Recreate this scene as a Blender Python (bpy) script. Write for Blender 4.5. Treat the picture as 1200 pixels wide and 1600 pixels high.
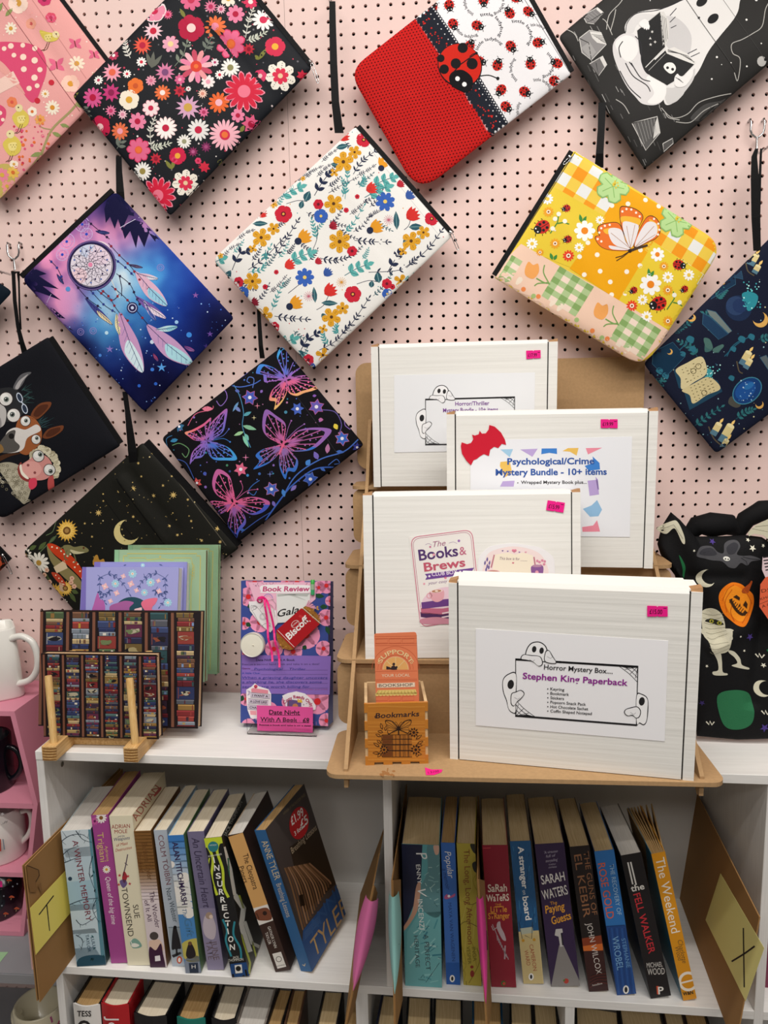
import bpy,bmesh,math,random
import numpy as np
from mathutils import Vector,Matrix
from mathutils.geometry import tessellate_polygon

for o in list(bpy.data.objects):
    bpy.data.objects.remove(o)
SC = bpy.context.scene
COL = SC.collection

# ---------------------------------------------------------------- camera
F = 1141.34                                    # focal length for a 1200 x 1600 frame
CAM = np.array([0.2232,-1.1927,1.3539])
RC = np.array([[0.996909748,0.076538987,-0.017684370],
               [-0.006582713,-0.142934114,-0.989710315],
               [-0.078279125,0.986768272,-0.141988577]])
cam = bpy.data.cameras.new('camera')
cam.sensor_fit = 'VERTICAL'
cam.sensor_height = 36.0
cam.lens = F / 1600 * 36.0
cam.clip_start = 0.02
camo = bpy.data.objects.new('camera',cam)
COL.objects.link(camo)
m = Matrix.Identity(4)
for i in range(3):
    m[i][0] = RC[0][i];m[i][1] = -RC[1][i];m[i][2] = -RC[2][i];m[i][3] = CAM[i]
camo.matrix_world = m
SC.camera = camo

# ---------------------------------------------------------------- world, lamps, exposure
SC.view_settings.view_transform = 'Standard'
SC.view_settings.look = 'None'
SC.view_settings.gamma = 1.0
SC.view_settings.exposure = 0.0
try: SC.view_settings.use_curve_mapping = False
except Exception: pass
world = bpy.data.worlds.new('shop_air');SC.world = world
world.use_nodes = True
world.node_tree.nodes['Background'].inputs[0].default_value = (1.0,0.97,0.94,1)
world.node_tree.nodes['Background'].inputs[1].default_value = 0.11

def area(name,loc,size,power,col,rot=(0,0,0)):
    l = bpy.data.lights.new(name,'AREA');l.shape = 'RECTANGLE'
    l.size,l.size_y = size;l.energy = power;l.color = col
    o = bpy.data.objects.new(name,l);COL.objects.link(o)
    o.location = loc;o.rotation_euler = rot
    return o
WARM = (1.0,0.955,0.905)
area('ceiling_and_fill_lamp',(0.30,-0.92,2.62),(2.4,0.07),25,WARM)
area('ceiling_and_fill_lamp',(0.30,-1.50,2.62),(2.4,0.07),17,WARM,(math.radians(12),0,0))
area('ceiling_and_fill_lamp',(0.30,-2.60,2.60),(2.4,0.30),19,WARM,(math.radians(40),0,0))  # added fill from the front for the upright faces, no known fitting

# ---------------------------------------------------------------- pixel -> place helpers
def rays(uv):
    uv = np.asarray(uv,float).reshape(-1,2)
    d = np.c_[(uv[:,0] - 600) / F,(uv[:,1] - 800) / F,np.ones(len(uv))]
    return d @ RC
def onY(u,v,Y):
    d = rays([(u,v)])[0];return CAM + d * (Y - CAM[1]) / d[1]
def onZ(u,v,Z):
    d = rays([(u,v)])[0];return CAM + d * (Z - CAM[2]) / d[2]
def onX(u,v,X):
    d = rays([(u,v)])[0];return CAM + d * (X - CAM[0]) / d[0]
def unit(v):
    v = np.asarray(v,float);return v / np.linalg.norm(v)

class Plane:
    """a flat surface in the place; S turns traced points into points lifted h off it"""
    def __init__(s,p,n):
        s.p = np.asarray(p,float);s.n = unit(n)
        if np.dot(s.n,CAM - s.p) < 0: s.n = -s.n
    @classmethod
    def pts(c,a,b,d): return c(a,np.cross(np.subtract(b,a),np.subtract(d,a)))
    def hit(s,uv):
        d = rays(uv);t = ((s.p - CAM) @ s.n) / (d @ s.n)
        return CAM + d * t[:,None]
    def bump(s,uv): return 0.0
    def S(s,uv,h=0.0):
        uv = np.asarray(uv,float).reshape(-1,2)
        return s.hit(uv) + s.n * (np.zeros(len(uv)) + h + s.bump(uv))[:,None]

# ---------------------------------------------------------------- colour
def lin(c):
    c = np.asarray(c,float) / 255.0
    return np.where(c <= 0.04045,c / 12.92,((c + 0.055) / 1.055) ** 2.4)
def hexc(s):
    s = s.lstrip('#');return tuple(int(s[i:i + 2],16) for i in (0,2,4))
def C(c):
    return tuple(lin(hexc(c) if isinstance(c,str) else c))

# ---------------------------------------------------------------- materials
MATS = {}
def nodes(name):
    m = bpy.data.materials.new(name);m.use_nodes = True
    return m,m.node_tree,m.node_tree.nodes['Principled BSDF']
def mat(name,col,rough=0.6,metal=0.0,spec=0.5,var=0.0,scale=40,bump=0.0,bscale=200,coat=0.0,stretch=(1,1,1),trans=0.0,ior=1.45):
    if name in MATS: return MATS[name]
    m,t,b = nodes(name)
    c = C(col)
    b.inputs['Roughness'].default_value = rough;b.inputs['Metallic'].default_value = metal
    b.inputs['Specular IOR Level'].default_value = spec;b.inputs['Coat Weight'].default_value = coat
    b.inputs['Transmission Weight'].default_value = trans;b.inputs['IOR'].default_value = ior
    tc = t.nodes.new('ShaderNodeTexCoord');mp = t.nodes.new('ShaderNodeMapping')
    mp.inputs['Scale'].default_value = stretch
    t.links.new(tc.outputs['Object'],mp.inputs[0])
    if var > 0:
        n = t.nodes.new('ShaderNodeTexNoise');n.inputs['Scale'].default_value = scale;n.inputs['Detail'].default_value = 6
        r = t.nodes.new('ShaderNodeMix');r.data_type = 'RGBA'
        r.inputs[6].default_value = tuple(max(0,x * (1 - var)) for x in c) + (1,)
        r.inputs[7].default_value = tuple(min(1,x * (1 + var)) for x in c) + (1,)
        t.links.new(mp.outputs[0],n.inputs['Vector']);t.links.new(n.outputs[0],r.inputs[0]);t.links.new(r.outputs[2],b.inputs['Base Color'])
    else: b.inputs['Base Color'].default_value = c + (1,)
    if bump > 0:
        n = t.nodes.new('ShaderNodeTexNoise');n.inputs['Scale'].default_value = bscale;n.inputs['Detail'].default_value = 4
        p = t.nodes.new('ShaderNodeBump');p.inputs['Strength'].default_value = bump;p.inputs['Distance'].default_value = 0.001
        t.links.new(mp.outputs[0],n.inputs['Vector']);t.links.new(n.outputs[0],p.inputs['Height']);t.links.new(p.outputs[0],b.inputs['Normal'])
    MATS[name] = m;return m
def print_mat(name,rough=0.6,spec=0.3,weave=0.0,wscale=900,coat=0.0,ripple=0.0,rscale=60,rax=(0,0,1)):
    """printed surface: the pattern's own colours come from the mesh's colour attribute"""
    if name in MATS: return MATS[name]
    m,t,b = nodes(name)
    a = t.nodes.new('ShaderNodeAttribute');a.attribute_name = 'Col'
    b.inputs['Roughness'].default_value = rough;b.inputs['Specular IOR Level'].default_value = spec;b.inputs['Coat Weight'].default_value = coat
    t.links.new(a.outputs['Color'],b.inputs['Base Color'])
    if weave > 0 or ripple > 0:
        tc = t.nodes.new('ShaderNodeTexCoord')
        p = t.nodes.new('ShaderNodeBump');p.inputs['Distance'].default_value = 0.001
        if weave > 0:
            n = t.nodes.new('ShaderNodeTexNoise');n.inputs['Scale'].default_value = wscale;n.inputs['Detail'].default_value = 3
            t.links.new(tc.outputs['Object'],n.inputs['Vector']);p.inputs['Strength'].default_value = weave
            t.links.new(n.outputs[0],p.inputs['Height'])
        else:
            mp = t.nodes.new('ShaderNodeMapping');mp.inputs['Scale'].default_value = rax
            n = t.nodes.new('ShaderNodeTexNoise');n.inputs['Scale'].default_value = rscale;n.inputs['Detail'].default_value = 2
            t.links.new(tc.outputs['Object'],mp.inputs[0]);t.links.new(mp.outputs[0],n.inputs['Vector'])
            p.inputs['Strength'].default_value = ripple;t.links.new(n.outputs[0],p.inputs['Height'])
        t.links.new(p.outputs[0],b.inputs['Normal'])
    MATS[name] = m;return m
def streak_mat(name,c1,c2,axis,scale=60,rough=0.6,spec=0.4,bump=0.15,dist=3.0,kind='BANDS',coat=0.0):
    if name in MATS: return MATS[name]
    m,t,b = nodes(name)
    tc = t.nodes.new('ShaderNodeTexCoord');mp = t.nodes.new('ShaderNodeMapping');mp.inputs['Scale'].default_value = axis
    n = t.nodes.new('ShaderNodeTexNoise');n.inputs['Scale'].default_value = scale;n.inputs['Detail'].default_value = 7;n.inputs['Distortion'].default_value = dist * 0.1
    r = t.nodes.new('ShaderNodeValToRGB')
    r.color_ramp.elements[0].position = 0.32;r.color_ramp.elements[0].color = C(c1) + (1,)
    r.color_ramp.elements[1].position = 0.68;r.color_ramp.elements[1].color = C(c2) + (1,)
    t.links.new(tc.outputs['Object'],mp.inputs[0]);t.links.new(mp.outputs[0],n.inputs['Vector']);t.links.new(n.outputs[0],r.inputs[0]);t.links.new(r.outputs[0],b.inputs['Base Color'])
    p = t.nodes.new('ShaderNodeBump');p.inputs['Strength'].default_value = bump;p.inputs['Distance'].default_value = 0.0006
    t.links.new(n.outputs[0],p.inputs['Height']);t.links.new(p.outputs[0],b.inputs['Normal'])
    b.inputs['Roughness'].default_value = rough;b.inputs['Specular IOR Level'].default_value = spec;b.inputs['Coat Weight'].default_value = coat
    MATS[name] = m;return m

# ---------------------------------------------------------------- objects and their tags
def tag(o,label=None,cat=None,group=None,kind=None):
    if label: o['label'] = label
    if cat: o['category'] = cat
    if group: o['group'] = group
    if kind: o['kind'] = kind
    return o
def thing(name,label,cat,loc,group=None):
    o = bpy.data.objects.new(name,None);COL.objects.link(o);o.location = tuple(loc);o.empty_display_size = 0.02
    return tag(o,label,cat,group)
def adopt(o,parent):
    if parent is not None:
        o.parent = parent
        p = parent
        off = Vector((0,0,0))
        while p is not None: off += p.location;p = p.parent
        me = o.data
        if me is not None and hasattr(me,'transform'): me.transform(Matrix.Translation(-off))
    return o

class MB:
    """collects polygons (world coordinates) into ONE mesh, with a colour per face and a material per face"""
    def __init__(s): s.v = [];s.f = [];s.c = [];s.m = [];s.sm = []
    def add(s,verts,faces,col=(1,1,1),mi=0,smooth=False):
        b = len(s.v);s.v.extend([tuple(map(float,q)) for q in verts])
        for i,f in enumerate(faces):
            s.f.append(tuple(b + k for k in f));s.m.append(mi);s.sm.append(smooth)
            s.c.append(col[i] if isinstance(col,list) else col)
        return s
    def corners(s,P,col=(1,1,1),mi=0):     # 8 corners: bottom 4 then top 4
        return s.add(P,[(3,2,1,0),(4,5,6,7),(0,1,5,4),(1,2,6,5),(2,3,7,6),(3,0,4,7)],col,mi)
    def box(s,a,b,col=(1,1,1),mi=0):
        x0,y0,z0 = a;x1,y1,z1 = b
        return s.corners([(x0,y0,z0),(x1,y0,z0),(x1,y1,z0),(x0,y1,z0),(x0,y0,z1),(x1,y0,z1),(x1,y1,z1),(x0,y1,z1)],col,mi)
    def obox(s,o,ex,ey,ez,col=(1,1,1),mi=0):
        o,ex,ey,ez = map(np.asarray,(o,ex,ey,ez))
        return s.corners([o,o + ex,o + ex + ey,o + ey,o + ez,o + ex + ez,o + ex + ey + ez,o + ey + ez],col,mi)
    def prism(s,poly,vec,col=(1,1,1),mi=0,smooth=False):
        n = len(poly);poly = [np.asarray(q,float) for q in poly];vec = np.asarray(vec,float)
        tr = tessellate_polygon([[Vector(q) for q in poly]])
        V = poly + [q + vec for q in poly]
        s.add(V,[tuple(t) for t in tr] + [tuple(k + n for k in reversed(t)) for t in tr],col,mi)
        s.add(V,[(i,(i + 1) % n,n + (i + 1) % n,n + i) for i in range(n)],col,mi,smooth)
        return s
    def tube(s,pts,r,n=8,col=(1,1,1),mi=0,cap=True,flat=None):
        pts = [np.asarray(p,float) for p in pts];rr = r if isinstance(r,(list,tuple)) else [r] * len(pts)
        V = [];ref = np.array([0.13,0.3,0.94])
        for i,p in enumerate(pts):
            d = unit(pts[min(i + 1,len(pts) - 1)] - pts[max(i - 1,0)])
            a = np.cross(d,ref);a = unit(a if np.linalg.norm(a) > 1e-3 else np.cross(d,(1,0,0)));b = np.cross(d,a)
            for k in range(n):
                t = 2 * math.pi * k / n;V.append(p + rr[i] * (a * math.cos(t) + b * math.sin(t)))
        Fs = [(i * n + k,i * n + (k + 1) % n,(i + 1) * n + (k + 1) % n,(i + 1) * n + k) for i in range(len(pts) - 1) for k in range(n)]
        s.add(V,Fs,col,mi,True)
        if cap: s.add(V,[tuple(reversed(range(n))),tuple((len(pts) - 1) * n + k for k in range(n))],col,mi)
        return s
    def ribbon(s,pts,wid,nrm,th=0.0012,col=(1,1,1),mi=0):
        """flat strap along pts: wid = half-width vectors or one vector, nrm = thickness direction"""
        pts = [np.asarray(p,float) for p in pts];nrm = np.asarray(nrm,float)
        V = []
        for i,p in enumerate(pts):
            d = unit(pts[min(i + 1,len(pts) - 1)] - pts[max(i - 1,0)]);w = wid[i] if isinstance(wid,list) else wid
            nn = nrm[i] if nrm.ndim == 2 else nrm
            sd = unit(np.cross(d,nn)) * w;t = unit(nn) * th / 2
            V += [p - sd - t,p + sd - t,p + sd + t,p - sd + t]
        Fs = []
        for i in range(len(pts) - 1):
            for k in range(4): Fs.append((i * 4 + k,i * 4 + (k + 1) % 4,i * 4 + 4 + (k + 1) % 4,i * 4 + 4 + k))
        Fs += [(3,2,1,0),tuple((len(pts) - 1) * 4 + k for k in range(4))]
        return s.add(V,Fs,col,mi)
    def lathe(s,o,prof,n=32,col=(1,1,1),mi=0,ax=(0,0,1),closed=False):
        o = np.asarray(o,float);az = unit(ax);a = unit(np.cross(az,(0.2,0.9,0.1)));b = np.cross(az,a);V = []
        for r,h in prof:
            for k in range(n):
                t = 2 * math.pi * k / n;V.append(o + az * h + r * (a * math.cos(t) + b * math.sin(t)))
        L = len(prof)
        Fs = [(i * n + k,i * n + (k + 1) % n,((i + 1) % L) * n + (k + 1) % n,((i + 1) % L) * n + k) for i in range(L if closed else L - 1) for k in range(n)]
        return s.add(V,Fs,col,mi,True)
    def build(s,name,mats,parent=None,bevel=0.0,seg=2,auto=None):
        me = bpy.data.meshes.new(name)
        V = np.array(s.v,np.float32).reshape(-1,3)
        me.from_pydata(V.tolist(),[],s.f)
        mats = mats if isinstance(mats,(list,tuple)) else [mats]
        for mm in mats: me.materials.append(mm)
        me.polygons.foreach_set('material_index',s.m)
        me.polygons.foreach_set('use_smooth',s.sm)
        at = me.color_attributes.new('Col','FLOAT_COLOR','CORNER')
        arr = np.ones((len(me.loops),4),np.float32)
        lens = [len(f) for f in s.f]
        if any(np.ndim(c) == 2 for c in s.c):
            k = 0
            for c,l in zip(s.c,lens): arr[k:k + l,:3] = c;k += l
        else: arr[:,:3] = np.repeat(np.array(s.c,np.float32).reshape(-1,3),lens,axis=0)
        at.data.foreach_set('color',arr.ravel())
        me.update()
        o = bpy.data.objects.new(name,me);COL.objects.link(o)
        if bevel > 0:
            bm = bmesh.new();bm.from_mesh(me);bmesh.ops.remove_doubles(bm,verts=bm.verts,dist=1e-6)
            es = [e for e in bm.edges if len(e.link_faces) == 2 and e.calc_face_angle() > 0.6]
            bmesh.ops.bevel(bm,geom=es,offset=bevel,segments=seg,affect='EDGES',clamp_overlap=True)
            bm.to_mesh(me);bm.free();me.update()
        return adopt(o,parent)

# ---------------------------------------------------------------- lettering
_txt = {}
_tc = bpy.data.curves.new('letters','FONT');_to = bpy.data.objects.new('letters',_tc);COL.objects.link(_to)
_tc.resolution_u = 3
def text_tris(body,bold=0.0,shear=0.0):
    k = (body,bold,shear)
    if k not in _txt:
        _tc.body = body;_tc.offset = bold;_tc.shear = shear;_tc.align_x = 'LEFT'
        dg = bpy.context.evaluated_depsgraph_get();dg.update()
        me = bpy.data.meshes.new_from_object(_to.evaluated_get(dg));me.calc_loop_triangles()
        V = np.array([v.co[:2] for v in me.vertices],float).reshape(-1,2)
        T = [tuple(t.vertices) for t in me.loop_triangles]
        bpy.data.meshes.remove(me);_txt[k] = (V,T)
    return _txt[k]

# ---------------------------------------------------------------- traced artwork on a surface
def spline(P,n=8,closed=True):
    P = np.asarray(P,float);N = len(P);out = []
    rng = range(N) if closed else range(N - 1)
    for i in rng:
        if closed: a,b,c,d = P[(i - 1) % N],P[i],P[(i + 1) % N],P[(i + 2) % N]
        else: a,b,c,d = P[max(i - 1,0)],P[i],P[i + 1],P[min(i + 2,N - 1)]
        for k in range(n):
            t = k / n
            out.append(0.5 * ((2 * b) + (c - a) * t + (2 * a - 5 * b + 4 * c - d) * t * t + (3 * b - a - 3 * c + d) * t ** 3))
    if not closed: out.append(P[-1])
    return np.array(out)

class Art:
    EPS = 0.00008
    def __init__(s,surf,mb,mi=0,maxe=14.0,clip=None):
        s.sf = surf;s.mb = mb;s.mi = mi;s.maxe = maxe;s.base = 1;s.o = (0.0,0.0);s.k = 1.0;s.clip = None
        if clip is not None:
            c = np.asarray(clip,float);x,y = c[:,0],c[:,1]
            s.clip = c if np.sum(x * np.roll(y,-1) - np.roll(x,-1) * y) > 0 else c[::-1]
    def view(s,ox,oy,k): s.o = (ox,oy);s.k = k;return s
    def _clip(s,V,T):
        c = s.clip;e = np.roll(c,-1,0) - c
        ins = np.all(e[:,0][None] * (V[:,1][:,None] - c[:,1][None]) - e[:,1][None] * (V[:,0][:,None] - c[:,0][None]) >= -1e-6,axis=1)
        out = [];W = [tuple(q) for q in V]
        for t in T:
            k = sum(ins[i] for i in t)
            if k == 3: out.append(t);continue
            P = [W[i] for i in t]
            for (ax,ay),(ex,ey) in zip(c,e):
                if not P: break
                Q = [];n = len(P)
                for i in range(n):
                    p,q = P[i],P[(i + 1) % n]
                    a = ex * (p[1] - ay) - ey * (p[0] - ax);b = ex * (q[1] - ay) - ey * (q[0] - ax)
                    if a >= 0: Q.append(p)
                    if a * b < 0: r = a / (a - b);Q.append((p[0] + (q[0] - p[0]) * r,p[1] + (q[1] - p[1]) * r))
                P = Q
            if len(P) >= 3:
                b = len(W);W += P;out += [(b,b + i,b + i + 1) for i in range(1,len(P) - 1)]
        return np.array(W),out
    def tris(s,V,T,col,L):
        V = np.asarray(V,float) / s.k + np.array(s.o)
        if s.maxe and len(T):
            V = [tuple(q) for q in V];T = list(T);mid = {};out = []
            def md(i,j):
                k = (min(i,j),max(i,j))
                if k not in mid: V.append(((V[i][0] + V[j][0]) / 2,(V[i][1] + V[j][1]) / 2));mid[k] = len(V) - 1
                return mid[k]
            while T:
                t = T.pop();e = [math.dist(V[t[i]],V[t[(i + 1) % 3]]) for i in range(3)]
                k = max(range(3),key=lambda q: e[q])
                if e[k] <= s.maxe or len(out) > 60000: out.append(t)
                else:
                    a,b,c = t[k],t[(k + 1) % 3],t[(k + 2) % 3];mm = md(a,b);T += [(a,mm,c),(mm,b,c)]
            T = out;V = np.array(V)
        if s.clip is not None:
            V,T = s._clip(V,T)
            if not len(T): return
        W = s.sf.S(V,(s.base + max(L,-.6)) * s.EPS)
        cc = C(col) if not (isinstance(col,tuple) and all(isinstance(x,float) and x <= 1 for x in col)) else col
        # keep the front side of every face towards the viewer side of the surface
        FF = []
        for (a,b,c) in T:
            (x0,y0),(x1,y1),(x2,y2) = V[a],V[b],V[c]
            FF.append((a,c,b) if (x1 - x0) * (y2 - y0) - (x2 - x0) * (y1 - y0) > 0 else (a,b,c))
        s.mb.add(W,FF,cc,s.mi,True)
    def poly(s,P,col,L=0):
        P = [tuple(q) for q in P]
        T = tessellate_polygon([[Vector((q[0],q[1],0)) for q in P]])
        s.tris(P,[tuple(t) for t in T],col,L)
    def blob(s,P,col,L=0,n=6): s.poly(spline(P,n),col,L)
    def circ(s,c,r,col,L=0,n=None,ry=None,a=0.0):
        ry = r if ry is None else ry;n = n or max(8,min(28,int(6 + r * 1.2)))
        t = np.linspace(0,2 * math.pi,n,endpoint=False);ca,sa = math.cos(a),math.sin(a)
        x,y = r * np.cos(t),ry * np.sin(t)
        P = np.c_[c[0] + x * ca - y * sa,c[1] + x * sa + y * ca]
        s.tris(P,[(0,i,i + 1) for i in range(1,n - 1)],col,L)
    def line(s,P,w,col,L=0,w2=None,sm=0):
        P = spline(P,sm,False) if sm else np.asarray(P,float)
        N = len(P);V = []
        for i in range(N):
            d = P[min(i + 1,N - 1)] - P[max(i - 1,0)];l = np.linalg.norm(d);d = d / l if l > 1e-9 else np.array([1.0,0])
            ww = w if w2 is None else w + (w2 - w) * i / max(1,N - 1)
            nn = np.array([-d[1],d[0]]) * ww / 2;V += [P[i] + nn,P[i] - nn]
        T = []
        for i in range(N - 1): T += [(2 * i,2 * i + 1,2 * i + 2),(2 * i + 1,2 * i + 3,2 * i + 2)]
        s.tris(V,T,col,L)
    def ring(s,c,r,w,col,L=0,n=28,a0=0.0,a1=2 * math.pi,ry=None,a=0.0):
        ry = r if ry is None else ry
        t = np.linspace(a0,a1,n + 1);ca,sa = math.cos(a),math.sin(a)
        x,y = r * np.cos(t),ry * np.sin(t)
        s.line(np.c_[c[0] + x * ca - y * sa,c[1] + x * sa + y * ca],w,col,L)
    def petal(s,c,ang,l,w,col,L=0,r0=0.0,tip=0.5,pt=False):
        ca,sa = math.cos(ang),math.sin(ang)
        if pt: Q = [(r0,-w * .2),(l * .45,-w * .5),(l,0),(l * .45,w * .5),(r0,w * .2)]
        else: Q = [(r0,-w * .18),(l * (tip),-w * .46),(l * .86,-w * .42),(l,-w * .1),(l,w * .1),(l * .86,w * .42),(l * tip,w * .46),(r0,w * .18)]
        s.poly([(c[0] + x * ca - y * sa,c[1] + x * sa + y * ca) for x,y in Q],col,L)
    def flower(s,c,r,n,col,ctr=None,rc=0.3,a=0.0,w=None,L=0,pt=False,out=None,spots=None,ctr2=None,r0=0.0,tip=.62):
        w = w or 2 * r * math.sin(math.pi / n) * (.95 if n < 7 else .72 if n < 10 else .64)
        if out:
            for k in range(n): s.petal(c,a + 2 * math.pi * k / n,r * 1.08,w * 1.22,out,L,pt=pt,tip=tip)
            L += 1
        for k in range(n): s.petal(c,a + 2 * math.pi * k / n,r,w,col if not isinstance(col,list) else col[k % len(col)],L,pt=pt,tip=tip)
        if r > 4: s.circ(c,r * .22,col if not isinstance(col,list) else col[0],L,8)
        if spots:
            for k in range(n):
                t = a + 2 * math.pi * k / n
                for q in (.55,.72): s.circ((c[0] + r * q * math.cos(t),c[1] + r * q * math.sin(t)),r * .045,spots,L + 1,5)
        if ctr: s.circ(c,r * rc,ctr,L + 2)
        if ctr2: s.circ(c,r * rc * .5,ctr2,L + 3)
    def star(s,c,r,n,col,ri=.4,a=-math.pi / 2,L=0):
        P = []
        for k in range(2 * n):
            q = r if k % 2 == 0 else r * ri;t = a + math.pi * k / n;P.append((c[0] + q * math.cos(t),c[1] + q * math.sin(t)))
        s.tris(P + [tuple(c)],[(k,(k + 1) % (2 * n),2 * n) for k in range(2 * n)],col,L)
    def leaf(s,p,q,w,col,L=0,vein=None):
        p,q = np.asarray(p,float),np.asarray(q,float);d = q - p;nn = np.array([-d[1],d[0]]);nn = nn / (np.linalg.norm(nn) + 1e-9) * w / 2
        s.poly([p,p + d * .25 + nn * .8,p + d * .5 + nn,p + d * .78 + nn * .6,q,p + d * .78 - nn * .6,p + d * .5 - nn,p + d * .25 - nn * .8],col,L)
        if vein: s.line([p + d * .05,p + d * .9],max(.5,w * .08),vein,L + 1)
    def branch(s,P,col,nl=5,ll=10,lw=4,sw=1.2,L=0,leafc=None,ang=.9,both=True,endleaf=True,sm=6,vein=None,start=.15):
        Q = spline(P,sm,False);s.line(Q,sw,col,L);N = len(Q)
        for k in range(nl):
            i = int((start + (1 - start) * (k + .5) / nl) * (N - 1));d = Q[min(i + 1,N - 1)] - Q[max(i - 1,0)];t = math.atan2(d[1],d[0]);sc = 1 - .35 * k / nl
            for sg in ((1,-1) if both else ((1,) if k % 2 else (-1,))):
                e = (Q[i][0] + ll * sc * math.cos(t + sg * ang),Q[i][1] + ll * sc * math.sin(t + sg * ang));s.leaf(Q[i],e,lw * sc,leafc or col,L,vein)
        if endleaf:
            d = Q[-1] - Q[-2];t = math.atan2(d[1],d[0]);s.leaf(Q[-1],(Q[-1][0] + ll * .8 * math.cos(t),Q[-1][1] + ll * .8 * math.sin(t)),lw * .8,leafc or col,L)
    def moon(s,c,r,col,a=0.0,th=.55,L=0):
        t = np.linspace(-2.2,2.2,18);P = [(r * math.cos(x),r * math.sin(x)) for x in t]
        e0,e1 = P[-1],P[0];t2 = np.linspace(1.9,-1.9,14)
        P += [(-r * th + r * .9 * math.cos(x) * .97,r * .86 * math.sin(x)) for x in t2][1:-1]
        ca,sa = math.cos(a),math.sin(a)
        s.poly([(c[0] + x * ca - y * sa,c[1] + x * sa + y * ca) for x,y in P],col,L)
    def text(s,body,p0,p1,h,col,L=0,bold=0.0,shear=0.0,up=None,fit=True):
        """letters from p0 towards p1 (baseline), h = cap height; squeezed to end at p1 when fit"""
        V,T = text_tris(body,bold,shear)
        if not len(V): return
        p0,p1 = np.asarray(p0,float),np.asarray(p1,float);d = p1 - p0;l = np.linalg.norm(d);d /= l
        u = np.array([d[1],-d[0]]) if up is None else np.asarray(up,float) / np.linalg.norm(up)
        x0,x1 = V[:,0].min(),V[:,0].max();sx = l / (x1 - x0) if fit else h / .73
        W = p0 + np.outer((V[:,0] - x0) * sx,d) + np.outer(V[:,1] * h / .73,u)
        me,s.maxe = s.maxe,0
        s.tris(W,T,col,L);s.maxe = me
    def arc_text(s,body,c,r,a0,a1,h,col,L=0,bold=0.0,inside=False):
        V,T = text_tris(body,bold);x0,x1 = V[:,0].min(),V[:,0].max()
        t = a0 + (V[:,0] - x0) / (x1 - x0) * (a1 - a0);sg = 1 if a1 > a0 else -1
        rr = r + V[:,1] * h / .73 * sg
        me,s.maxe = s.maxe,0
        s.tris(np.c_[c[0] + rr * np.cos(t),c[1] + rr * np.sin(t)],T,col,L);s.maxe = me
    def scribble(s,p0,p1,h,w,col,L=0,seed=0,n=None):
        """handwriting: a continuous looping pen line with words"""
        rng = random.Random(seed);p0,p1 = np.asarray(p0,float),np.asarray(p1,float);d = p1 - p0;l = np.linalg.norm(d);d /= l;u = np.array([d[1],-d[0]])
        x = 0.0
        while x < l - h:
            wl = rng.uniform(2.2,5) * h;P = []
            k = 0.0
            while k < min(wl,l - x):
                P.append(p0 + d * (x + k) + u * h * rng.choice([0,.1,.55,.6,.1,.95 if rng.random() < .25 else .5]));k += h * .24
            if len(P) > 2: s.line(P,w,col,L,sm=3)
            x += wl + h * .6
# ================================================================ the room
P_ = 0.01905                                    # hole pitch
ZO = 1.9527                                     # height of the hole row the count starts from
PINK = mat('pink_pegboard','#E9CDC6',0.55,spec=0.35,var=0.05,scale=6,bump=0.12,bscale=350)
DARK = mat('painted_shade_behind_board','#0B0A0A',0.9)
BATT = mat('rough_batten','#7A5236',0.8,var=0.25,scale=90)
def pegboard(name,k0,k1,r0,r1,off):
    """a board with every hole really cut through it"""
    a = np.arange(8) * math.pi / 4 + math.pi / 4
    hole = np.c_[np.cos(a),np.sin(a)] * 0.0027
    sq = np.array([(.5,.5),(0,.5),(-.5,.5),(-.5,0),(-.5,-.5),(0,-.5),(.5,-.5),(.5,0)]) * P_
    V,Fc = [],[]
    for k in range(k0,k1 + 1):
        for r in range(r0,r1 + 1):
            cx,cz = k * P_,ZO - (r + off) * P_;b = len(V)
            s_ = sq.copy()
            if k == k1 and k1 == -1: s_[:,0] = np.where(s_[:,0] > 0,s_[:,0] - 0.0004,s_[:,0])
            for x,z in s_: V.append((cx + x,0,cz + z))
            for x,z in hole: V.append((cx + x,0,cz + z))
            for x,z in hole: V.append((cx + x,0.0045,cz + z))
            for i in range(8):
                j = (i + 1) % 8
                Fc.append((b + i,b + j,b + 8 + j,b + 8 + i));Fc.append((b + 8 + i,b + 8 + j,b + 16 + j,b + 16 + i))
    me = bpy.data.meshes.new(name);me.from_pydata(V,[],Fc);me.materials.append(PINK)
    o = bpy.data.objects.new(name,me);COL.objects.link(o);return o
wall = pegboard('wall_back',0,64,-37,99,0.0);tag(wall,kind='structure')
wl = pegboard('wall_left',-62,-1,-37,99,0.345);tag(wl,kind='structure')
mb = MB();mb.box((-2.2,0.040,0.0),(2.4,0.060,2.7));b_ = mb.build('wall_back_shade_sheet',DARK);tag(b_,kind='structure')  # black sheet, its colour stands in for the shade behind the holes
mb = MB()
for x in (-0.5 * P_,19.6 * P_,-17.5 * P_,40.5 * P_,-40.5 * P_): mb.box((x - 0.024,0.0052,0.0),(x + 0.024,0.036,2.66))
b_ = mb.build('trim_1',BATT);tag(b_,kind='structure')
mb = MB();mb.box((-2.2,-3.2,-0.03),(2.4,0.0,0.0));tag(mb.build('floor',mat('floor_vinyl','#8C857C',0.5,var=0.1,scale=5)),kind='structure')
mb = MB();mb.box((-2.2,-3.2,2.68),(2.4,0.06,2.72));tag(mb.build('ceiling',mat('ceiling_paint','#EDEAE4',0.8)),kind='structure')

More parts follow.
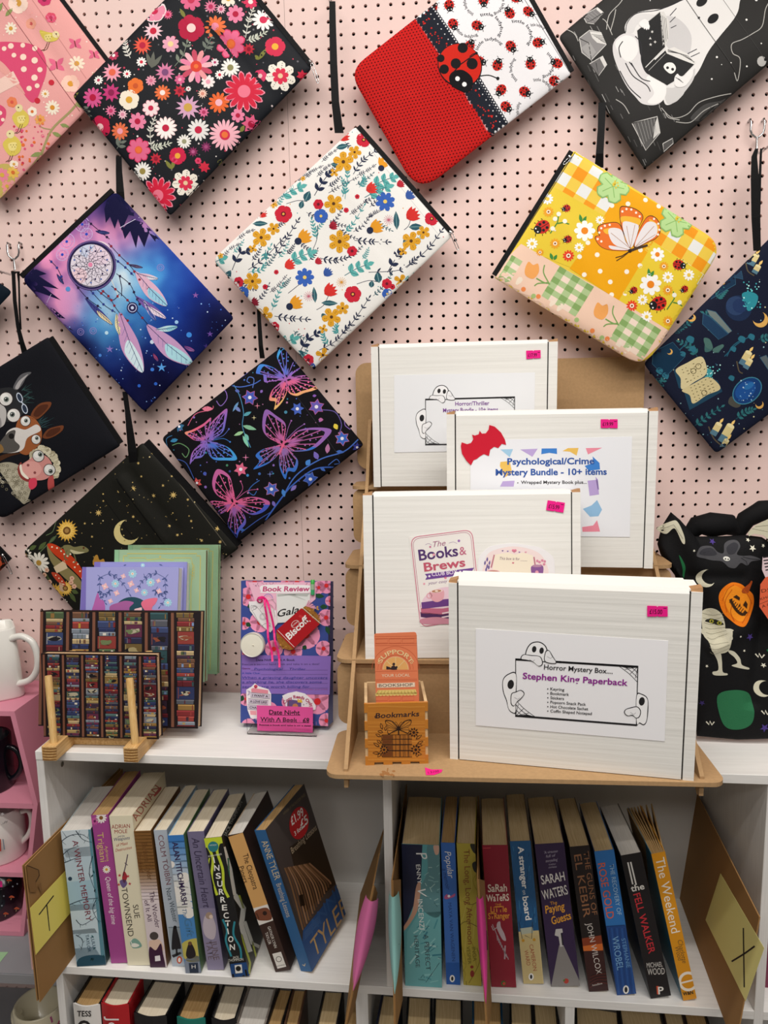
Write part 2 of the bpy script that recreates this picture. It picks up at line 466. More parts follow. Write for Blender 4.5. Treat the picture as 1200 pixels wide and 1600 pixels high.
# ================================================================ white bookcase
WHITE = streak_mat('white_grained_board','#ECEBE8','#F4F3F0',(1.2,30,30),14,0.45,0.4,0.05)
YF,YAW = -0.2458,-0.0261
ZT,ZM,TH = 0.870,0.5248,0.0132
def bcbox(mb,x0,y0,z0,x1,y1,z1):
    P = [(x0,y0,z0),(x1,y0,z0),(x1,y1,z0),(x0,y1,z0),(x0,y0,z1),(x1,y0,z1),(x1,y1,z1),(x0,y1,z1)]
    return mb.corners([(x,y + YAW * x,z) for x,y,z in P])
bc = thing('bookcase','low white wood-grain bookcase with open compartments standing against the pegboard','bookcase',(0.15,-0.13,0))
def bcp(name,*b,mt=None): mb = MB();bcbox(mb,*b);return mb.build(name,mt or WHITE,bc,bevel=0.0006,seg=1)
YB = -0.016
SHELFV = streak_mat('white_grained_upright','#E6E4E1','#F0EFEC',(30,30,1.2),14,0.45,0.4,0.05)
bcp('top_panel',-0.366,YF - .001,ZT - TH,1.05,YB,ZT)
bcp('side_panel',-0.366,YF,0.0,-0.3545,YB,ZT - TH,mt=SHELFV)
bcp('side_panel',0.6468,YF,0.0,0.6590,YB,ZT - TH,mt=SHELFV)
bcp('side_panel',1.0385,YF,0.0,1.05,YB,ZT - TH,mt=SHELFV)
bcp('upright',0.1400,YF + .001,ZM,0.1522,YB,ZT - TH,mt=SHELFV)
bcp('shelf',-0.3545,YF,ZM - TH,0.6468,YB,ZM)
bcp('shelf',0.6590,YF,ZM - TH,1.0385,YB,ZM)
bcp('upright',0.0940,YF + .001,0.10,0.1120,YB,ZM - TH,mt=SHELFV)
bcp('upright',0.3930,YF + .001,0.10,0.4062,YB,ZM - TH,mt=SHELFV)
bcp('shelf',-0.3545,YF,0.17 - TH,0.6468,YB,0.17)
bcp('back_panel',-0.366,YB,0.0,1.05,YB + .003,ZT,mt=mat('white_backing','#D8D6D2',0.6))
mb = MB();mb.box((-0.36,YF + .03,0),(1.04,YF + .045,0.157));mb.build('plinth',SHELFV,bc)
c_ = onX(97,1194,-0.3545)
mb = MB();mb.lathe(c_ + np.array([0.0004,0,0]),[(0.0,.0006),(.0035,.0006),(.0042,0.0)],14,ax=(1,0,0));mb.build('cam_fixing',mat('fixing_metal','#8F8B84',0.4,metal=0.8),bc)

# ================================================================ tiered MDF display stand
MDF = mat('mdf','#AE8D66',0.75,spec=0.2,var=0.16,scale=260,bump=0.1,bscale=500)
MDFE = mat('mdf_cut_edge','#C69E6C',0.75,spec=0.2,var=0.10,scale=200)
SX0,SX1,ST = 0.1085,0.5135,0.0048
TR = [(-0.412,0.937),(-0.306,1.037),(-0.204,1.137),(-0.098,1.236)]       # front edge and top of the four trays
stand = thing('display_stand','brown MDF tiered display stand with four trays holding the white boxes','display stand',(0.31,-0.13,0.87))
side = [(-0.404,0.930),(-0.404,0.917),(-0.396,0.915),(-0.385,0.928),(-0.236,0.928),(-0.232,ZT + .0006),(-0.030,ZT + .0006),(-0.014,1.33),(-0.030,1.335),(-0.090,1.243),(-0.196,1.143),(-0.298,1.043),(-0.404,0.940)]
for x in (SX0,SX1 - ST):
    mb = MB();mb.prism([(x,y,z) for y,z in side],(ST,0,0));mb.build('side_panel',MDF,stand)
def rounded(x0,y0,x1,y1,r,n=6,which=(1,1,1,1)):
    out = []
    for (cx,cy,a0),w in zip([(x0 + r,y0 + r,math.pi),(x1 - r,y0 + r,1.5 * math.pi),(x1 - r,y1 - r,0),(x0 + r,y1 - r,.5 * math.pi)],which):
        if w: out += [(cx + r * math.cos(a0 + k * math.pi / 2 / n),cy + r * math.sin(a0 + k * math.pi / 2 / n)) for k in range(n + 1)]
        else: out.append((cx + r * math.cos(a0 + math.pi / 4) * math.sqrt(2),cy + r * math.sin(a0 + math.pi / 4) * math.sqrt(2)))
    return out
for i,(y,z) in enumerate(TR):
    yb = TR[i + 1][0] + 0.012 if i < 3 else -0.020
    mb = MB();mb.prism([(a,b,z - .005) for a,b in rounded(SX0 - .021,y,SX1 + .022,yb,.015)],(0,0,.005));mb.build('tray',MDF,stand,bevel=0.0004,seg=1)
    py = yb - 0.006 if i < 3 else -0.020
    if i < 3:
        z1 = TR[i + 1][1] - .0052
        mb = MB();mb.prism([(a,py,b) for a,b in rounded(SX0 - .020,z - .005 + .016,SX1 + .020,z1,.013)],(0,.0048,0));mb.build('back_panel',MDF,stand)
        mb = MB();mb.box((SX0 + ST,py - .0002,z),(SX1 - ST,py + .0046,z + .03));mb.build('back_panel',MDF,stand)
mb = MB();mb.prism([(a,-.019,b) for a,b in rounded(SX0 - .020,1.255,SX1 + .024,1.424,.018,which=(1,0,0,1))],(0,.0048,0));mb.build('back_panel',MDF,stand)
# scorched mark on the front tray
pl = Plane((0,0,TR[0][1]),(0,0,1));mb = MB();ar = Art(pl,mb,maxe=0)
for k in range(16):
    rng = random.Random(k);ar.circ((593 + rng.uniform(0,23),1209 + rng.uniform(-4,3)),rng.uniform(1.5,3.2),'#9A6B3E',k * .02,ry=1.6)
ar.line([(605,1206),(606,1200)],2,'#9A6B3E')
mb.build('scorch_mark',print_mat('scorched_mdf',0.8),stand)
# ================================================================ white mailer boxes on the stand
CARD = print_mat('white_corrugated_card',0.62,0.25,ripple=0.55,rscale=9,rax=(0.4,0.4,16))
PAPER = print_mat('printed_paper',0.5,0.35)
GLOSSP = print_mat('gloss_label',0.3,0.45)
W_ = C('#E9E8E3');KRAFT = C('#A98058');EDGE = C('#F1F0EC');GAP = C('#262322')
def mailer(name,label,zt,bl,br,tl,tr,inner,lip,H=0.222,D=0.042,gap_r=True):
    """bl, br, tl, tr: the outer front corners; inner: the front face's corners; lip: how far the top fold shows"""
    B0,B1 = onZ(*bl,zt),onZ(*br,zt)
    ex = B1 - B0;w = np.linalg.norm(ex);ex = ex / w
    r0,r1 = rays([tl])[0],rays([tr])[0]      # the top corners sit where the box keeps its width
    k0,k1 = np.linalg.lstsq(np.c_[-r0,r1],ex * w,rcond=None)[0]
    T0,T1 = CAM + r0 * k0,CAM + r1 * k1
    u = (T0 + T1 - B0 - B1) / 2;u = u - ex * (u @ ex);h = np.linalg.norm(u);ez = u / h
    ey = np.cross(ez,ex)                      # away from the viewer
    0 and print(name,'w %.3f h %.3f lean %.1f' % (w,h,math.degrees(math.atan2(ez[1],ez[2]))))
    t = thing(name,label,'box',(B0 + B1) / 2,'white boxes on the display stand')
    pl = Plane(B0,ey)
    return t,pl,B0,ex,ey,ez,w,h
def px_in(pl,B0,ex,ez,uv):
    q = pl.hit([uv])[0] - B0;return q @ ex,q @ ez
def make_box(name,label,zt,bl,br,tl,tr,fl,fr,fbl,fbr,H,D=0.046,lipd=0.006):
    t,pl,B0,ex,ey,ez,w,h = mailer(name,label,zt,bl,br,tl,tr,None,None,H,D)
    x0t = px_in(pl,B0,ex,ez,fl)[0];x1t = px_in(pl,B0,ex,ez,fr)[0]
    x0 = x0t;x1 = x1t
    Q = lambda x,y,z: B0 + ex * x + ey * y + ez * z
    # body of the box behind the lid
    mb = MB();mb.corners([Q(.002,.004,.001),Q(w - .002,.004,.001),Q(w - .002,D,.001),Q(.002,D,.001),Q(.002,.004,h - .002),Q(w - .002,.004,h - .002),Q(w - .002,D,h - .002),Q(.002,D,h - .002)],W_)
    mb.build('body',CARD,t)
    # lid: front face with a bevelled fold on top
    pr = [(0,.001),(0,h - lipd),(lipd * .55,h - .0006),(D * .98,h),(D * .98,h - .002),(.0034,h - lipd - .002),(.0034,.001)]
    mb = MB();mb.prism([Q(x0 + .0012,y,z) for y,z in pr],ex * (x1 - x0 - .0024),W_)
    mb.build('lid',CARD,t)
    # tuck flaps left and right with a dark slot beside the lid
    for a,b in ((0.0,x0 - .0006),(x1 + .0006,w)):
        mb = MB();mb.corners([Q(a,.0006,0.0),Q(b,.0006,0.0),Q(b,.0036,0.0),Q(a,.0036,0.0),Q(a,.0006,h - .004),Q(b,.0006,h - .004),Q(b,.0036,h - .004),Q(a,.0036,h - .004)],W_)
        mb.build('tuck_flap',CARD,t)
        mb = MB();mb.prism([Q(a,.001,h - .006),Q(b,.001,h - .006),Q(b,.003,h + .0008),Q(a,.004,h - .002)],ey * .014,KRAFT)
        mb.build('kraft_corner',CARD,t)
    for a in (x0 - .0012,x1 - .0018):
        mb = MB();mb.corners([Q(a,.0026,.001),Q(a + .003,.0026,.001),Q(a + .003,.0042,.001),Q(a,.0042,.001),Q(a,.0026,h - .004),Q(a + .003,.0026,h - .004),Q(a + .003,.0042,h - .004),Q(a,.0042,h - .004)],GAP)
        mb.build('slot',PAPER,t)
    return t,pl
def sticker(t,pl,P,col='#F5F5F6',name='label_sheet',lift=.0004,th=.00025):
    mb = MB();S0 = pl.S(P,lift);mb.prism([tuple(q) for q in S0],pl.n * th,C(col));return mb
def sheet(pl,P,col,lift=.0003):
    """a thin paper sheet traced by its outline, ready for artwork"""
    mb = MB();mb.prism(list(pl.S(P,lift)),pl.n * .0003,C(col))
    pl2 = Plane(pl.p + pl.n * (lift + .0003),pl.n);return mb,Art(pl2,mb,maxe=0)
BX = {}
BX['thr'] = make_box('mailer_box','small white mailer box with a ghost label at the back, highest on the stand',TR[3][1],(584,761),(868,760),(578.4,535.6),(870.7,531),(591,536.4),(857,532.5),(594,762),(857,760),.222)
BX['psy'] = make_box('mailer_box','white mailer box with a red bat sticker and blue lettering',TR[2][1],(699,884),(1020,888.5),(697.7,643),(1029,637),(711,643),(1014,637.5),(711,885),(1006,888),.222)
BX['brew'] = make_box('mailer_box','white mailer box with a pink and purple book and coffee sticker',TR[1][1],(571,1030),(908,1027),(566.5,770),(907,763),(582,771.5),(893.5,762.5),(585,1029),(893,1027),.222)
BX['hor'] = make_box('mailer_box','largest looking white mailer box with a three ghost label, frontmost on the stand',TR[0][1],(703,1186),(1084,1221),(698,906),(1096,920),(714.5,905),(1080,917),(718,1188),(1069,1220),.222)
# ================================================================ zipped cloth pouches hanging on the pegboard
CLOTH = print_mat('printed_cloth',0.75,0.10,weave=0.25,wscale=700)
SATIN = print_mat('printed_satin_cloth',0.55,0.14,weave=0.15,wscale=700)
BLACKT = mat('black_webbing','#0B0B0D',0.6,spec=0.2,bump=0.3,bscale=900)
ZIPM = mat('black_zip_tape','#0E0E10',0.6,spec=0.2,bump=0.5,bscale=1200)
STEEL = mat('bright_steel','#C9CACB',0.25,metal=1.0)
def round_poly(P,R,n=7):
    P = [np.asarray(p,float) for p in P];out = [];N = len(P)
    for i in range(N):
        a,b,c = P[i - 1],P[i],P[(i + 1) % N];r = R[i] if isinstance(R,(list,tuple)) else R
        u,w = unit(a - b),unit(c - b);p0,p1 = b + u * r,b + w * r
        for k in range(n + 1):
            t = k / n;out.append((1 - t) ** 2 * p0 + 2 * t * (1 - t) * b + t * t * p1)
    return np.array(out)
class Puff(Plane):
    """the padded front of a cloth pouch: flat plane plus a soft cushion and a few shallow folds"""
    def __init__(s,p,n,outline,T=0.007,seed=0,folds=(),pw=5.0,wav=0.0009,cen=None):
        super().__init__(p,n);s.T = T;s.pw = pw;s.wav = wav;s.folds = folds
        s.out = np.asarray(outline,float);s.c = s.out.mean(0) if cen is None else np.asarray(cen,float)
        d = s.out - s.c;o = np.argsort(np.arctan2(d[:,1],d[:,0]));th = np.arctan2(d[:,1],d[:,0])[o];r = np.hypot(d[:,0],d[:,1])[o]
        # dense radius table by walking the outline edges
        Q = np.concatenate([s.out[i] + (s.out[(i + 1) % len(s.out)] - s.out[i]) * np.linspace(0,1,24,endpoint=False)[:,None] for i in range(len(s.out))])
        d = Q - s.c;th = np.arctan2(d[:,1],d[:,0]);o = np.argsort(th)
        s.th = np.r_[th[o] - 2 * np.pi,th[o],th[o] + 2 * np.pi];s.r = np.tile(np.hypot(d[:,0],d[:,1])[o],3)
        rng = np.random.default_rng(seed);s.w = [(rng.uniform(.02,.05),rng.uniform(0,6.28),rng.uniform(0,6.28)) for _ in range(3)]
    def rho(s,uv):
        d = np.asarray(uv,float) - s.c;return np.hypot(d[:,0],d[:,1]) / np.interp(np.arctan2(d[:,1],d[:,0]),s.th,s.r)
    def bump(s,uv):
        uv = np.asarray(uv,float).reshape(-1,2);q = np.clip(s.rho(uv),0,1);e = np.sqrt(np.clip(1 - q ** s.pw,0,1));h = s.T * e
        for f,a,p in s.w: h = h + s.wav * e * np.sin(f * (uv[:,0] * math.cos(a) + uv[:,1] * math.sin(a)) + p)
        for (x0,y0),(x1,y1),wd,dp in s.folds:
            d = np.array([x1 - x0,y1 - y0],float);L = np.hypot(*d);d /= L
            t = (uv[:,0] - x0) * d[0] + (uv[:,1] - y0) * d[1];k = (uv[:,0] - x0) * -d[1] + (uv[:,1] - y0) * d[0]
            h = h + dp * e * np.exp(-(k / wd) ** 2) * np.clip(np.minimum(t,L - t) / 12 + .5,0,1)
        return h
def puff_body(mb,sf,quad,base,nu=56,nv=44,back=0.55,view=(0,0,1),mi=0,backc=None):
    quad = [np.asarray(q,float) for q in quad];A_,B_ = np.meshgrid(np.linspace(-1,1,nu + 1),np.linspace(-1,1,nv + 1),indexing='ij')
    # crowd the rows near the rim so that the edge stays round
    f = lambda x: np.sign(x) * (1 - (1 - np.abs(x)) ** 1.5)
    a,b = f(A_.ravel()),f(B_.ravel());rho = np.maximum(np.abs(a),np.abs(b));sa = np.where(rho > 1e-9,a / np.maximum(rho,1e-9),0);sb = np.where(rho > 1e-9,b / np.maximum(rho,1e-9),0)
    s_,t_ = ((sa + 1) / 2)[:,None],((sb + 1) / 2)[:,None]
    q = quad[0] * (1 - s_) * (1 - t_) + quad[1] * s_ * (1 - t_) + quad[2] * s_ * t_ + quad[3] * (1 - s_) * t_
    d = q - sf.c;ang = np.arctan2(d[:,1],d[:,0]);R = np.interp(ang,sf.th,sf.r)
    uv = sf.c + np.c_[np.cos(ang),np.sin(ang)] * (R * rho)[:,None];uv[rho < 1e-9] = sf.c
    front = sf.S(uv);e = np.sqrt(np.clip(1 - np.clip(sf.rho(uv),0,1) ** 3,0,1));bk = sf.hit(uv) - sf.n * (sf.T * back * e)[:,None]
    if callable(base):
        c = lin(np.clip(base((uv - np.array(view[:2])) * view[2]),0,255))
    else: c = np.tile(np.array(C(base)),(len(uv),1))
    N = (nu + 1) * (nv + 1);Fs,Cs = [],[];fl = np.cross(np.r_[quad[1] - quad[0],0],np.r_[quad[3] - quad[0],0])[2] > 0
    bc_ = np.array(C(backc)) if backc else None
    for side in (0,1):
        for i in range(nu):
            for j in range(nv):
                k = (i * (nv + 1) + j,(i + 1) * (nv + 1) + j,(i + 1) * (nv + 1) + j + 1,i * (nv + 1) + j + 1)
                if (side == 0) == bool(fl): k = k[::-1]
                Fs.append(tuple(x + side * N for x in k));Cs.append(c[list(k)] if not (side and bc_ is not None) else np.tile(bc_,(4,1)))
    b0 = len(mb.v);mb.v.extend(map(tuple,np.r_[front,bk].tolist()))
    for f_,cc in zip(Fs,Cs): mb.f.append(tuple(b0 + x for x in f_));mb.m.append(mi);mb.sm.append(True);mb.c.append(cc)
def flat_cols(mb):
    """give every face one colour per corner so that both kinds can share a mesh"""
    if any(np.ndim(c) == 2 for c in mb.c): mb.c = [c if np.ndim(c) == 2 else np.tile(np.array(c),(len(f),1)) for c,f in zip(mb.c,mb.f)]
def pouch(label,quad,rad,Y,base,art=None,view=(0,0,1),zipe=None,pull=None,T=0.007,folds=(),seed=0,grid=(56,44),mt=None,cloth='pouch',group=None,zipw=6.0,pulldir=(9,16),tilt=0.0,back=None):
    out = round_poly(quad,rad);cpt = onY(out[:,0].mean(),out[:,1].mean(),Y)
    sf = Puff(cpt,(0,-1,tilt),out,T,seed,folds)
    t = thing(cloth,label,'pouch',cpt,group)
    mb = MB();puff_body(mb,sf,quad,base,*grid,view=view,backc=back)
    if art:
        a = Art(sf,mb,maxe=9.0,clip=out).view(*view);art(a)
    flat_cols(mb);mb.build('cloth_body',mt or CLOTH,t)
    if zipe is not None:
        i,j = zipe;p,q = np.asarray(quad[i],float),np.asarray(quad[j],float);d = unit(q - p);nn = np.array([-d[1],d[0]])
        if (np.asarray(sf.c) - p) @ nn > 0: nn = -nn
        sag = lambda s: 4 * s * (1 - s)
        L = [p + (q - p) * s for s in np.linspace(.015,.985,16)]
        inr,otr = sf.hit(np.array(L) - nn * 1.5),sf.hit(np.array(L) + nn * zipw)
        mb = MB();V = []
        for a_,b_ in zip(inr,otr): V += [a_ + sf.n * .0022,b_ + sf.n * .0022,b_ - sf.n * .0015,a_ - sf.n * .0015]
        Fs = [(4 * k + m_,4 * k + (m_ + 1) % 4,4 * k + 4 + (m_ + 1) % 4,4 * k + 4 + m_) for k in range(15) for m_ in range(4)] + [(3,2,1,0),(60,61,62,63)]
        mb.add(V,Fs);z = mb.build('zip',ZIPM,t)
        if pull is not None:
            b0 = np.asarray(pull,float);mb = MB();e = b0 + np.array(pulldir,float)
            S_ = lambda c,h: sf.hit([c])[0] + sf.n * h
            mb.tube([S_(b0,.004),S_(b0 + np.array([2.5,2]),.005)],.0028,8)
            a0,a1 = S_(b0 + np.array([2.0,2.5]),.0045),S_(e,.003);u_ = unit(a1 - a0);sd = np.cross(u_,sf.n)
            for sg in (-1,1): mb.tube([a0 + sd * .0009 * sg,a0 + u_ * .003 + sd * .0018 * sg,a1 - u_ * .002 + sd * .0016 * sg,a1 + sd * .0006 * sg],.0006,6)
            mb.tube([a1 - sd * .0009,a1 + sd * .0009],.0008,6)
            mb.build('zip_pull',STEEL,t)
    return t,sf
def strap(t,P,Y,w=0.0055,wid=None,seed=0,name='wrist_strap',twist=True):
    """a webbing loop: runs up to the hook and back; P traced top to bottom with its two sides (left, right) in pixels"""
    mb = MB()
    V = []
    for (u0,u1,v,dy) in P: V += [onY(u0,v,Y + dy),onY(u1,v,Y + dy),onY(u1,v,Y + dy + .0016),onY(u0,v,Y + dy + .0016)]
    n = len(P);Fs = [(4 * k + m_,4 * k + (m_ + 1) % 4,4 * k + 4 + (m_ + 1) % 4,4 * k + 4 + m_) for k in range(n - 1) for m_ in range(4)] + [(3,2,1,0),tuple(4 * (n - 1) + m_ for m_ in range(4))]
    mb.add(V,Fs,smooth=False);return mb.build(name,BLACKT,t)
def hook(u,v,label,two=True,arm=0.055,drop=14,group=None):
    """two-pronged wire peg hook; (u, v) is where the prongs meet"""
    c = onY(u,v,-.004);t = thing('peg_hook',label,'hook',c,group);mb = MB()
    w = P_ / 2 * 1.02
    top = c + np.array([0,0,.026])
    for s in (-1,1):
        mb.tube([top + np.array([s * w,.006,0]),top + np.array([s * w,-.004,0]),top + np.array([s * w,-.006,-.004]),c + np.array([s * w,-.006,.010]),c + np.array([s * w * .8,-.006,.005]),c + np.array([s * .002,-.006,0])],.0016,8)
    mb.tube([c + np.array([0,-.006,.001]),c + np.array([0,-.006,-.016]),c + np.array([0,-.009,-.022]),c + np.array([0,-.020,-.0265]),c + np.array([0,-arm,-.0265]),c + np.array([0,-arm - .005,-.020])],.0017,8)
    mb.build('wire',STEEL,t);return t
def dots(a,n,box,col,r,seed=1,L=0):
    rng = random.Random(seed)
    for _ in range(n): a.circ((rng.uniform(box[0],box[2]),rng.uniform(box[1],box[3])),rng.uniform(*r),col if isinstance(col,str) else rng.choice(col),L,6)

# ---- black pouch with pink and white flowers
def art_floral(a):
    dots(a,420,(270,-200,1170,810),['#E9E4E0','#D9C9C9','#C23A56','#6C6A70'],(1.6,4.2),3,-1)
    for x,y,k in [(600,225,'#A6A79B'),(590,260,'#8E9186')]:
        for t in (-1.9,-1.45,-.9): a.leaf((575,262),(575 + 62 * math.cos(t),262 + 62 * math.sin(t)),17,k)
    for P,c in [([(495,225),(478,190),(472,160)],'#DAD8D0'),([(925,150),(935,90),(950,45)],'#D5D4CA'),([(575,565),(570,500),(585,455)],'#D5D4CA'),([(930,160),(960,150),(995,130)],'#C9CDBE'),([(570,560),(600,556),(638,545)],'#C9CDBE')]: a.branch(P,c,6,20,7,2.4)
    for P,c in [([(660,255),(690,215),(705,170)],'#7C8576'),([(770,200),(785,170),(800,140)],'#6F776E'),([(440,560),(455,540),(460,510)],'#6F776E'),([(300,400),(318,420),(330,440)],'#6F776E')]: a.branch(P,c,3,30,13,2.4)
    for p,q in [((650,640),(625,605)),((650,640),(660,600)),((975,232),(1005,190)),((820,620),(832,600)),((905,500),(920,475)),((975,232),(960,215)),((700,75),(680,40))]: a.leaf(p,q,15,'#7D7F3C')
    S,Fl = 's','f'
    D = [(583,45,42,6,Fl,'#E58CA6','#C9284F','#F4E7E6'),(635,62,20,12,S,'#E2688F','#C9284F',0),(722,8,40,8,Fl,'#E0688E','#C93456',0),(580,123,38,12,S,'#F3C9D2','#C8213F',0),(540,177,37,14,S,'#E65A45','#B8203E',0),
         (722,112,50,6,Fl,'#B5183F','#F1D3CE',0),(812,108,42,12,Fl,'#E5713F','#E98DA8',0),(795,33,26,12,S,'#DE7B9B','#B82F5C',0),(833,42,20,12,S,'#E8B7C6','#C9537B',0),(887,60,34,8,Fl,'#E583A4','#B5183F',0),(860,2,30,7,Fl,'#F0E6D6','#E5B23C',0),(942,12,27,8,Fl,'#D5345C','#F0E0DC',0),(990,80,42,12,Fl,'#F4EFEC','#D12E55',0),
         (870,172,52,8,Fl,'#E0688E','#E5613C','#D13A63'),(645,172,32,8,Fl,'#E9A7BC','#F0D49A',0),(537,240,19,10,Fl,'#F4EFEC','#D12E45',0),(430,212,20,8,Fl,'#B83A5C','#F4EFEC',0),(740,255,64,12,Fl,['#E583A4','#F0B5BF','#C54A63','#E89A9E'],'#D9402F',0),(428,278,40,12,S,'#EB9DB0','#E2664A',0),(376,307,18,10,Fl,'#EDEBE6','#B83A5C',0),(484,285,16,10,Fl,'#F4EFEC','#D12E45',0),
         (868,260,36,14,Fl,'#F1EFE9','#8E8B5A',0),(828,287,18,10,Fl,'#F4EFEC','#D12E45',0),(810,240,15,8,Fl,'#E9E1E4','#B8386A',0),(938,193,23,9,S,'#C02A3C','#8E1630',0),(1035,182,38,5,Fl,'#D12E4F','#E9B23C',0),(1135,288,22,7,S,'#CF2C45','#CF2C45',0),
         (920,350,72,14,Fl,'#D1213F','#E9788F','#E98AA0'),(625,278,38,12,S,'#D57FA4','#7C4A78',0),(573,310,20,10,Fl,'#E39AAF','#D16C8A',0),(680,305,20,8,Fl,'#D9628F','#EBA9BB',0),(785,313,26,9,Fl,'#EFE6E4','#E79FB2',0),(516,330,30,6,Fl,'#E6722F','#C9552A',0),(616,355,30,12,Fl,'#E5713F','#F4E3DC',0),(492,382,38,6,Fl,'#F1E7D3','#D9A437',0),(680,348,24,8,S,'#C02A3C','#8E1630',0),(765,358,20,12,S,'#EFC9B9','#D98E7B',0),(712,340,10,8,Fl,'#EFE6E4','#C03A5A',0),
         (826,392,40,12,Fl,'#E5662F','#EDB3BF',0),(355,372,38,12,Fl,'#D6568F','#B5183F',0),(425,355,36,9,S,'#C43A78','#8E1F4F',0),(423,422,23,11,S,'#E07A9F','#C33A6A',0),(467,436,20,10,S,'#EBC0CB','#D98AA2',0),(573,413,30,9,Fl,'#F0DDDD','#C5204A','#EFA9B7'),(711,410,48,12,S,'#D3A3C1','#C9A24A',0),(523,462,33,8,Fl,'#E583A4','#B5183F',0),(770,428,21,9,S,'#DC6E97','#B0355F',0),(378,480,42,6,Fl,'#C0214A','#F0C6C6',0),(456,497,33,12,Fl,'#E3714A','#EDA0B2',0),
         (628,487,40,14,Fl,'#F4F0EC','#C01F42','#EBC9C9'),(750,494,42,14,Fl,'#E4E1DE','#C01F42',0),(897,440,26,7,Fl,'#E583A4','#B5183F',0),(945,470,36,7,S,'#DE5F86','#A5123A',0),(848,512,58,18,Fl,'#F0B3C0','#D12A4F',0),(525,567,43,8,Fl,'#E0688E','#E5613C','#D13A63'),(697,537,27,14,Fl,'#EDEAE4','#9A9A78',0),(672,590,32,5,Fl,'#CB2148','#E9A93C',0),(590,600,23,9,S,'#C02A3C','#8E1630',0),(730,575,20,10,S,'#8A2A5A','#B85A8A',0),(778,557,21,10,S,'#7C2A5A','#A54A7A',0),(538,645,35,16,Fl,'#F1EFE9','#9C8C4A',0),(595,735,64,13,Fl,'#D1213F','#E9788F','#E98AA0'),(770,630,22,7,S,'#CF2C45','#CF2C45',0),(1010,60,20,7,Fl,'#C83A58','#F0DDDD',0),(980,292,24,6,Fl,'#D9406A','#F0C6C6',0),(660,605,12,6,Fl,'#D9406A','#B5183F',0),(748,608,12,6,Fl,'#D9406A','#B5183F',0)]
    for i,(x,y,r,n,k,c,ct,o) in enumerate(D): a.flower((x,y),r,n,c,ct,.33,a=i * .7,pt=(k == S),out=o or None,L=1)
    for x,y,r in [(848,512,17),(870,172,18),(525,567,15),(740,255,12)]: a.circ((x,y),r * .7,'#E8743A',5)
    for x,y,r in [(1055,292,56),(700,690,50)]:
        a.flower((x,y),r,7,'#EFE9DC',None,L=1,a=.3);
        for k in range(7):
            t = .3 + k * 2 * math.pi / 7
            for q in (.55,.7,.85): a.circ((x + r * q * math.cos(t + .08),y + r * q * math.sin(t + .08)),1.8,'#2A2A2C',3,5)
        a.flower((x,y),r * .55,7,'#D9304F','#EBC8A0',.3,a=.7,L=3)
    a.leaf((262,375),(300,350),14,'#7D7F3C')
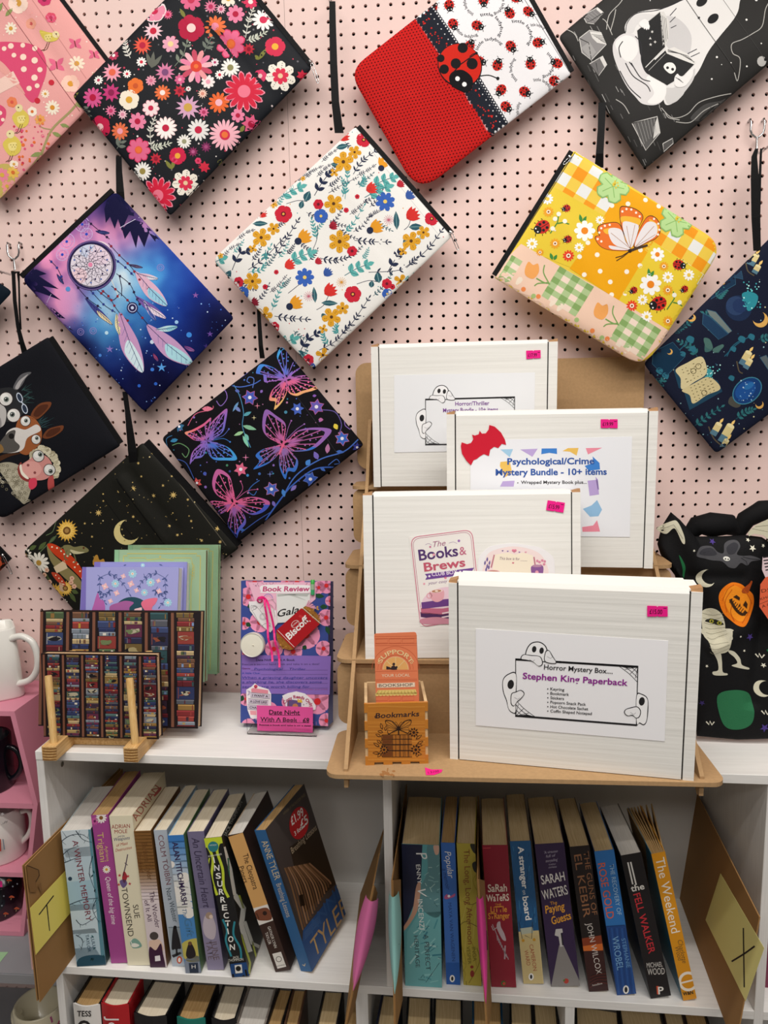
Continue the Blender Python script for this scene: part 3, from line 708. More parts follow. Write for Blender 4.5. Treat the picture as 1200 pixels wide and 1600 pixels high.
# ---- white pouch with small flowers and leaves
def art_white(a):
    NV,TL,DT = '#28304A','#5FB0AC','#2F5A66'
    for P,n in [([(470,375),(500,325),(530,285)],3),([(120,690),(155,620),(190,610)],3),([(780,700),(815,640),(830,620)],3),([(405,1040),(440,985),(480,960)],3)]: a.branch(P,NV,n,34,17,3,ang=.75)
    for P in [[(640,565),(700,570),(780,572)],[(495,640),(550,650),(600,640)],[(300,885),(365,895),(440,900)],[(190,690),(260,640),(335,560)],[(635,285),(670,230),(730,180)],[(590,960),(640,900),(700,810)],[(860,680),(950,600),(1010,520)],[(300,640),(350,560),(400,480)],[(700,700),(830,690),(900,640)],[(490,1030),(560,990),(610,930)]]: a.branch(P,NV,6,24,8,2.6,ang=.8)
    for P in [[(620,455),(655,430),(690,395)],[(282,785),(315,760),(350,718)],[(650,290),(690,270),(725,245)],[(530,365),(590,330),(650,300)],[(480,295),(510,265),(535,245)],[(80,640),(110,600),(150,580)],[(430,300),(460,270),(500,250)],[(390,310),(420,290),(455,268)],[(140,560),(180,530),(210,520)],[(700,470),(720,450),(760,430)],[(500,230),(530,200),(560,180)]]: a.branch(P,NV,8,13,4,2,ang=1.0)
    for P in [[(590,380),(600,340),(590,310)],[(600,530),(630,500),(680,420)],[(290,860),(310,810),(335,755)],[(600,390),(610,300),(610,270)],[(265,610),(260,640),(285,590)],[(575,960),(560,945),(565,925)],[(190,700),(245,690),(260,670)],[(480,560),(470,520),(460,480)],[(660,340),(680,320),(680,300)],[(530,1010),(510,980),(505,950)]]: a.branch(P,'#4E9A9C',5,22,8,2.4,ang=.7)
    for cx,cy in [(375,350),(768,308),(420,630),(660,680),(40,655),(745,350),(900,730),(345,995)]:
        a.branch([(cx - 62,cy + 34),(cx - 10,cy + 4),(cx + 34,cy - 12)],'#3E7C84',3,40,25,3,L=1,leafc=TL,ang=.85,vein='#2F6A74')
    for p,q,w in [((560,170),(615,160),26),((430,400),(450,355),34),((410,430),(420,395),24),((870,508),(930,505),30),((205,492),(272,492),24),((745,745),(735,700),34),((710,765),(715,735),24),((90,725),(115,690),28),((820,520),(815,440),26),((475,830),(468,762),22),((500,830),(570,832),24),((540,240),(575,250),20),((590,545),(560,560),22),((845,575),(870,560),22),((500,890),(520,880),24),((400,1030),(420,1060),30)]: a.leaf(p,q,w,DT,1,vein='#7FA6A8')
    for P in [[(350,408),(400,395),(440,400)],[(850,520),(870,500),(880,460)],[(465,600),(480,560),(485,500)],[(650,750),(700,735),(735,740)],[(690,470),(750,440),(770,410)],[(360,790),(410,750),(430,730)],[(480,860),(510,840),(530,800)]]: a.line(P,2.4,NV,0,sm=5)
    G,R_,B_ = '#DBA02E','#C8283C','#3A63B8'
    for x,y,r,n in [(593,232,46,5),(552,410,42,5),(245,553,42,5),(880,567,42,5),(577,570,50,6),(208,738,40,6),(543,890,42,5),(640,190,30,5),(297,515,28,5),(932,530,30,5),(590,853,28,5),(255,880,38,5),(835,735,30,4),(505,1050,32,4),(70,628,14,5),(420,300,12,5),(295,408,18,5),(555,278,20,4),(210,600,20,4),(845,610,20,4),(508,940,20,4)]: a.flower((x,y),r * .97,n,G,'#5A3A22',.17,a=x * .01,L=2,spots='#6A4420' if r > 25 else None,w=r * (.72 if n < 6 else .62))
    for x,y,r,n in [(338,452,38,6),(633,793,36,6),(487,412,22,6),(630,610,22,6),(147,740,22,6),(298,930,22,6),(777,748,22,6),(443,1070,24,6),(678,135,32,5),(967,470,30,5),(605,437,11,5),(262,762,11,5),(652,380,10,5),(310,700,10,5),(800,760,12,5)]: a.flower((x,y),r,n,R_,'#6B1D2C',.28,a=x * .013,L=2,ctr2='#E0A94A' if r > 25 else None)
    for x,y,r,n in [(770,400,42,8),(430,722,40,8),(498,462,30,5),(165,785,26,5),(778,790,22,5),(455,1100,18,5)]: a.flower((x,y),r,n,B_,'#E7C96A',.2,a=x * .02,L=2)
    for x,y,r,c,t in [(585,122,36,'#CF3330',-.5),(705,347,34,'#D63A34',-.4),(878,460,42,'#D2332F',-.6),(240,450,30,'#CF3330',-.5),(360,672,32,'#D63A34',-.5),(530,782,40,'#D2332F',-.6),(830,325,24,'#B52B3A',-.5),(483,655,22,'#B52B3A',-.5),(760,238,36,'#E29A2C',-1.2),(725,512,40,'#E29A2C',-.5),(420,555,42,'#E29A2C',-.6),(385,835,40,'#E29A2C',-.5),(870,375,30,'#3A5AA0',-.8),(522,705,28,'#3A5AA0',-.8),(210,828,26,'#8A2436',-.5),(545,505,26,'#A5283A',-.4)]:
        for k in range(5): a.leaf((x - r * .5 * math.cos(t),y - r * .5 * math.sin(t)),(x + r * math.cos(t + (k - 2) * .42),y + r * math.sin(t + (k - 2) * .42)),r * .5,c,2)
        if c == '#E29A2C': a.circ((x - r * .55 * math.cos(t),y - r * .55 * math.sin(t)),r * .36,NV,3)
    for x,y in [(785,478),(447,802),(585,742),(295,405)]:
        for k in range(14): a.line([(x,y),(x + 22 * math.cos(k * .449),y + 22 * math.sin(k * .449))],1.6,'#C96A80' if x > 440 and x < 800 and x != 585 else '#D99A3A',1)
    rng = random.Random(44)
    for k in range(70):
        x,y = rng.uniform(40,1040),rng.uniform(90,1120);t = rng.choice([-.8,-.6,-.9,.5]) + rng.uniform(-.2,.2);l = rng.uniform(45,90);a.branch([(x,y),(x + l * .5 * math.cos(t + .15),y + l * .5 * math.sin(t + .15)),(x + l * math.cos(t),y + l * math.sin(t))],rng.choice([NV,NV,DT,'#4E9A9C']),5,15,6,2,L=-1)
    rng = random.Random(5)
    for _ in range(60):
        x,y = rng.uniform(60,1040),rng.uniform(90,1100);a.circ((x,y),2.6,rng.choice([NV,'#D99A3A','#4E9A9C',R_]),-1,6)
    a.line([(635,85),(1045,600)],1.4,'#BFC3C2',-1);a.line([(560,370),(890,735)],1.2,'#BFC3C2',-1)
# ---- red pouch with a ladybird
def ladybird(a,x,y,r,t,L=1):
    ca,sa = math.cos(t),math.sin(t);Q = lambda u,v: (x + r * (u * ca - v * sa),y + r * (u * sa + v * ca))
    for s in (-1,1):
        a.line([Q(1.0,.2 * s),Q(1.3,.4 * s),Q(1.4,.6 * s)],r * .09,'#1C1C1E',L)
        for u in (-.5,0,.5): a.line([Q(u,.8 * s),Q(u + .1,1.02 * s)],r * .09,'#1C1C1E',L)
    a.circ((x,y),r,'#C92A22',L,16,ry=r * .86,a=t);a.circ(Q(.72,0),r * .5,'#1C1C1E',L + 1,12,ry=r * .56,a=t)
    a.line([Q(-1,0),Q(.6,0)],r * .08,'#1C1C1E',L + 1)
    for u,v in [(-.45,.4),(-.45,-.4),(.12,.45),(.12,-.45)]: a.circ(Q(u,v),r * .2,'#1C1C1E',L + 1,8)
    for v in (-.25,.25): a.circ(Q(.85,v),r * .11,'#F2F2F2',L + 2,6)
def base_lady(p):
    e0,e1 = np.array([447,82]),np.array([815,645]);k = (p[:,0] - 447) * -(645 - 82) + (p[:,1] - 82) * (815 - 447)
    return np.where((k > 0)[:,None],np.array([196.,30,28]),np.array([236.,235,238]))
def art_lady(a):
    # photo zoom 3: origin (500, 0), x3
    red = [(60,130),(140,330),(470,875),(545,870),(815,642),(770,590),(715,500),(690,455),(640,440),(560,330),(540,245),(500,160),(447,85),(250,50)]
    d1 = unit(np.array([-.77,.64]));d2 = unit(np.array([.5,.87]))
    for i in range(-2,62):
        for j in range(-30,62):
            p = np.array([447,85]) + d1 * 15.2 * i + d2 * 15.2 * j + d2 * (7 if i % 2 else 0)
            e0,e1 = np.array([447,82]),np.array([815,645]);n_ = np.array([-(e1 - e0)[1],(e1 - e0)[0]]);
            if (p - e0) @ n_ / np.linalg.norm(n_) < 8: continue
            if p[0] < 120 or p[1] < 20: continue
            a.circ(p,3.6,'#3A0A10',1,5)
    band = [(447,85),(515,25),(565,100),(620,190),(690,320),(760,420),(830,530),(880,590),(808,640),(770,575),(700,470),(620,350),(545,240),(495,150)]
    a.poly(band,'#20242E',2)
    for i in range(46):
        s = i / 45;p = np.array([452,88]) + (np.array([806,630]) - np.array([452,88])) * s + np.array([4,2]) * math.sin(i * 2.1);a.circ(p,9,'#20242E',2,8)
        p = np.array([516,24]) + (np.array([878,588]) - np.array([516,24])) * s;a.circ(p,10,'#20242E',2,8);a.circ(p + np.array([1,-1]),4,'#E8E8EA',3,6)
        if i % 2: a.circ(p + np.array([-20,12]),3,'#E8E8EA',3,6)
    rng = random.Random(4)
    for i in range(60):
        s = rng.random();p = np.array([462,92]) + (np.array([800,610]) - np.array([462,92])) * s + np.array([.83,-.55]) * rng.uniform(2,42);a.circ(p,rng.uniform(3,5),'#C92A22',3,6)
    # large ladybird on the band
    a.circ((655,320),106,'#1C1C1E',4,28,ry=98,a=.6);a.circ((655,318),102,'#CE2A1E',5,28,ry=94,a=.6)
    a.line([(730,265),(655,318),(610,370)],5,'#1C1C1E',6)
    for x,y,r in [(636,312,24),(712,312,26),(582,338,22),(668,240,24),(566,288,18)]: a.circ((x,y),r,'#1C1C1E',6,14)
    a.blob([(605,375),(625,348),(670,342),(712,375),(712,420),(690,442),(650,432),(615,410)],'#17171A',6)
    for x,y in [(644,381),(676,406)]: a.circ((x,y),11,'#F4F4F4',7,10)
    a.line([(742,368),(790,362),(835,378)],4,'#1C1C1E',4,sm=5);a.circ((832,376),8,'#1C1C1E',4,8);a.line([(700,280),(715,268),(735,262)],4,'#1C1C1E',6);a.circ((732,264),7,'#1C1C1E',6,8)
    for x,y,t in [(527,42,-1),(605,32,1.4),(623,125,1.2),(735,135,.4),(765,15,1.5),(887,75,-2.1),(975,62,.6),(892,228,.9),(1020,208,-.2),(830,315,-1.2),(985,308,-1.7),(1110,303,3.4),(848,428,2.2),(957,436,.5),(870,505,.7),(1097,385,.2),(915,0,.2),(700,230,-1.1),(745,300,0.2)]: ladybird(a,x,y,27,t,1)
    for cx,cy,r,a0,a1 in [(780,150,62,-2.0,.6),(700,120,72,2.6,1.0),(800,265,62,-2.9,-.7),(920,180,62,-1.9,.7),(1010,190,60,-1.95,-.9),(960,330,62,2.2,3.9),(1030,310,56,-1.0,1.4),(1020,445,58,-1.9,-.3),(820,440,52,2.3,3.6),(745,20,62,2.0,3.5),(990,520,60,2.8,3.7),(790,20,62,-.6,1.2)]: a.arc_text('little ladybug',(cx,cy),r,a0,a1,15,'#2A2A32',0,bold=.01)
    a.line([(948,-10),(1166,338)],2.5,'#3A3A40',0)
# ---- black and white pouch with a ghost reading
def art_ghost(a):
    # zoom 4: origin (850, 0), x3.43
    G1,G2,G3 = '#8E8C8C','#5A5958','#C9C7C6'
    rng = random.Random(8)
    for _ in range(95):
        x,y = rng.uniform(90,720),rng.uniform(140,870)
        if y > 430 + (x - 90) * 1.9 and False: continue
        l = rng.uniform(16,46);a.line([(x,y),(x + l * .5,y + l)],rng.uniform(2.2,4.2),rng.choice(['#6A6968','#8A8988','#4E4D4C','#A9A8A6']),0)
    for x,y,r in [(1075,118,6),(915,320,6),(940,360,3),(888,436,5),(990,350,4),(1078,365,5),(1155,243,4),(1130,8,8),(700,10,3),(560,20,3),(1010,60,3)]: a.circ((x,y),r,'#E9E8E4',0,8)
    for P in [[(330,170),(345,90),(400,30),(420,0)],[(350,180),(370,110),(380,60)],[(310,110),(330,130),(360,200)],[(1010,400),(1030,440),(1040,330),(1000,300),(995,250),(1050,225),(1110,190),(1160,150),(1180,60),(1200,20)],[(620,590),(680,640),(760,620),(820,560),(900,530),(1000,505)],[(700,660),(780,660),(850,600),(930,560)],[(640,610),(660,640),(720,650)],[(380,540),(420,570),(450,620)],[(120,160),(160,190),(180,230)]]: a.line(P,4,'#B9B7B2',0,sm=6);
    a.blob([(780,640),(850,570),(940,545),(1000,515),(930,590),(850,650)],'#4A4948',0)
    # books on the ground
    for Q,c in [([(185,215),(240,172),(300,185),(328,250),(250,330),(200,290)],G1),([(205,85),(285,45),(315,75),(265,138),(225,130)],'#7A7878'),([(240,350),(310,310),(332,355),(290,412)],'#6E6C6C'),([(465,670),(598,636),(615,720),(540,812)],G2),([(632,775),(685,745),(690,770),(640,815)],G2)]: a.poly(Q,c,1);a.line(Q + [Q[0]],4,'#D4D2CE',2)
    a.poly([(240,178),(300,187),(327,250),(280,240),(255,215)],'#DAD8D4',2);a.poly([(195,265),(240,235),(275,290),(245,325)],'#A3A1A0',3);a.poly([(598,640),(614,718),(575,755),(580,690)],'#D4D2CE',2)
    for q in [[(205,85),(250,118),(225,130)],[(250,118),(315,75),(290,110),(265,138)],[(240,350),(290,412),(275,345)],[(185,215),(235,240),(250,330)],[(465,670),(590,645),(575,755)]]: a.line(q,4,'#3A3938',3)
    a.poly([(285,45),(315,75),(308,88),(278,56)],'#DAD8D4',3);a.poly([(310,310),(332,355),(320,370),(295,322)],'#DAD8D4',3)
    for k in range(4): a.line([(220 + 14 * k,92 - 9 * k),(262 + 10 * k,128 - 10 * k)],2,'#A5A3A1',3)
    for k in range(7): a.line([(478 + 17 * k,672 - 5 * k),(520 + 12 * k,790 - 12 * k)],2,'#A5A3A1',3)
    for k in range(5): a.line([(250 + 12 * k,195 + 8 * k),(312 + 3 * k,205 + 9 * k)],2,'#4E4D4C',4)
    # the ghost
    a.blob([(640,60),(745,10),(780,-20),(1020,-40),(1035,40),(1010,110),(930,210),(870,290),(820,390),(760,470),(735,520),(690,560),(640,570),(620,480),(600,350),(480,260),(430,190),(432,140),(480,90),(560,70)],'#E6E4E2',2)
    a.blob([(600,120),(700,110),(780,200),(760,330),(700,320),(640,240)],'#CFCDCD',3)
    a.blob([(435,190),(440,140),(490,95),(570,95),(600,110),(545,125),(490,150),(470,190)],'#D9D7D6',3);a.line([(430,188),(440,135),(490,88),(600,72),(700,30),(750,8)],4,'#26262C',3,sm=6)
    # crossed legs
    a.blob([(370,235),(420,195),(480,205),(515,260),(515,350),(545,410),(610,420),(645,480),(635,540),(590,575),(520,570),(480,530),(440,480),(400,400),(365,300)],'#DCD9D9',3)
    a.blob([(540,430),(600,420),(645,480),(632,545),(585,570),(545,560),(580,510)],'#F0EEEC',4)
    a.blob([(375,250),(425,205),(480,225),(495,290),(460,340),(420,330)],'#EFEDEB',4)
    for P in [[(415,235),(395,270),(405,320)],[(430,350),(470,420),(540,470),(560,505)],[(460,350),(510,430),(560,450)],[(400,390),(450,480),(510,540)],[(480,210),(510,250),(515,345),(545,408)],[(450,345),(470,370)]]: a.line(P,5,'#2C2C30',5,sm=6)
    a.blob([(640,490),(690,480),(735,440),(780,400),(800,380),(790,440),(740,510),(700,555),(650,565)],'#CFCDCC',3)
    # open book held in the lap
    a.poly([(490,180),(612,82),(640,268),(535,375),(505,300)],'#232324',5);a.poly([(612,82),(632,78),(660,130),(660,220),(640,268),(628,262)],'#DAD8D4',5)
    a.poly([(535,385),(640,285),(800,352),(740,415),(650,470),(560,420)],'#232324',6);a.poly([(640,280),(690,265),(760,300),(805,345),(795,358),(650,300)],'#E2E0DC',7)
    for k in range(4): a.line([(616 + 9 * k,95 + 6 * k),(630 + 8 * k,260 - 12 * k)],2,'#3A3A3C',6);a.line([(655,290 - 4 * k),(720 + 14 * k,300 + 4 * k),(795,345 + k)],2,'#3A3A3C',8)
    a.line([(535,375),(640,268)],4,'#E9E7E3',7);a.line([(552,392),(642,300)],2.5,'#B9B7B3',8);a.line([(612,80),(490,180)],3,'#C9C7C3',6)
    a.blob([(632,370),(650,350),(680,350),(697,372),(692,395),(670,408),(645,392)],'#F0EEEA',8)
    for x,y in [(653,376),(680,384)]: a.circ((x,y),8,'#232324',9,8)
    for x,y,n in [(570,187,6),(560,222,3),(562,254,5),(586,240,4)]: a.star((x,y),9,n,'#DAD8D4',.4,L=6)
    # hands
    for fx,fy,t in [(512,150,1.1),(524,158,1.15),(536,162,1.2),(547,160,1.3)]: a.leaf((fx,fy - 18),(fx + 14 * math.cos(t),fy + 18),16,'#F0EEEC',8)
    a.blob([(500,140),(530,120),(552,140),(540,160),(510,160)],'#EDEBE9',7)
    a.blob([(690,430),(705,408),(720,420),(745,420),(760,400),(785,385),(785,420),(750,470),(710,480),(690,465)],'#EDEBE9',8)
    for k in range(3): a.line([(695 + 12 * k,428 + 8 * k),(720 + 8 * k,440 + 8 * k)],3,'#3A3A3C',9)
    for x,y in [(835,25),(895,115)]: a.circ((x,y),33,'#1A1A1C',4,16,ry=22,a=-.65)
    a.circ((820,110),7,'#3A3A3C',4,8)
    for P in [[(665,100),(700,60)],[(665,135),(695,105)],[(670,165),(700,150)],[(760,300),(810,275)],[(770,320),(825,295)]]: a.line(P,4,'#34343C',4)
    a.circ((1160,335),26,'#BFBDBA',1,12);a.circ((1180,325),8,'#1A1A1C',2,8)
    a.line([(745,5),(1020,400)],2.5,'#3C3B3A',9);a.line([(935,0),(1180,330)],2,'#454443',3)
# ---- yellow patchwork pouch
def art_yellow(a):
    X,Y_ = unit(np.array([205,128])),unit(np.array([-145,235]))
    def cloth(poly,col,L=0): a.poly(poly,col,L)
    def gingham(o,nx,ny,sz,c1,c2,mid,L=1,skew=Y_):
        for i in range(nx):
            for j in range(ny):
                c = c1 if (i % 2 == 0 and j % 2 == 0) else (mid if (i % 2) != (j % 2) else c2)
                p = np.array(o) + X * sz * i + skew * sz * j;a.poly([p,p + X * sz,p + X * sz + skew * sz,p + skew * sz],c,L)
    cloth([(380,20),(620,165),(520,330),(290,190)],'#EBCB52',0);gingham((390,42),5,4,50,'#E8EAE8','#F09A1C','#EDCB4E')
    cloth([(300,190),(520,322),(375,532),(150,440)],'#E7CA3C',2)
    cloth([(600,172),(800,285),(720,440),(575,672),(370,535),(470,390)],'#EFA910',2)
    gingham((785,290),6,4,50,'#F09A1C','#E8EAE8','#EDCB4E',2)
    cloth([(718,425),(955,575),(800,800),(572,670)],'#E9CC3A',3)
    # lower strip
    cloth([(170,432),(800,800),(650,940),(30,570)],'#F0CDB6',4)
    for o,n in [((330,525),5),((612,702),5),((120,470),3)]:
        p0 = np.array(o)
        for i in range(n):
            for j in range(6):
                c = '#86A865' if (i % 2 == 0 and j % 2 == 0) else ('#AFC690' if (i % 2) != (j % 2) else '#F2DCCB')
                if n == 3 and i > 1: continue
                p = p0 + X * 33 * i + Y_ * 24 * j;a.poly([p,p + X * 33,p + X * 33 + Y_ * 24,p + Y_ * 24],c,5)
    for x,y in [(215,545),(500,715)]:
        a.blob([(x - 30,y - 5),(x - 15,y - 38),(x + 5,y - 25),(x + 25,y - 30),(x + 28,y + 5),(x + 5,y + 32),(x - 25,y + 20)],'#F0A75C',6)
        a.line([(x + 18,y + 30),(x + 50,y + 48),(x + 72,y + 50)],6,'#7BA35A',6,sm=4)
        for q in [(x + 52,y - 25),(x + 10,y + 62),(x + 75,y + 55)]: a.line([(x + 70,y + 50),((x + 60 + q[0]) / 2 - 8,(y + 40 + q[1]) / 2),q],5,'#7BA35A',6,sm=4)
    for x,y,c in [(120,577,'#A9C27E'),(180,620,'#EE8C50'),(222,648,'#A9C27E'),(242,650,'#EE8C50'),(400,748,'#A9C27E'),(465,793,'#EE8C50'),(505,822,'#A9C27E'),(527,826,'#EE8C50')]: a.circ((x,y),10,c,5,10)
    for x,y in [(290,690),(320,710),(560,868),(600,885),(150,600)]: a.petal((x,y),-.9,36,24,'#F3E3CF',5)
    for x,y in [(686,250),(742,275),(612,268),(545,275),(590,205),(720,395),(483,480),(410,488),(430,562),(495,548),(605,550),(543,645),(537,592),(662,460),(660,525),(445,430),(775,345),(600,640)]: a.circ((x,y),10,'#FBF3E2',3,12)
    for x,y,r in [(432,380,44),(705,602,46),(733,478,30),(495,335,18),(215,432,24),(280,245,24),(408,450,20),(672,665,22),(777,572,24),(865,562,24),(690,735,24),(310,378,4)]: a.flower((x,y),r,8 if r > 25 else 10,'#FBFAF5','#EE8A1E' if r > 25 else '#EDC84A',.33,a=x * .1,L=5)
    for x,y,r,c in [(310,432,22,'#EFA42A'),(283,300,22,'#EFA42A'),(365,483,24,'#E8402A'),(760,527,20,'#EFA42A'),(777,625,22,'#EFA42A'),(628,690,24,'#E8402A'),(780,752,22,'#EFA42A'),(248,468,16,'#EFA42A')]: a.flower((x,y),r,11,c,'#FBF0D8',.38,L=5,ctr2='#8A4A1A')
    for x,y,r,t in [(258,362,32,2.6),(358,285,17,2.8),(362,415,17,2.8),(740,680,34,2.8),(822,520,25,0.2),(635,626,16,2.6),(848,620,16,2.6)]: ladybird(a,x,y,r,t,5)
    for P in [[(290,390),(320,345),(325,310)],[(315,350),(345,345),(368,352)],[(775,705),(805,660),(800,630)],[(800,675),(825,680),(840,690)]]: a.line(P,5,'#4E8A3A',5)
    for x,y in [(325,310),(350,340),(300,370),(805,645),(828,675),(310,330)]: a.circ((x,y),10,'#F4F3E6',6,8)
    for p,q in [((420,345),(412,310)),((425,345),(440,318)),((700,570),(695,535)),((705,570),(718,545)),((300,500),(290,470)),((305,500),(318,478))]: a.leaf(p,q,14,'#3F8A3F',5)
    for x,y in [(550,195),(812,335)]:
        a.flower((x,y),66,5,'#B9DC96',None,a=.2,L=6,w=52,out='#8DBB6C',tip=.4);[a.petal((x,y),.2 + k * 1.2566,70,40,'#B9DC96',7,pt=True) for k in range(5)]
        for k in range(5): a.line([(x,y),(x + 48 * math.cos(.2 + k * 1.2566),y + 48 * math.sin(.2 + k * 1.2566))],3,'#86B866',8)
        for k in range(12): a.circ((x + 12 * math.cos(k * 2.4) * (k % 3) * .6 + 8,y - 8 + 12 * math.sin(k * 2.4) * (k % 3) * .6),4,'#E3C33A',9,6)
    # large butterfly
    O = '#E9742A'
    for Q in [[(578,285),(605,278),(650,292),(675,322),(655,370),(625,450),(600,410),(580,350)],[(485,365),(520,348),(575,350),(600,420),(620,462),(540,440),(495,405)],[(473,408),(500,402),(540,438),(615,462),(540,462),(495,445)],[(690,322),(725,322),(748,360),(735,405),(690,430),(635,450),(650,390)]]:
        a.blob(Q,'#3A2A1E',5);c = np.mean(Q,0);a.blob([c + (np.array(q) - c) * .95 for q in Q],O,6)
    for Q in [[(590,345),(640,350),(655,370),(625,450),(600,410)],[(530,375),(580,375),(600,425),(618,460),(550,435)],[(535,442),(612,460),(545,458)],[(690,345),(728,350),(730,395),(690,425),(640,447),(655,395)]]: a.blob(Q,'#E9E4E6',7)
    for Q in [[(586,320),(660,330),(652,360),(590,350)],[(510,375),(560,368),(575,385),(525,395)],[(700,330),(740,360),(725,400),(712,370)]]: a.blob(Q,'#F0B83A',6.5,4)
    for p,q in [((620,450),(605,360)),((620,450),(640,355)),((620,455),(540,390)),((640,448),(720,360)),((640,448),(725,395)),((615,460),(560,445))]: a.line([p,q],2,'#B98A6A',8)
    rng = random.Random(2)
    for (x,y) in [(588,300),(605,290),(625,292),(645,305),(660,320),(500,370),(515,360),(535,356),(492,388),(485,415),(500,425),(720,330),(738,350),(742,375),(736,395)]: a.circ((x,y),5,'#FBF3E2',8,7)
    a.line([(615,465),(650,452),(692,440)],11,'#4A3526',8,9);a.circ((618,464),8,'#2E2018',9,8)
    a.line([(612,468),(585,485),(558,492)],3,'#3A2A1E',8);a.line([(612,470),(590,488),(562,505)],3,'#3A2A1E',8)
    a.line([(395,50),(66,565)],2.5,'#2E2E2E',6)
def smooth_noise(p,f,seed):
    rng = np.random.default_rng(seed);o = np.zeros(len(p))
    for k in range(5):
        a,ph = rng.uniform(0,6.28),rng.uniform(0,6.28);ff = f * (0.6 + .5 * k);o += np.sin(ff * (p[:,0] * math.cos(a) + p[:,1] * math.sin(a)) + ph + 1.3 * np.sin(ff * .7 * (p[:,1] * math.cos(a) - p[:,0] * math.sin(a)) + 2 * ph)) / (1 + .5 * k)
    return o / 2.6
def mix(a,b,t): return a + (np.asarray(b,float) - a) * np.clip(t,0,1)[:,None]
# ---- blue and violet pouch with a dream catcher (zoom 6: origin (0, 280), x3.158)
def base_dream(p):
    c = np.tile(np.array([26.,32,104]),(len(p),1));n = smooth_noise(p,.012,3);n2 = smooth_noise(p,.03,5)
    g = lambda x,y,r: np.exp(-(((p[:,0] - x) ** 2 + (p[:,1] - y) ** 2) / r ** 2))
    c = mix(c,(22,60,168),g(760,640,380) * 1.1 + .15 * n)
    c = mix(c,(96,62,150),g(330,330,300) * (1 + .3 * n))
    c = mix(c,(240,150,196),(g(270,440,150) + g(640,270,120) + g(350,620,110) + .7 * g(480,300,200)) * (.85 + .5 * n2))
    c = mix(c,(76,160,226),(g(640,560,190) + .9 * g(560,720,150) + .5 * g(760,420,120)) * (.9 + .4 * n2))
    c = mix(c,(206,230,244),(g(600,500,90) + .7 * g(540,640,80)) * (.9 + .5 * n2))
    c = mix(c,(10,12,52),g(780,1040,260) + g(1130,720,170) + .8 * g(400,850,90) + g(600,110,110) + g(150,500,70))
    return c + (n2 * 6)[:,None]
def feather(a,p,q,w,c1,c2,L=4):
    p,q = np.asarray(p,float),np.asarray(q,float);d = q - p;n = np.array([-d[1],d[0]]);n = n / np.linalg.norm(n)
    a.blob([p,p + d * .2 + n * w * .6,p + d * .55 + n * w,p + d * .85 + n * w * .6,q,p + d * .8 - n * w * .45,p + d * .5 - n * w * .6,p + d * .2 - n * w * .35],c1,L,4)
    a.blob([p + d * .45 + n * w * .1,p + d * .6 + n * w * .85,p + d * .86 + n * w * .5,q,p + d * .8 - n * w * .3],c2,L + 1,4)
    a.line([p,p + d * .5 + n * w * .12,q],2.5,'#2B3263',L + 2)
    for k in range(7):
        m_ = p + d * (.25 + .1 * k);a.line([m_,m_ + d * .1 + n * w * .55],1.4,'#5D6CA8',L + 2)
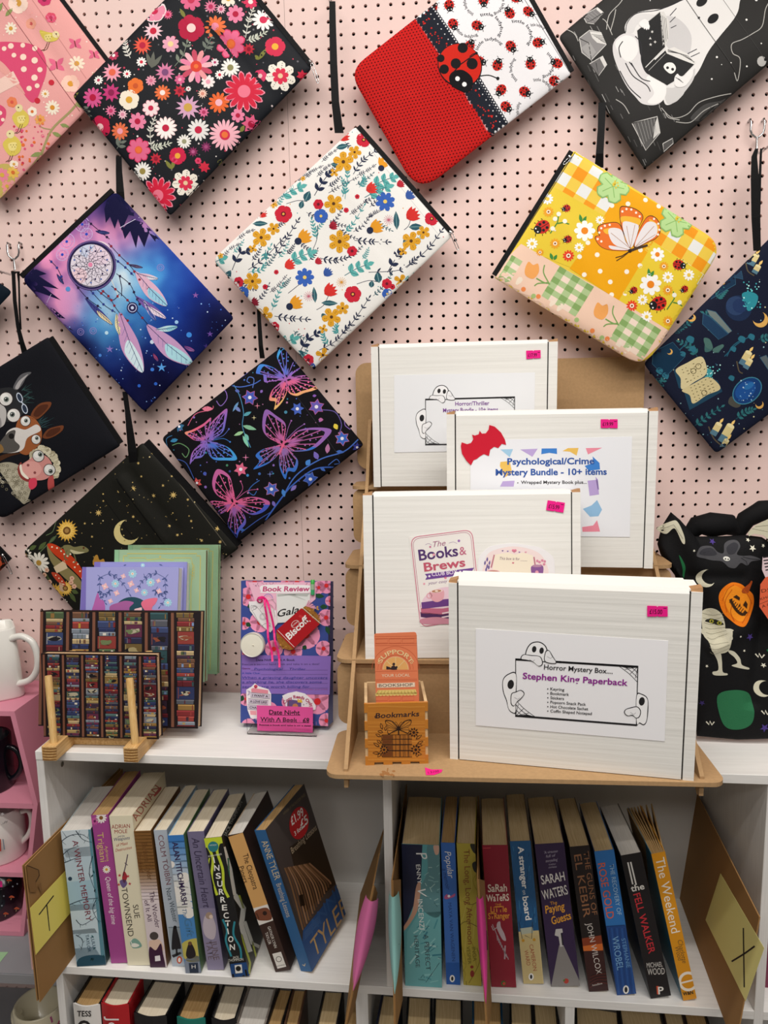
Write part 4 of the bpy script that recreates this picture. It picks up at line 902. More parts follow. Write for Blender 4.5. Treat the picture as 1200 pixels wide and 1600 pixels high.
def art_dream(a):
    DK = '#15143A'
    for pts in [[(540,70),(620,80),(660,150),(690,190),(640,180),(610,260),(590,200),(575,250),(550,190),(530,220),(520,150)],[(610,250),(660,200),(720,220),(790,300),(770,310),(740,270),(720,340),(690,280),(680,345),(650,260),(625,300)],
                [(100,470),(170,440),(240,470),(200,480),(300,545),(220,530),(310,600),(200,560),(180,600),(130,530)],[(210,620),(270,640),(330,690),(270,680),(370,750),(290,720),(370,790),(280,740)]]: a.poly(pts,DK,0)
    for x,y,r in [(335,310,40),(435,275,30),(410,225,36),(315,375,30)]:
        a.ring((x,y),r,3,'#C9B4E4',1);a.ring((x,y),r * .7,2,'#A993D8',1)
        for k in range(6): a.line([(x,y),(x + r * math.cos(k),y + r * math.sin(k))],1.4,'#D9C8EE',1)
        a.circ((x,y),7,'#2F4BC0',2)
    a.circ((460,428),108,'#E4DCE9',1,40)
    a.circ((500,370),60,'#E9D6E6',2);a.circ((400,480),40,'#EFD2DC',2);a.circ((440,350),40,'#CFD8F0',2)
    a.ring((462,430),114,17,'#2A2350',3,48);a.ring((462,430),118,5,'#6E5C98',4,48);a.ring((460,428),104,2.5,'#151233',4,48)
    for rr,n in [(98,10),(76,10),(56,12),(38,12),(24,12)]:
        P = []
        for k in range(n + 1):
            t0 = 2 * math.pi * k / n + rr * .05;P.append((458 + rr * math.cos(t0),428 + rr * math.sin(t0)))
            t1 = 2 * math.pi * (k + .5) / n + rr * .05;P.append((458 + rr * .72 * math.cos(t1),428 + rr * .72 * math.sin(t1)))
        a.line(P,2.2,'#3A3350',4)
    for k in range(12): a.line([(458 + 16 * math.cos(k * .524),428 + 16 * math.sin(k * .524)),(458 + 98 * math.cos(k * .524 + .5),428 + 98 * math.sin(k * .524 + .5))],1.6,'#3A3350',4)
    a.circ((456,426),11,'#E98AB0',5)
    for k in range(10): a.circ((458 + 72 * math.cos(k * .63),428 + 72 * math.sin(k * .63)),4.5,'#2A2350',5,8);a.circ((458 + 86 * math.cos(k * .63 + .3),428 + 86 * math.sin(k * .63 + .3)),4,'#3B62B8',5,8)
    strings = [[(545,320),(600,380),(660,440),(700,500),(760,560)],[(580,400),(630,440),(670,480)],[(585,470),(650,520),(680,580),(700,620)],[(510,550),(545,580),(590,650),(640,700)],[(450,545),(520,620),(580,660)],[(380,520),(440,590),(510,640)],[(560,530),(640,600),(740,720)],[(250,400),(290,440),(320,500)],[(440,210),(500,260),(550,300)],[(490,550),(560,600),(600,570)]]
    for i,P in enumerate(strings):
        a.line(P,3,'#1C1838',3,sm=6)
        for q in spline(P,3,False)[1::2]: a.circ(q,6.5,['#8E2A3A','#2F3E8C','#2A2142'][i % 3],4,8)
    a.line([(600,480),(612,540),(610,580)],4,'#2B2748',3);a.line([(560,500),(600,590)],3,'#EDE6D8',3)
    a.circ((664,638),28,'#2A2450',4,18);a.ring((664,638),20,4,'#B9C4E8',5,18);a.circ((664,638),8,'#C9D8F4',5)
    feather(a,(600,660),(715,955),56,'#C99AC6','#D3EAF2');feather(a,(735,720),(955,915),58,'#C79CC8','#AFE0EC')
    feather(a,(680,460),(835,628),42,'#E0B4CC','#9AD0E8');feather(a,(690,470),(790,495),16,'#E3C0D0','#E3E6F0');feather(a,(680,580),(830,690),24,'#7A5CA8','#EAD9E6')
    feather(a,(430,590),(565,720),18,'#3D3E86','#EBD9A8');feather(a,(585,665),(600,770),16,'#E9DCA8','#F3E7B4');feather(a,(780,745),(885,730),18,'#B9DDE6','#8FD0E0');feather(a,(720,600),(780,700),14,'#CFC5E6','#4D62B4')
    feather(a,(645,425),(715,440),9,'#4A3040','#6A4A58');feather(a,(915,825),(965,848),12,'#8A4A8A','#A8609E');feather(a,(765,860),(790,900),8,'#B84060','#8A2A50');feather(a,(480,260),(550,270),12,'#2A2A6A','#1F2056');feather(a,(290,470),(325,520),10,'#2A2A6A','#1F2056')
    rng = random.Random(9)
    for _ in range(120): a.circ((rng.uniform(300,1140),rng.uniform(600,1120)),rng.uniform(1.5,4),rng.choice(['#5C8AE0','#8AB4F0','#C9DCF6','#3A62C8']),1,6)
    for x,y,r,c in [(535,760,9,'#BFE3F6'),(655,895,10,'#9CC8F2'),(880,708,9,'#9CC8F2'),(940,770,13,'#3E8AE0'),(695,1020,8,'#2E62C8'),(775,1010,8,'#2E62C8'),(760,940,9,'#3E7AD8'),(500,870,8,'#4E8AE0'),(345,545,12,'#5A96D8'),(760,805,10,'#C9DCF0')]: a.circ((x,y),r,c,2)
    for x,y,r,c in [(550,840,20,'#8A78C8'),(970,575,16,'#8A5AA8'),(1040,765,16,'#6A4AA0'),(805,930,24,'#5AA4EC'),(625,800,26,'#4E9AE0'),(1020,825,14,'#4A3A90')]: a.star((x,y),r,5,c,.35,L=2)
    for x,y in [(405,755),(468,750),(800,440)]: a.ring((x,y),16,2.5,'#9A8CD0',2);a.ring((x,y),8,2,'#9A8CD0',2)
    a.line([(600,245),(690,190)],3,'#CFC8E6',2);a.line([(220,640),(262,570)],2,'#CFC8E6',2)
# ---- black pouch with neon butterflies (zoom 7: origin (230, 520), x3.243)
def gcol(y,s=0):
    stops = [(0,(242,190,120)),(.22,(236,104,140)),(.5,(150,108,200)),(.78,(70,120,214)),(1,(70,160,226))]
    y = min(max(y,0),1)
    for (a0,c0),(a1,c1) in zip(stops,stops[1:]):
        if y <= a1: t = (y - a0) / (a1 - a0);return tuple(int(c0[i] + (c1[i] - c0[i]) * t) for i in range(3))
    return stops[-1][1]
def wing(a,root,outline,g,L=2,ribs=10):
    """one lacy wing: outline band, black field, ribs from the root and rows of drops"""
    root = np.array(root,float);O = spline(outline,6)
    N = len(O)
    for i in range(0,N):
        p,q = O[i],O[(i + 1) % N];P2,Q2 = root + (p - root) * .86,root + (q - root) * .86
        a.tris([p,q,Q2,P2],[(0,1,2),(0,2,3)],g((p + q) / 2),L)
    for k in range(ribs):
        i = int((k + .5) / ribs * N);p = O[i]
        if np.linalg.norm(p - root) < 14: continue
        a.line([root + (p - root) * .12,root + (p - root) * .5,root + (p - root) * .86],2,g(root + (p - root) * .3),L + 1,w2=5)
        for q,r in ((.62,5),(.75,3.5)):
            j = int((k + 1) / ribs * N) % N;m_ = root + ((p + O[j]) / 2 - root) * q;a.circ(m_,r * .9,g(m_),L + 1,7)
        m_ = root + (O[int((k + 1) / ribs * N) % N] - root) * .42;a.leaf(root + (m_ - root) * .3,m_,8,g(m_),L + 1)
def art_neon(a):
    def rad(root,up,low,R=150.0):
        def g(p):
            d = np.asarray(p,float) - root;t = min(1,np.linalg.norm(d) / R) ** .8;o = np.array(up if d[1] < 10 else low,float);return tuple((np.array([232,100,140]) * (1 - t) + o * t).astype(int).tolist())
        return g
    def bf(body,wings,g,ant=()):
        for w in wings: wing(a,body[1],w,g)
        a.line(body,11,g(np.array(body[1])),4,6);a.line([body[0],body[1]],7,g(np.array(body[0])),4)
        for P in ant: a.line(P,2.4,g(np.array(P[-1])),2,sm=6);a.circ(P[-1],4.5,g(np.array(P[-1])),2)
    lin_g = lambda p0,p1: (lambda p: gcol(np.dot(np.asarray(p) - p0,np.subtract(p1,p0)) / np.dot(np.subtract(p1,p0),np.subtract(p1,p0))))
    bf([(735,222),(710,235),(690,248)],[[(700,228),(690,180),(660,120),(690,60),(730,100),(800,150),(760,185),(725,215)],[(700,235),(640,245),(600,250),(590,210),(555,205),(575,160),(640,175),(680,205)],[(715,235),(800,215),(880,225),(885,265),(850,290),(800,305),(760,320),(720,300)],[(705,245),(715,290),(690,350),(650,390),(655,350),(625,340),(640,290),(680,255)]],lin_g((720,340),(650,110)))
    bf([(340,538),(305,548),(275,555)],[[(300,540),(320,470),(370,415),(412,385),(405,450),(390,500),(345,535)],[(300,540),(250,545),(215,525),(195,505),(235,490),(290,460),(330,430),(315,490)],[(310,552),(370,560),(430,590),(460,640),(400,645),(340,640),(310,600)],[(300,555),(300,600),(280,630),(240,640),(220,665),(230,610),(260,575)]],lin_g((190,470),(400,640)),[[(335,540),(390,520),(420,487)],[(335,545),(390,535),(425,552)]])
    bf([(705,545),(695,565),(675,615)],[[(690,560),(620,530),(590,480),(605,390),(660,420),(705,460),(700,520)],[(700,565),(760,500),(840,480),(935,490),(900,545),(840,590),(760,600),(715,590)],[(685,570),(640,580),(590,590),(555,620),(575,650),(545,690),(620,660),(670,615)],[(690,580),(675,640),(680,690),(705,740),(720,700),(755,700),(770,650),(740,610)]],rad((695,565),(150,104,182),(58,116,206)),[[(705,540),(720,480),(735,445)],[(710,540),(760,490),(800,462)]])
    bf([(458,845),(445,860),(410,905)],[[(440,860),(360,820),(335,760),(360,690),(420,720),(440,780),(450,830)],[(450,860),(490,835),(560,830),(625,855),(600,900),(540,920),(480,890)],[(435,870),(390,860),(330,850),(315,880),(340,920),(390,910)],[(435,885),(420,930),(410,990),(450,1040),(470,1005),(505,960),(490,910)]],rad((445,862),(196,100,160),(72,92,196)),[[(455,840),(490,790),(480,750)],[(460,840),(510,800),(565,790)]])
    B,P_,C_ = '#3E6AC4','#E0608A','#9A86CC'
    for x,y,r,c,c2 in [(527,328,38,'#4A5CB8','#C86A9E'),(765,385,34,'#4A66C0',None),(860,375,38,'#6A5CB4','#C86A9E'),(990,535,36,'#3E6AC4','#D87A9E'),(480,690,36,'#DE6A8C',None),(635,790,36,'#4A66C0','#D88AB0'),(830,740,36,'#3E62C0','#7A8AD8'),(255,760,28,'#D85A5A',None),(165,475,28,'#3A6A94',None),(485,205,28,'#5A5CB8',None),(610,100,20,'#D8648E',None),(1065,580,26,'#3A3E98',None)]: a.flower((x,y),r,6,c,'#EDEBF4',.24,a=x * .03,L=1,pt=True,out=c2,w=r * .62)
    for x,y,r,c in [(565,370,16,'#E58AA4'),(548,430,13,'#F0E6B0'),(505,630,18,'#E58AB4'),(628,714,16,'#7A8AD0')]: a.star((x,y),r,4,c,.16,L=1)
    for Pp,w,c in [([(405,260),(470,275),(540,262),(580,240)],5,'#4A6CC0'),([(350,270),(420,250),(470,310),(495,400),(490,480),(530,580)],4,'#4A8AB4'),([(210,470),(250,410),(330,390),(340,370)],4,'#C8607E'),([(330,310),(390,290),(410,330),(380,370),(355,345)],4,'#8A6ABC'),([(540,280),(545,235),(520,225),(510,245),(525,255)],4,'#5A7AC8'),([(110,600),(100,540),(130,520)],3,'#3E7AAC'),([(130,570),(170,560),(215,590),(200,630),(180,610)],4,'#6A9A6A'),([(150,640),(200,660),(240,740)],4,'#3E5AA8'),
                      ([(600,950),(680,840),(740,770),(850,690),(950,680)],7,'#3E66C0'),([(690,830),(760,720),(880,640),(1000,600),(1070,540)],6,'#4A72C8'),([(870,390),(950,400),(985,460),(975,510)],4,'#6A5CA4'),([(560,800),(545,820),(520,800),(540,770),(575,745)],4,'#3E6AB4'),([(920,670),(960,640),(975,660),(950,665)],4,'#4A72C8'),([(480,1010),(560,950),(640,900)],4,'#3E5AA8'),([(1000,445),(1005,470),(1030,490)],4,'#8A6ABC')]: a.line(Pp,w,c,0,sm=8)
    for p,q,w,c in [((495,420),(535,400),18,'#5AA4B4'),((490,470),(560,490),22,'#8AC4A0'),((480,400),(450,370),18,'#7A8AC8'),((495,500),(445,520),18,'#A4D4A0'),((500,510),(520,545),20,'#7AC4B8'),((490,520),(520,580),18,'#8AD4B8'),((470,350),(440,400),14,'#6A9AC8'),((280,385),(340,385),26,'#E07A94'),((950,460),(965,490),24,'#E9D24E'),((810,670),(830,640),26,'#4A8AD8'),((870,640),(850,600),26,'#7A6CC0'),((915,610),(920,560),24,'#B87AA8'),((960,600),(1000,605),18,'#4A72C8'),((880,680),(905,700),16,'#4A72C8'),((690,790),(700,830),20,'#4A8AD8'),((760,770),(730,800),20,'#8A7AC8'),((640,850),(650,880),18,'#7A6CC0'),((470,990),(500,1000),14,'#3E6AB4'),((450,290),(475,300),16,'#5A6CB8'),((590,290),(580,305),14,'#8A6ABC'),((160,540),(120,550),20,'#3E8AB8'),((160,480),(190,470),16,'#2E7A8A'),((840,320),(860,318),14,'#8A5CB4'),((925,320),(935,345),20,'#3E7AD8'),((870,440),(895,440),20,'#B86AA4')]: a.leaf(p,q,w,c,1)
    rng = random.Random(6)
    for _ in range(70): a.circ((rng.uniform(120,1060),rng.uniform(120,1000)),rng.uniform(2,6),rng.choice(['#4A6CC0','#8A6ABC','#3E8AA4','#B87AA8','#3A4A8A']),0,8)
    for x,y,r,c in [(297,712,9,'#4A5CB4'),(515,720,7,'#3E8AC4'),(707,402,8,'#4A8AA8'),(410,670,6,'#4A8A6A'),(575,712,7,'#3E6AB4'),(300,780,7,'#8A6ABC')]: a.circ((x,y),r,c,1)
    a.line([(745,300),(875,475)],1.6,'#3A3A42',0);a.line([(890,500),(975,625)],1.6,'#3A3A42',0)
# ---- black pouch with gold stars, moon and toadstools (zoom 8: origin (0, 500), x3.158)
def art_stars(a):
    rng = random.Random(12)
    for _ in range(150):
        x,y = rng.uniform(330,1120),rng.uniform(640,1300);a.circ((x,y),rng.uniform(1.6,4.2),rng.choice(['#C9AE6A','#A08A54','#E0CC94','#7A6C48']),0,6)
    for x,y,r,n in [(665,830,17,8),(860,862,19,8),(497,948,18,8),(763,865,12,6),(842,1013,11,6),(1075,1028,14,6),(665,968,9,6),(825,965,9,6),(880,1058,9,6),(595,843,9,6),(638,912,8,6),(1090,1092,10,6),(690,705,8,6),(755,655,9,6),(930,885,8,6),(948,990,8,6),(1000,1085,9,6),(705,770,7,6),(810,815,8,6),(850,770,7,6),(520,890,6,6),(465,1065,7,6),(430,1000,7,6)]: a.star((x,y),r,n,'#D3B670',.35,L=1)
    a.moon((632,1045),62,'#D8C98A',a=2.55,th=.42,L=1)
    for x,y in [(610,1030),(618,1060),(600,1010),(622,1085)]: a.circ((x,y),4,'#A8985E',2,6)
    a.line([(585,780),(820,1105)],5,'#0C0C0C',1);a.line([(510,860),(690,1110)],3,'#0E0E0E',1);a.line([(760,640),(1120,1110)],3,'#5A564A',1)
    # sunflowers, daisies, mushroom, frog
    def sunf(x,y,r,L=2): a.flower((x,y),r,18,'#E0B04A','#7A5426',.34,L=L,pt=True,w=r * .3,ctr2='#C49A5A');a.flower((x,y),r * .8,18,'#EFC766',None,a=.17,L=L + 1,pt=True,w=r * .2);a.circ((x,y),r * .34,'#6E4A22',L + 3);a.circ((x,y),r * .2,'#A8824A',L + 4)
    a.line([(290,1060),(230,1120),(170,1180)],5,'#5A6B4A',1);a.leaf((290,1060),(250,1100),18,'#4A5B3C',1);a.line([(235,1060),(270,1040),(280,990)],4,'#5A6B4A',1,sm=4)
    sunf(342,1035,56);sunf(330,1320,40);sunf(275,1345,50);sunf(405,1310,0.1)
    def daisy(x,y,r,L=3): a.flower((x,y),r,13,'#EDE8DA','#B8903E',.26,L=L,tip=.7)
    daisy(200,1195,54);daisy(130,1160,38);daisy(310,1400,30)
    a.blob([(245,1105),(275,1100),(330,1130),(385,1180),(420,1240),(430,1300),(400,1260),(340,1200),(280,1150)],'#C8401F',4)
    a.blob([(245,1108),(280,1155),(340,1210),(400,1270),(425,1330),(380,1310),(310,1250),(260,1180)],'#8A7E52',3)
    a.poly([(275,1215),(330,1180),(345,1220),(290,1245)],'#D9C3A0',4)
    for x,y in [(270,1115),(295,1120),(315,1135),(345,1160),(360,1150),(375,1190),(395,1200),(380,1215),(405,1235),(415,1270),(330,1150)]: a.circ((x,y),4.5,'#F0E2C4',5,7)
    a.blob([(265,1240),(300,1250),(330,1290),(330,1310),(295,1290),(270,1260)],'#B8442A',4);a.poly([(300,1290),(330,1300),(320,1340),(300,1330)],'#C9A98A',4)
    for x,y in [(285,1255),(300,1270),(315,1285),(320,1300)]: a.circ((x,y),3.5,'#F0E2C4',5,6)
    for p,q in [((200,1130),(240,1090)),((220,1260),(260,1290)),((230,1300),(260,1330)),((180,1250),(210,1270)),((350,1340),(380,1390)),((150,1130),(190,1110)),((240,1250),(225,1290)),((360,1330),(395,1345))]: a.leaf(p,q,22,'#4F5E36',2)
    for x,y in [(240,1230),(225,1255),(360,1290),(375,1310),(365,1270),(250,1290)]: a.flower((x,y),12,5,'#E0B49A','#B87A5A',.3,L=4)
    a.blob([(325,1110),(355,1105),(380,1115),(420,1110),(448,1128),(440,1142),(400,1145),(365,1140),(350,1165),(335,1140)],'#7F7B52',5);a.blob([(360,1128),(400,1138),(430,1142),(395,1150),(370,1145)],'#C9C29A',6);a.circ((425,1120),5,'#5A2A1A',7,8)
    for P in [[(345,1130),(330,1165),(345,1180)],[(375,1145),(385,1180),(375,1195)],[(325,1115),(310,1125),(320,1140)]]: a.line(P,6,'#6E6A48',5,sm=4)
    a.blob([(475,1165),(490,1155),(500,1180),(520,1175),(522,1205),(470,1205)],'#B8893A',3)
# ---- black pouch with three goggle eyed farm animals (zoom 8 too)
def eye(a,x,y,r,px,py,L=6):
    a.circ((x,y),r * 1.12,'#3A3032',L,18);a.circ((x,y),r,'#D9D8D4',L + 1,18);a.circ((x - r * .2,y - r * .25),r * .6,'#EDECE8',L + 2,14)
    a.circ((px,py),r * .42,'#6E7A74',L + 3,14);a.circ((px,py),r * .24,'#141414',L + 4,10);a.circ((px - r * .1,py - r * .12),r * .08,'#F4F4F4',L + 5,6)
def art_farm(a):
    a.blob([(75,335),(90,300),(115,270),(150,258),(165,262),(140,285),(120,320),(95,345)],'#5E5E62',2);a.blob([(85,335),(105,300),(150,268),(120,305),(100,340)],'#A9A7A8',3)
    a.blob([(-60,360),(0,340),(70,335),(120,370),(140,420),(120,470),(70,500),(0,500),(-60,480)],'#2A2B2E',1)
    a.blob([(-60,420),(0,410),(40,440),(40,500),(15,530),(-60,540)],'#B9B6B4',2);a.blob([(-60,480),(0,470),(20,500),(10,535),(-60,540)],'#8E8A8A',3)
    rng = random.Random(3)
    for k in range(26): x,y = 125 + rng.uniform(-10,20),380 + rng.uniform(-40,30);a.line([(x,y),(x + rng.uniform(15,50),y - rng.uniform(-15,30))],3,rng.choice(['#2E4A4A','#3A5A5A','#23302F']),1,.6)
    eye(a,40,390,32,42,392,3);eye(a,80,470,32,74,466,3)
    for x,y,t in [(108,383,1.15),(135,438,1.2)]: a.circ((x,y),26,'#C9D4E4',6,16,ry=14,a=t);a.circ((x,y),21,'#2B3546',7,16,ry=10,a=t)
    a.line([(118,405),(128,415)],5,'#C9D4E4',6)
    # the horse
    for Q in [[(165,480),(180,440),(215,410),(262,405),(260,430),(225,470),(195,490)],[(225,575),(250,540),(290,525),(327,520),(322,545),(285,572),(245,585)]]: a.blob(Q,'#6E3E26',4);c = np.mean(Q,0);a.blob([c + (np.array(q) - c) * .7 for q in Q],'#4E2A1C',5)
    for k in range(22): x,y = 215 + rng.uniform(-20,20),510 + rng.uniform(-20,20);a.line([(x,y),(x + rng.uniform(10,50),y - rng.uniform(-10,30))],3,rng.choice(['#2E4A4E','#3A5A62','#23302F']),3,.6)
    a.blob([(100,500),(140,470),(190,490),(220,540),(215,600),(180,640),(140,665),(100,640),(90,560)],'#9A5A34',4)
    a.blob([(30,600),(50,550),(90,530),(140,540),(195,515),(215,545),(150,580),(130,630),(100,650),(40,655),(10,640)],'#D9D5D1',5)
    a.blob([(5,620),(30,580),(60,550),(90,545),(85,590),(110,620),(95,645),(50,655),(15,650)],'#55524F',6);a.circ((70,572),14,'#1E1C1C',7,12);a.blob([(2,630),(18,612),(32,640),(12,655)],'#8A6A3E',7)
    eye(a,140,498,24,143,496,6);eye(a,192,588,22,196,582,6)
    a.blob([(0,680),(40,660),(120,655),(60,672),(0,700)],'#4A2E1E',3)
    # the sheep
    wool = [(0,720),(50,700),(110,720),(150,770),(160,830),(130,905),(100,880),(50,800)]
    a.blob(wool,'#A9A38E',4)
    for _ in range(150):
        x,y = rng.uniform(0,160),rng.uniform(700,900)
        if y < 705 + x * .25 or y > 800 + x * .8 or (x > 150): continue
        a.ring((x,y),6,2.4,rng.choice(['#7E7864','#C9C3AE','#6A6452']),5,6)
    for k in range(46):
        t = -2.6 + k * .075;r = rng.uniform(0,26);x,y = 225 + (72 - r * .4) * math.cos(t) + rng.uniform(-5,5),720 + (90 - r) * math.sin(t);a.circ((x,y),rng.uniform(11,17),rng.choice(['#C9C2A6','#B8B094','#D9D2B8','#A39B80']),5,9)
    a.blob([(115,720),(150,690),(200,660),(250,680),(270,740),(240,780),(190,790),(140,775)],'#CF8E88',7);a.blob([(110,740),(140,700),(190,700),(215,735),(190,770),(140,775)],'#DDA19A',8)
    a.circ((148,715),7,'#8A4A4A',9,8);a.circ((180,752),7,'#8A4A4A',9,8)
    a.blob([(98,725),(115,700),(122,740),(150,775),(185,790),(160,800),(120,785),(100,755)],'#8A3A36',8);a.blob([(106,722),(116,712),(122,745),(150,778),(140,782),(115,760)],'#EDE6D6',9)
    a.blob([(155,785),(185,780),(188,815),(165,835),(150,820)],'#D3425A',10)
    eye(a,200,670,27,210,662,8);eye(a,252,738,27,258,745,8)
    a.blob([(245,780),(265,760),(272,800),(265,840),(245,848),(240,815)],'#B8504E',6)
# ---- navy pouch with potions, books and candles (zoom 5: origin (750, 220), x2.667)
def art_magic(a):
    rng = random.Random(21)
    for _ in range(170): a.circ((rng.uniform(700,1700),rng.uniform(400,1300)),rng.uniform(1.2,3.6),rng.choice(['#8FB8C0','#C9C49A','#4A7A8A','#2E5A78']),0,6)
    T1,T2 = '#1E4A56','#2E6A70'
    for P in [[(890,1190),(940,1150),(1000,1110)],[(1060,1160),(1100,1130),(1130,1120)],[(800,800),(830,780),(870,760)],[(900,900),(870,860),(830,840)],[(980,660),(1000,640),(1020,620)],[(1150,830),(1190,820),(1230,800)],[(720,990),(750,1010),(770,980)],[(930,760),(960,740),(930,720)]]: a.branch(P,T1,5,24,12,3,leafc=T2)
    for x,y,r in [(870,830,16),(880,870,14),(840,890,12),(770,980,14),(1120,820,14),(1080,830,15),(1045,870,12),(745,960,14),(1040,990,12)]: a.blob([(x - r,y),(x - r * .3,y - r),(x + r,y - r * .4),(x + r * .5,y + r)],'#2C6C80',1)
    for P in [[(1010,900),(1060,850),(1110,820)],[(1020,900),(1040,860),(1080,830)],[(800,900),(840,860),(870,830)]]: a.line(P,4,'#245A70',0,sm=4)
    # cauldron
    a.circ((1070,700),54,'#1C2C4A',1,24);a.circ((1058,690),40,'#2A3E62',2,20);a.circ((1075,690),30,'#22345A',3,18)
    a.blob([(1085,640),(1120,632),(1150,650),(1140,690),(1110,712),(1095,680)],'#2E8A98',3);dots(a,26,(1085,590,1170,700),['#6AD0D0','#3EA4B0','#BFEDE8'],(2,4.5),4,4)
    for x,y,r,t in [(1160,748,32,.9),(878,738,17,.9),(1158,1100,17,1.2),(787,880,12,.5),(1010,590,10,.4)]: a.moon((x,y),r,'#D9A95A',a=t,th=.5,L=2)
    # closed books
    for Q,c in [([(940,705),(975,715),(1040,795),(1025,805),(950,730)],'#6E7A78'),([(925,720),(950,735),(1025,808),(985,830),(920,765)],'#1E3A58'),([(720,880),(800,840),(850,900),(770,985),(715,930)],'#123048'),([(1050,535),(1085,545),(1090,580),(1055,570)],'#26405A'),([(930,610),(1000,570),(1060,560),(1060,600),(960,660)],'#16304A'),([(1155,905),(1180,895),(1215,950),(1195,965)],'#5A6468')]: a.poly(Q,c,1);a.line(Q + [Q[0]],2,'#35607A',2)
    # open spell book
    a.poly([(803,955),(925,900),(945,985),(985,1000),(1005,1045),(870,1122),(845,1040),(825,1030)],'#1F4258',1)
    a.blob([(812,955),(860,925),(915,900),(938,940),(935,975),(890,1005),(838,1035),(832,990)],'#D4C79A',2);a.blob([(838,1040),(890,1010),(940,985),(975,1000),(995,1035),(940,1060),(885,1095),(870,1060)],'#CDBF90',2)
    for cx,cy in [(882,965),(918,1040)]:
        for i in range(5):
            for j in range(6):
                x,y = cx - 45 + j * 15 + i * 5,cy + 10 - j * 8 + i * 13 - 20;rng.random() < .8 and a.line([(x,y),(x + rng.uniform(3,8),y - rng.uniform(0,5))],2.6,'#5A5236',3)
    for x,y in [(905,940),(885,960),(930,1050)]: a.ring((x,y),11,2.5,'#5A5236',3,12)
    a.circ((945,970),20,'#3E98A0',1);dots(a,16,(935,930,1000,990),['#BFEDE8','#6AD0D0'],(2,4),14,2)
    # crystal ball
    a.circ((1105,1042),66,'#173C74',1,28,ry=50,a=-.7);a.ring((1105,1042),64,4,'#3E8098',2,28,ry=48,a=-.7);a.circ((1098,1040),46,'#1D4E92',2,22,ry=34,a=-.7);a.circ((1112,1022),22,'#2A6AA8',3,16,ry=12,a=-.6);dots(a,22,(1070,1000,1140,1085),['#BFD8E8','#6AA0D0'],(1.4,3.4),5,4)
    a.blob([(1035,1070),(1050,1068),(1080,1100),(1060,1112),(1030,1095)],'#4A4A44',1)
    # candles
    def candle(x,y,w,h,t=.52):
        u,v = np.array([math.sin(t),-math.cos(t)]),np.array([math.cos(t),math.sin(t)]);p = np.array([x,y],float)
        a.poly([p - v * w / 2,p + v * w / 2,p + v * w / 2 + u * h * .45,p - v * w / 2 + u * h * .45],'#54788A',2);a.poly([p - v * w / 2 + u * h * .4,p + v * w / 2 + u * h * .4,p + v * w / 2 + u * h,p - v * w / 2 + u * h],'#D6C58C',3)
        a.circ(p + u * h,w / 2,'#E6D9A6',4,10,ry=w * .25,a=t);a.leaf(p + u * (h + 4),p + u * (h + 30) + v * 4,11,'#EFC877',4)
    for x,y,w,h in [(965,1225,28,52),(1000,1255,34,78),(1005,1280,24,38),(1120,520,30,50),(1135,555,24,34),(1080,935,30,58),(1095,950,24,40)]: candle(x,y,w,h)
    for P in [[(948,1190),(970,1240),(1010,1275)],[(1105,510),(1110,545),(1135,565)],[(1060,920),(1070,960),(1085,970)]]: a.line(P,5,'#5A5140',1,sm=4)
    for P in [[(935,830),(960,870),(930,880)],[(965,870),(1000,855),(985,885)]]: a.blob(P,'#3E6464',1,5)
    a.blob([(925,825),(950,830),(962,868),(935,862)],'#4A6E68',2,5);a.blob([(962,870),(1000,850),(1005,862),(975,885)],'#4A6E68',2,5)
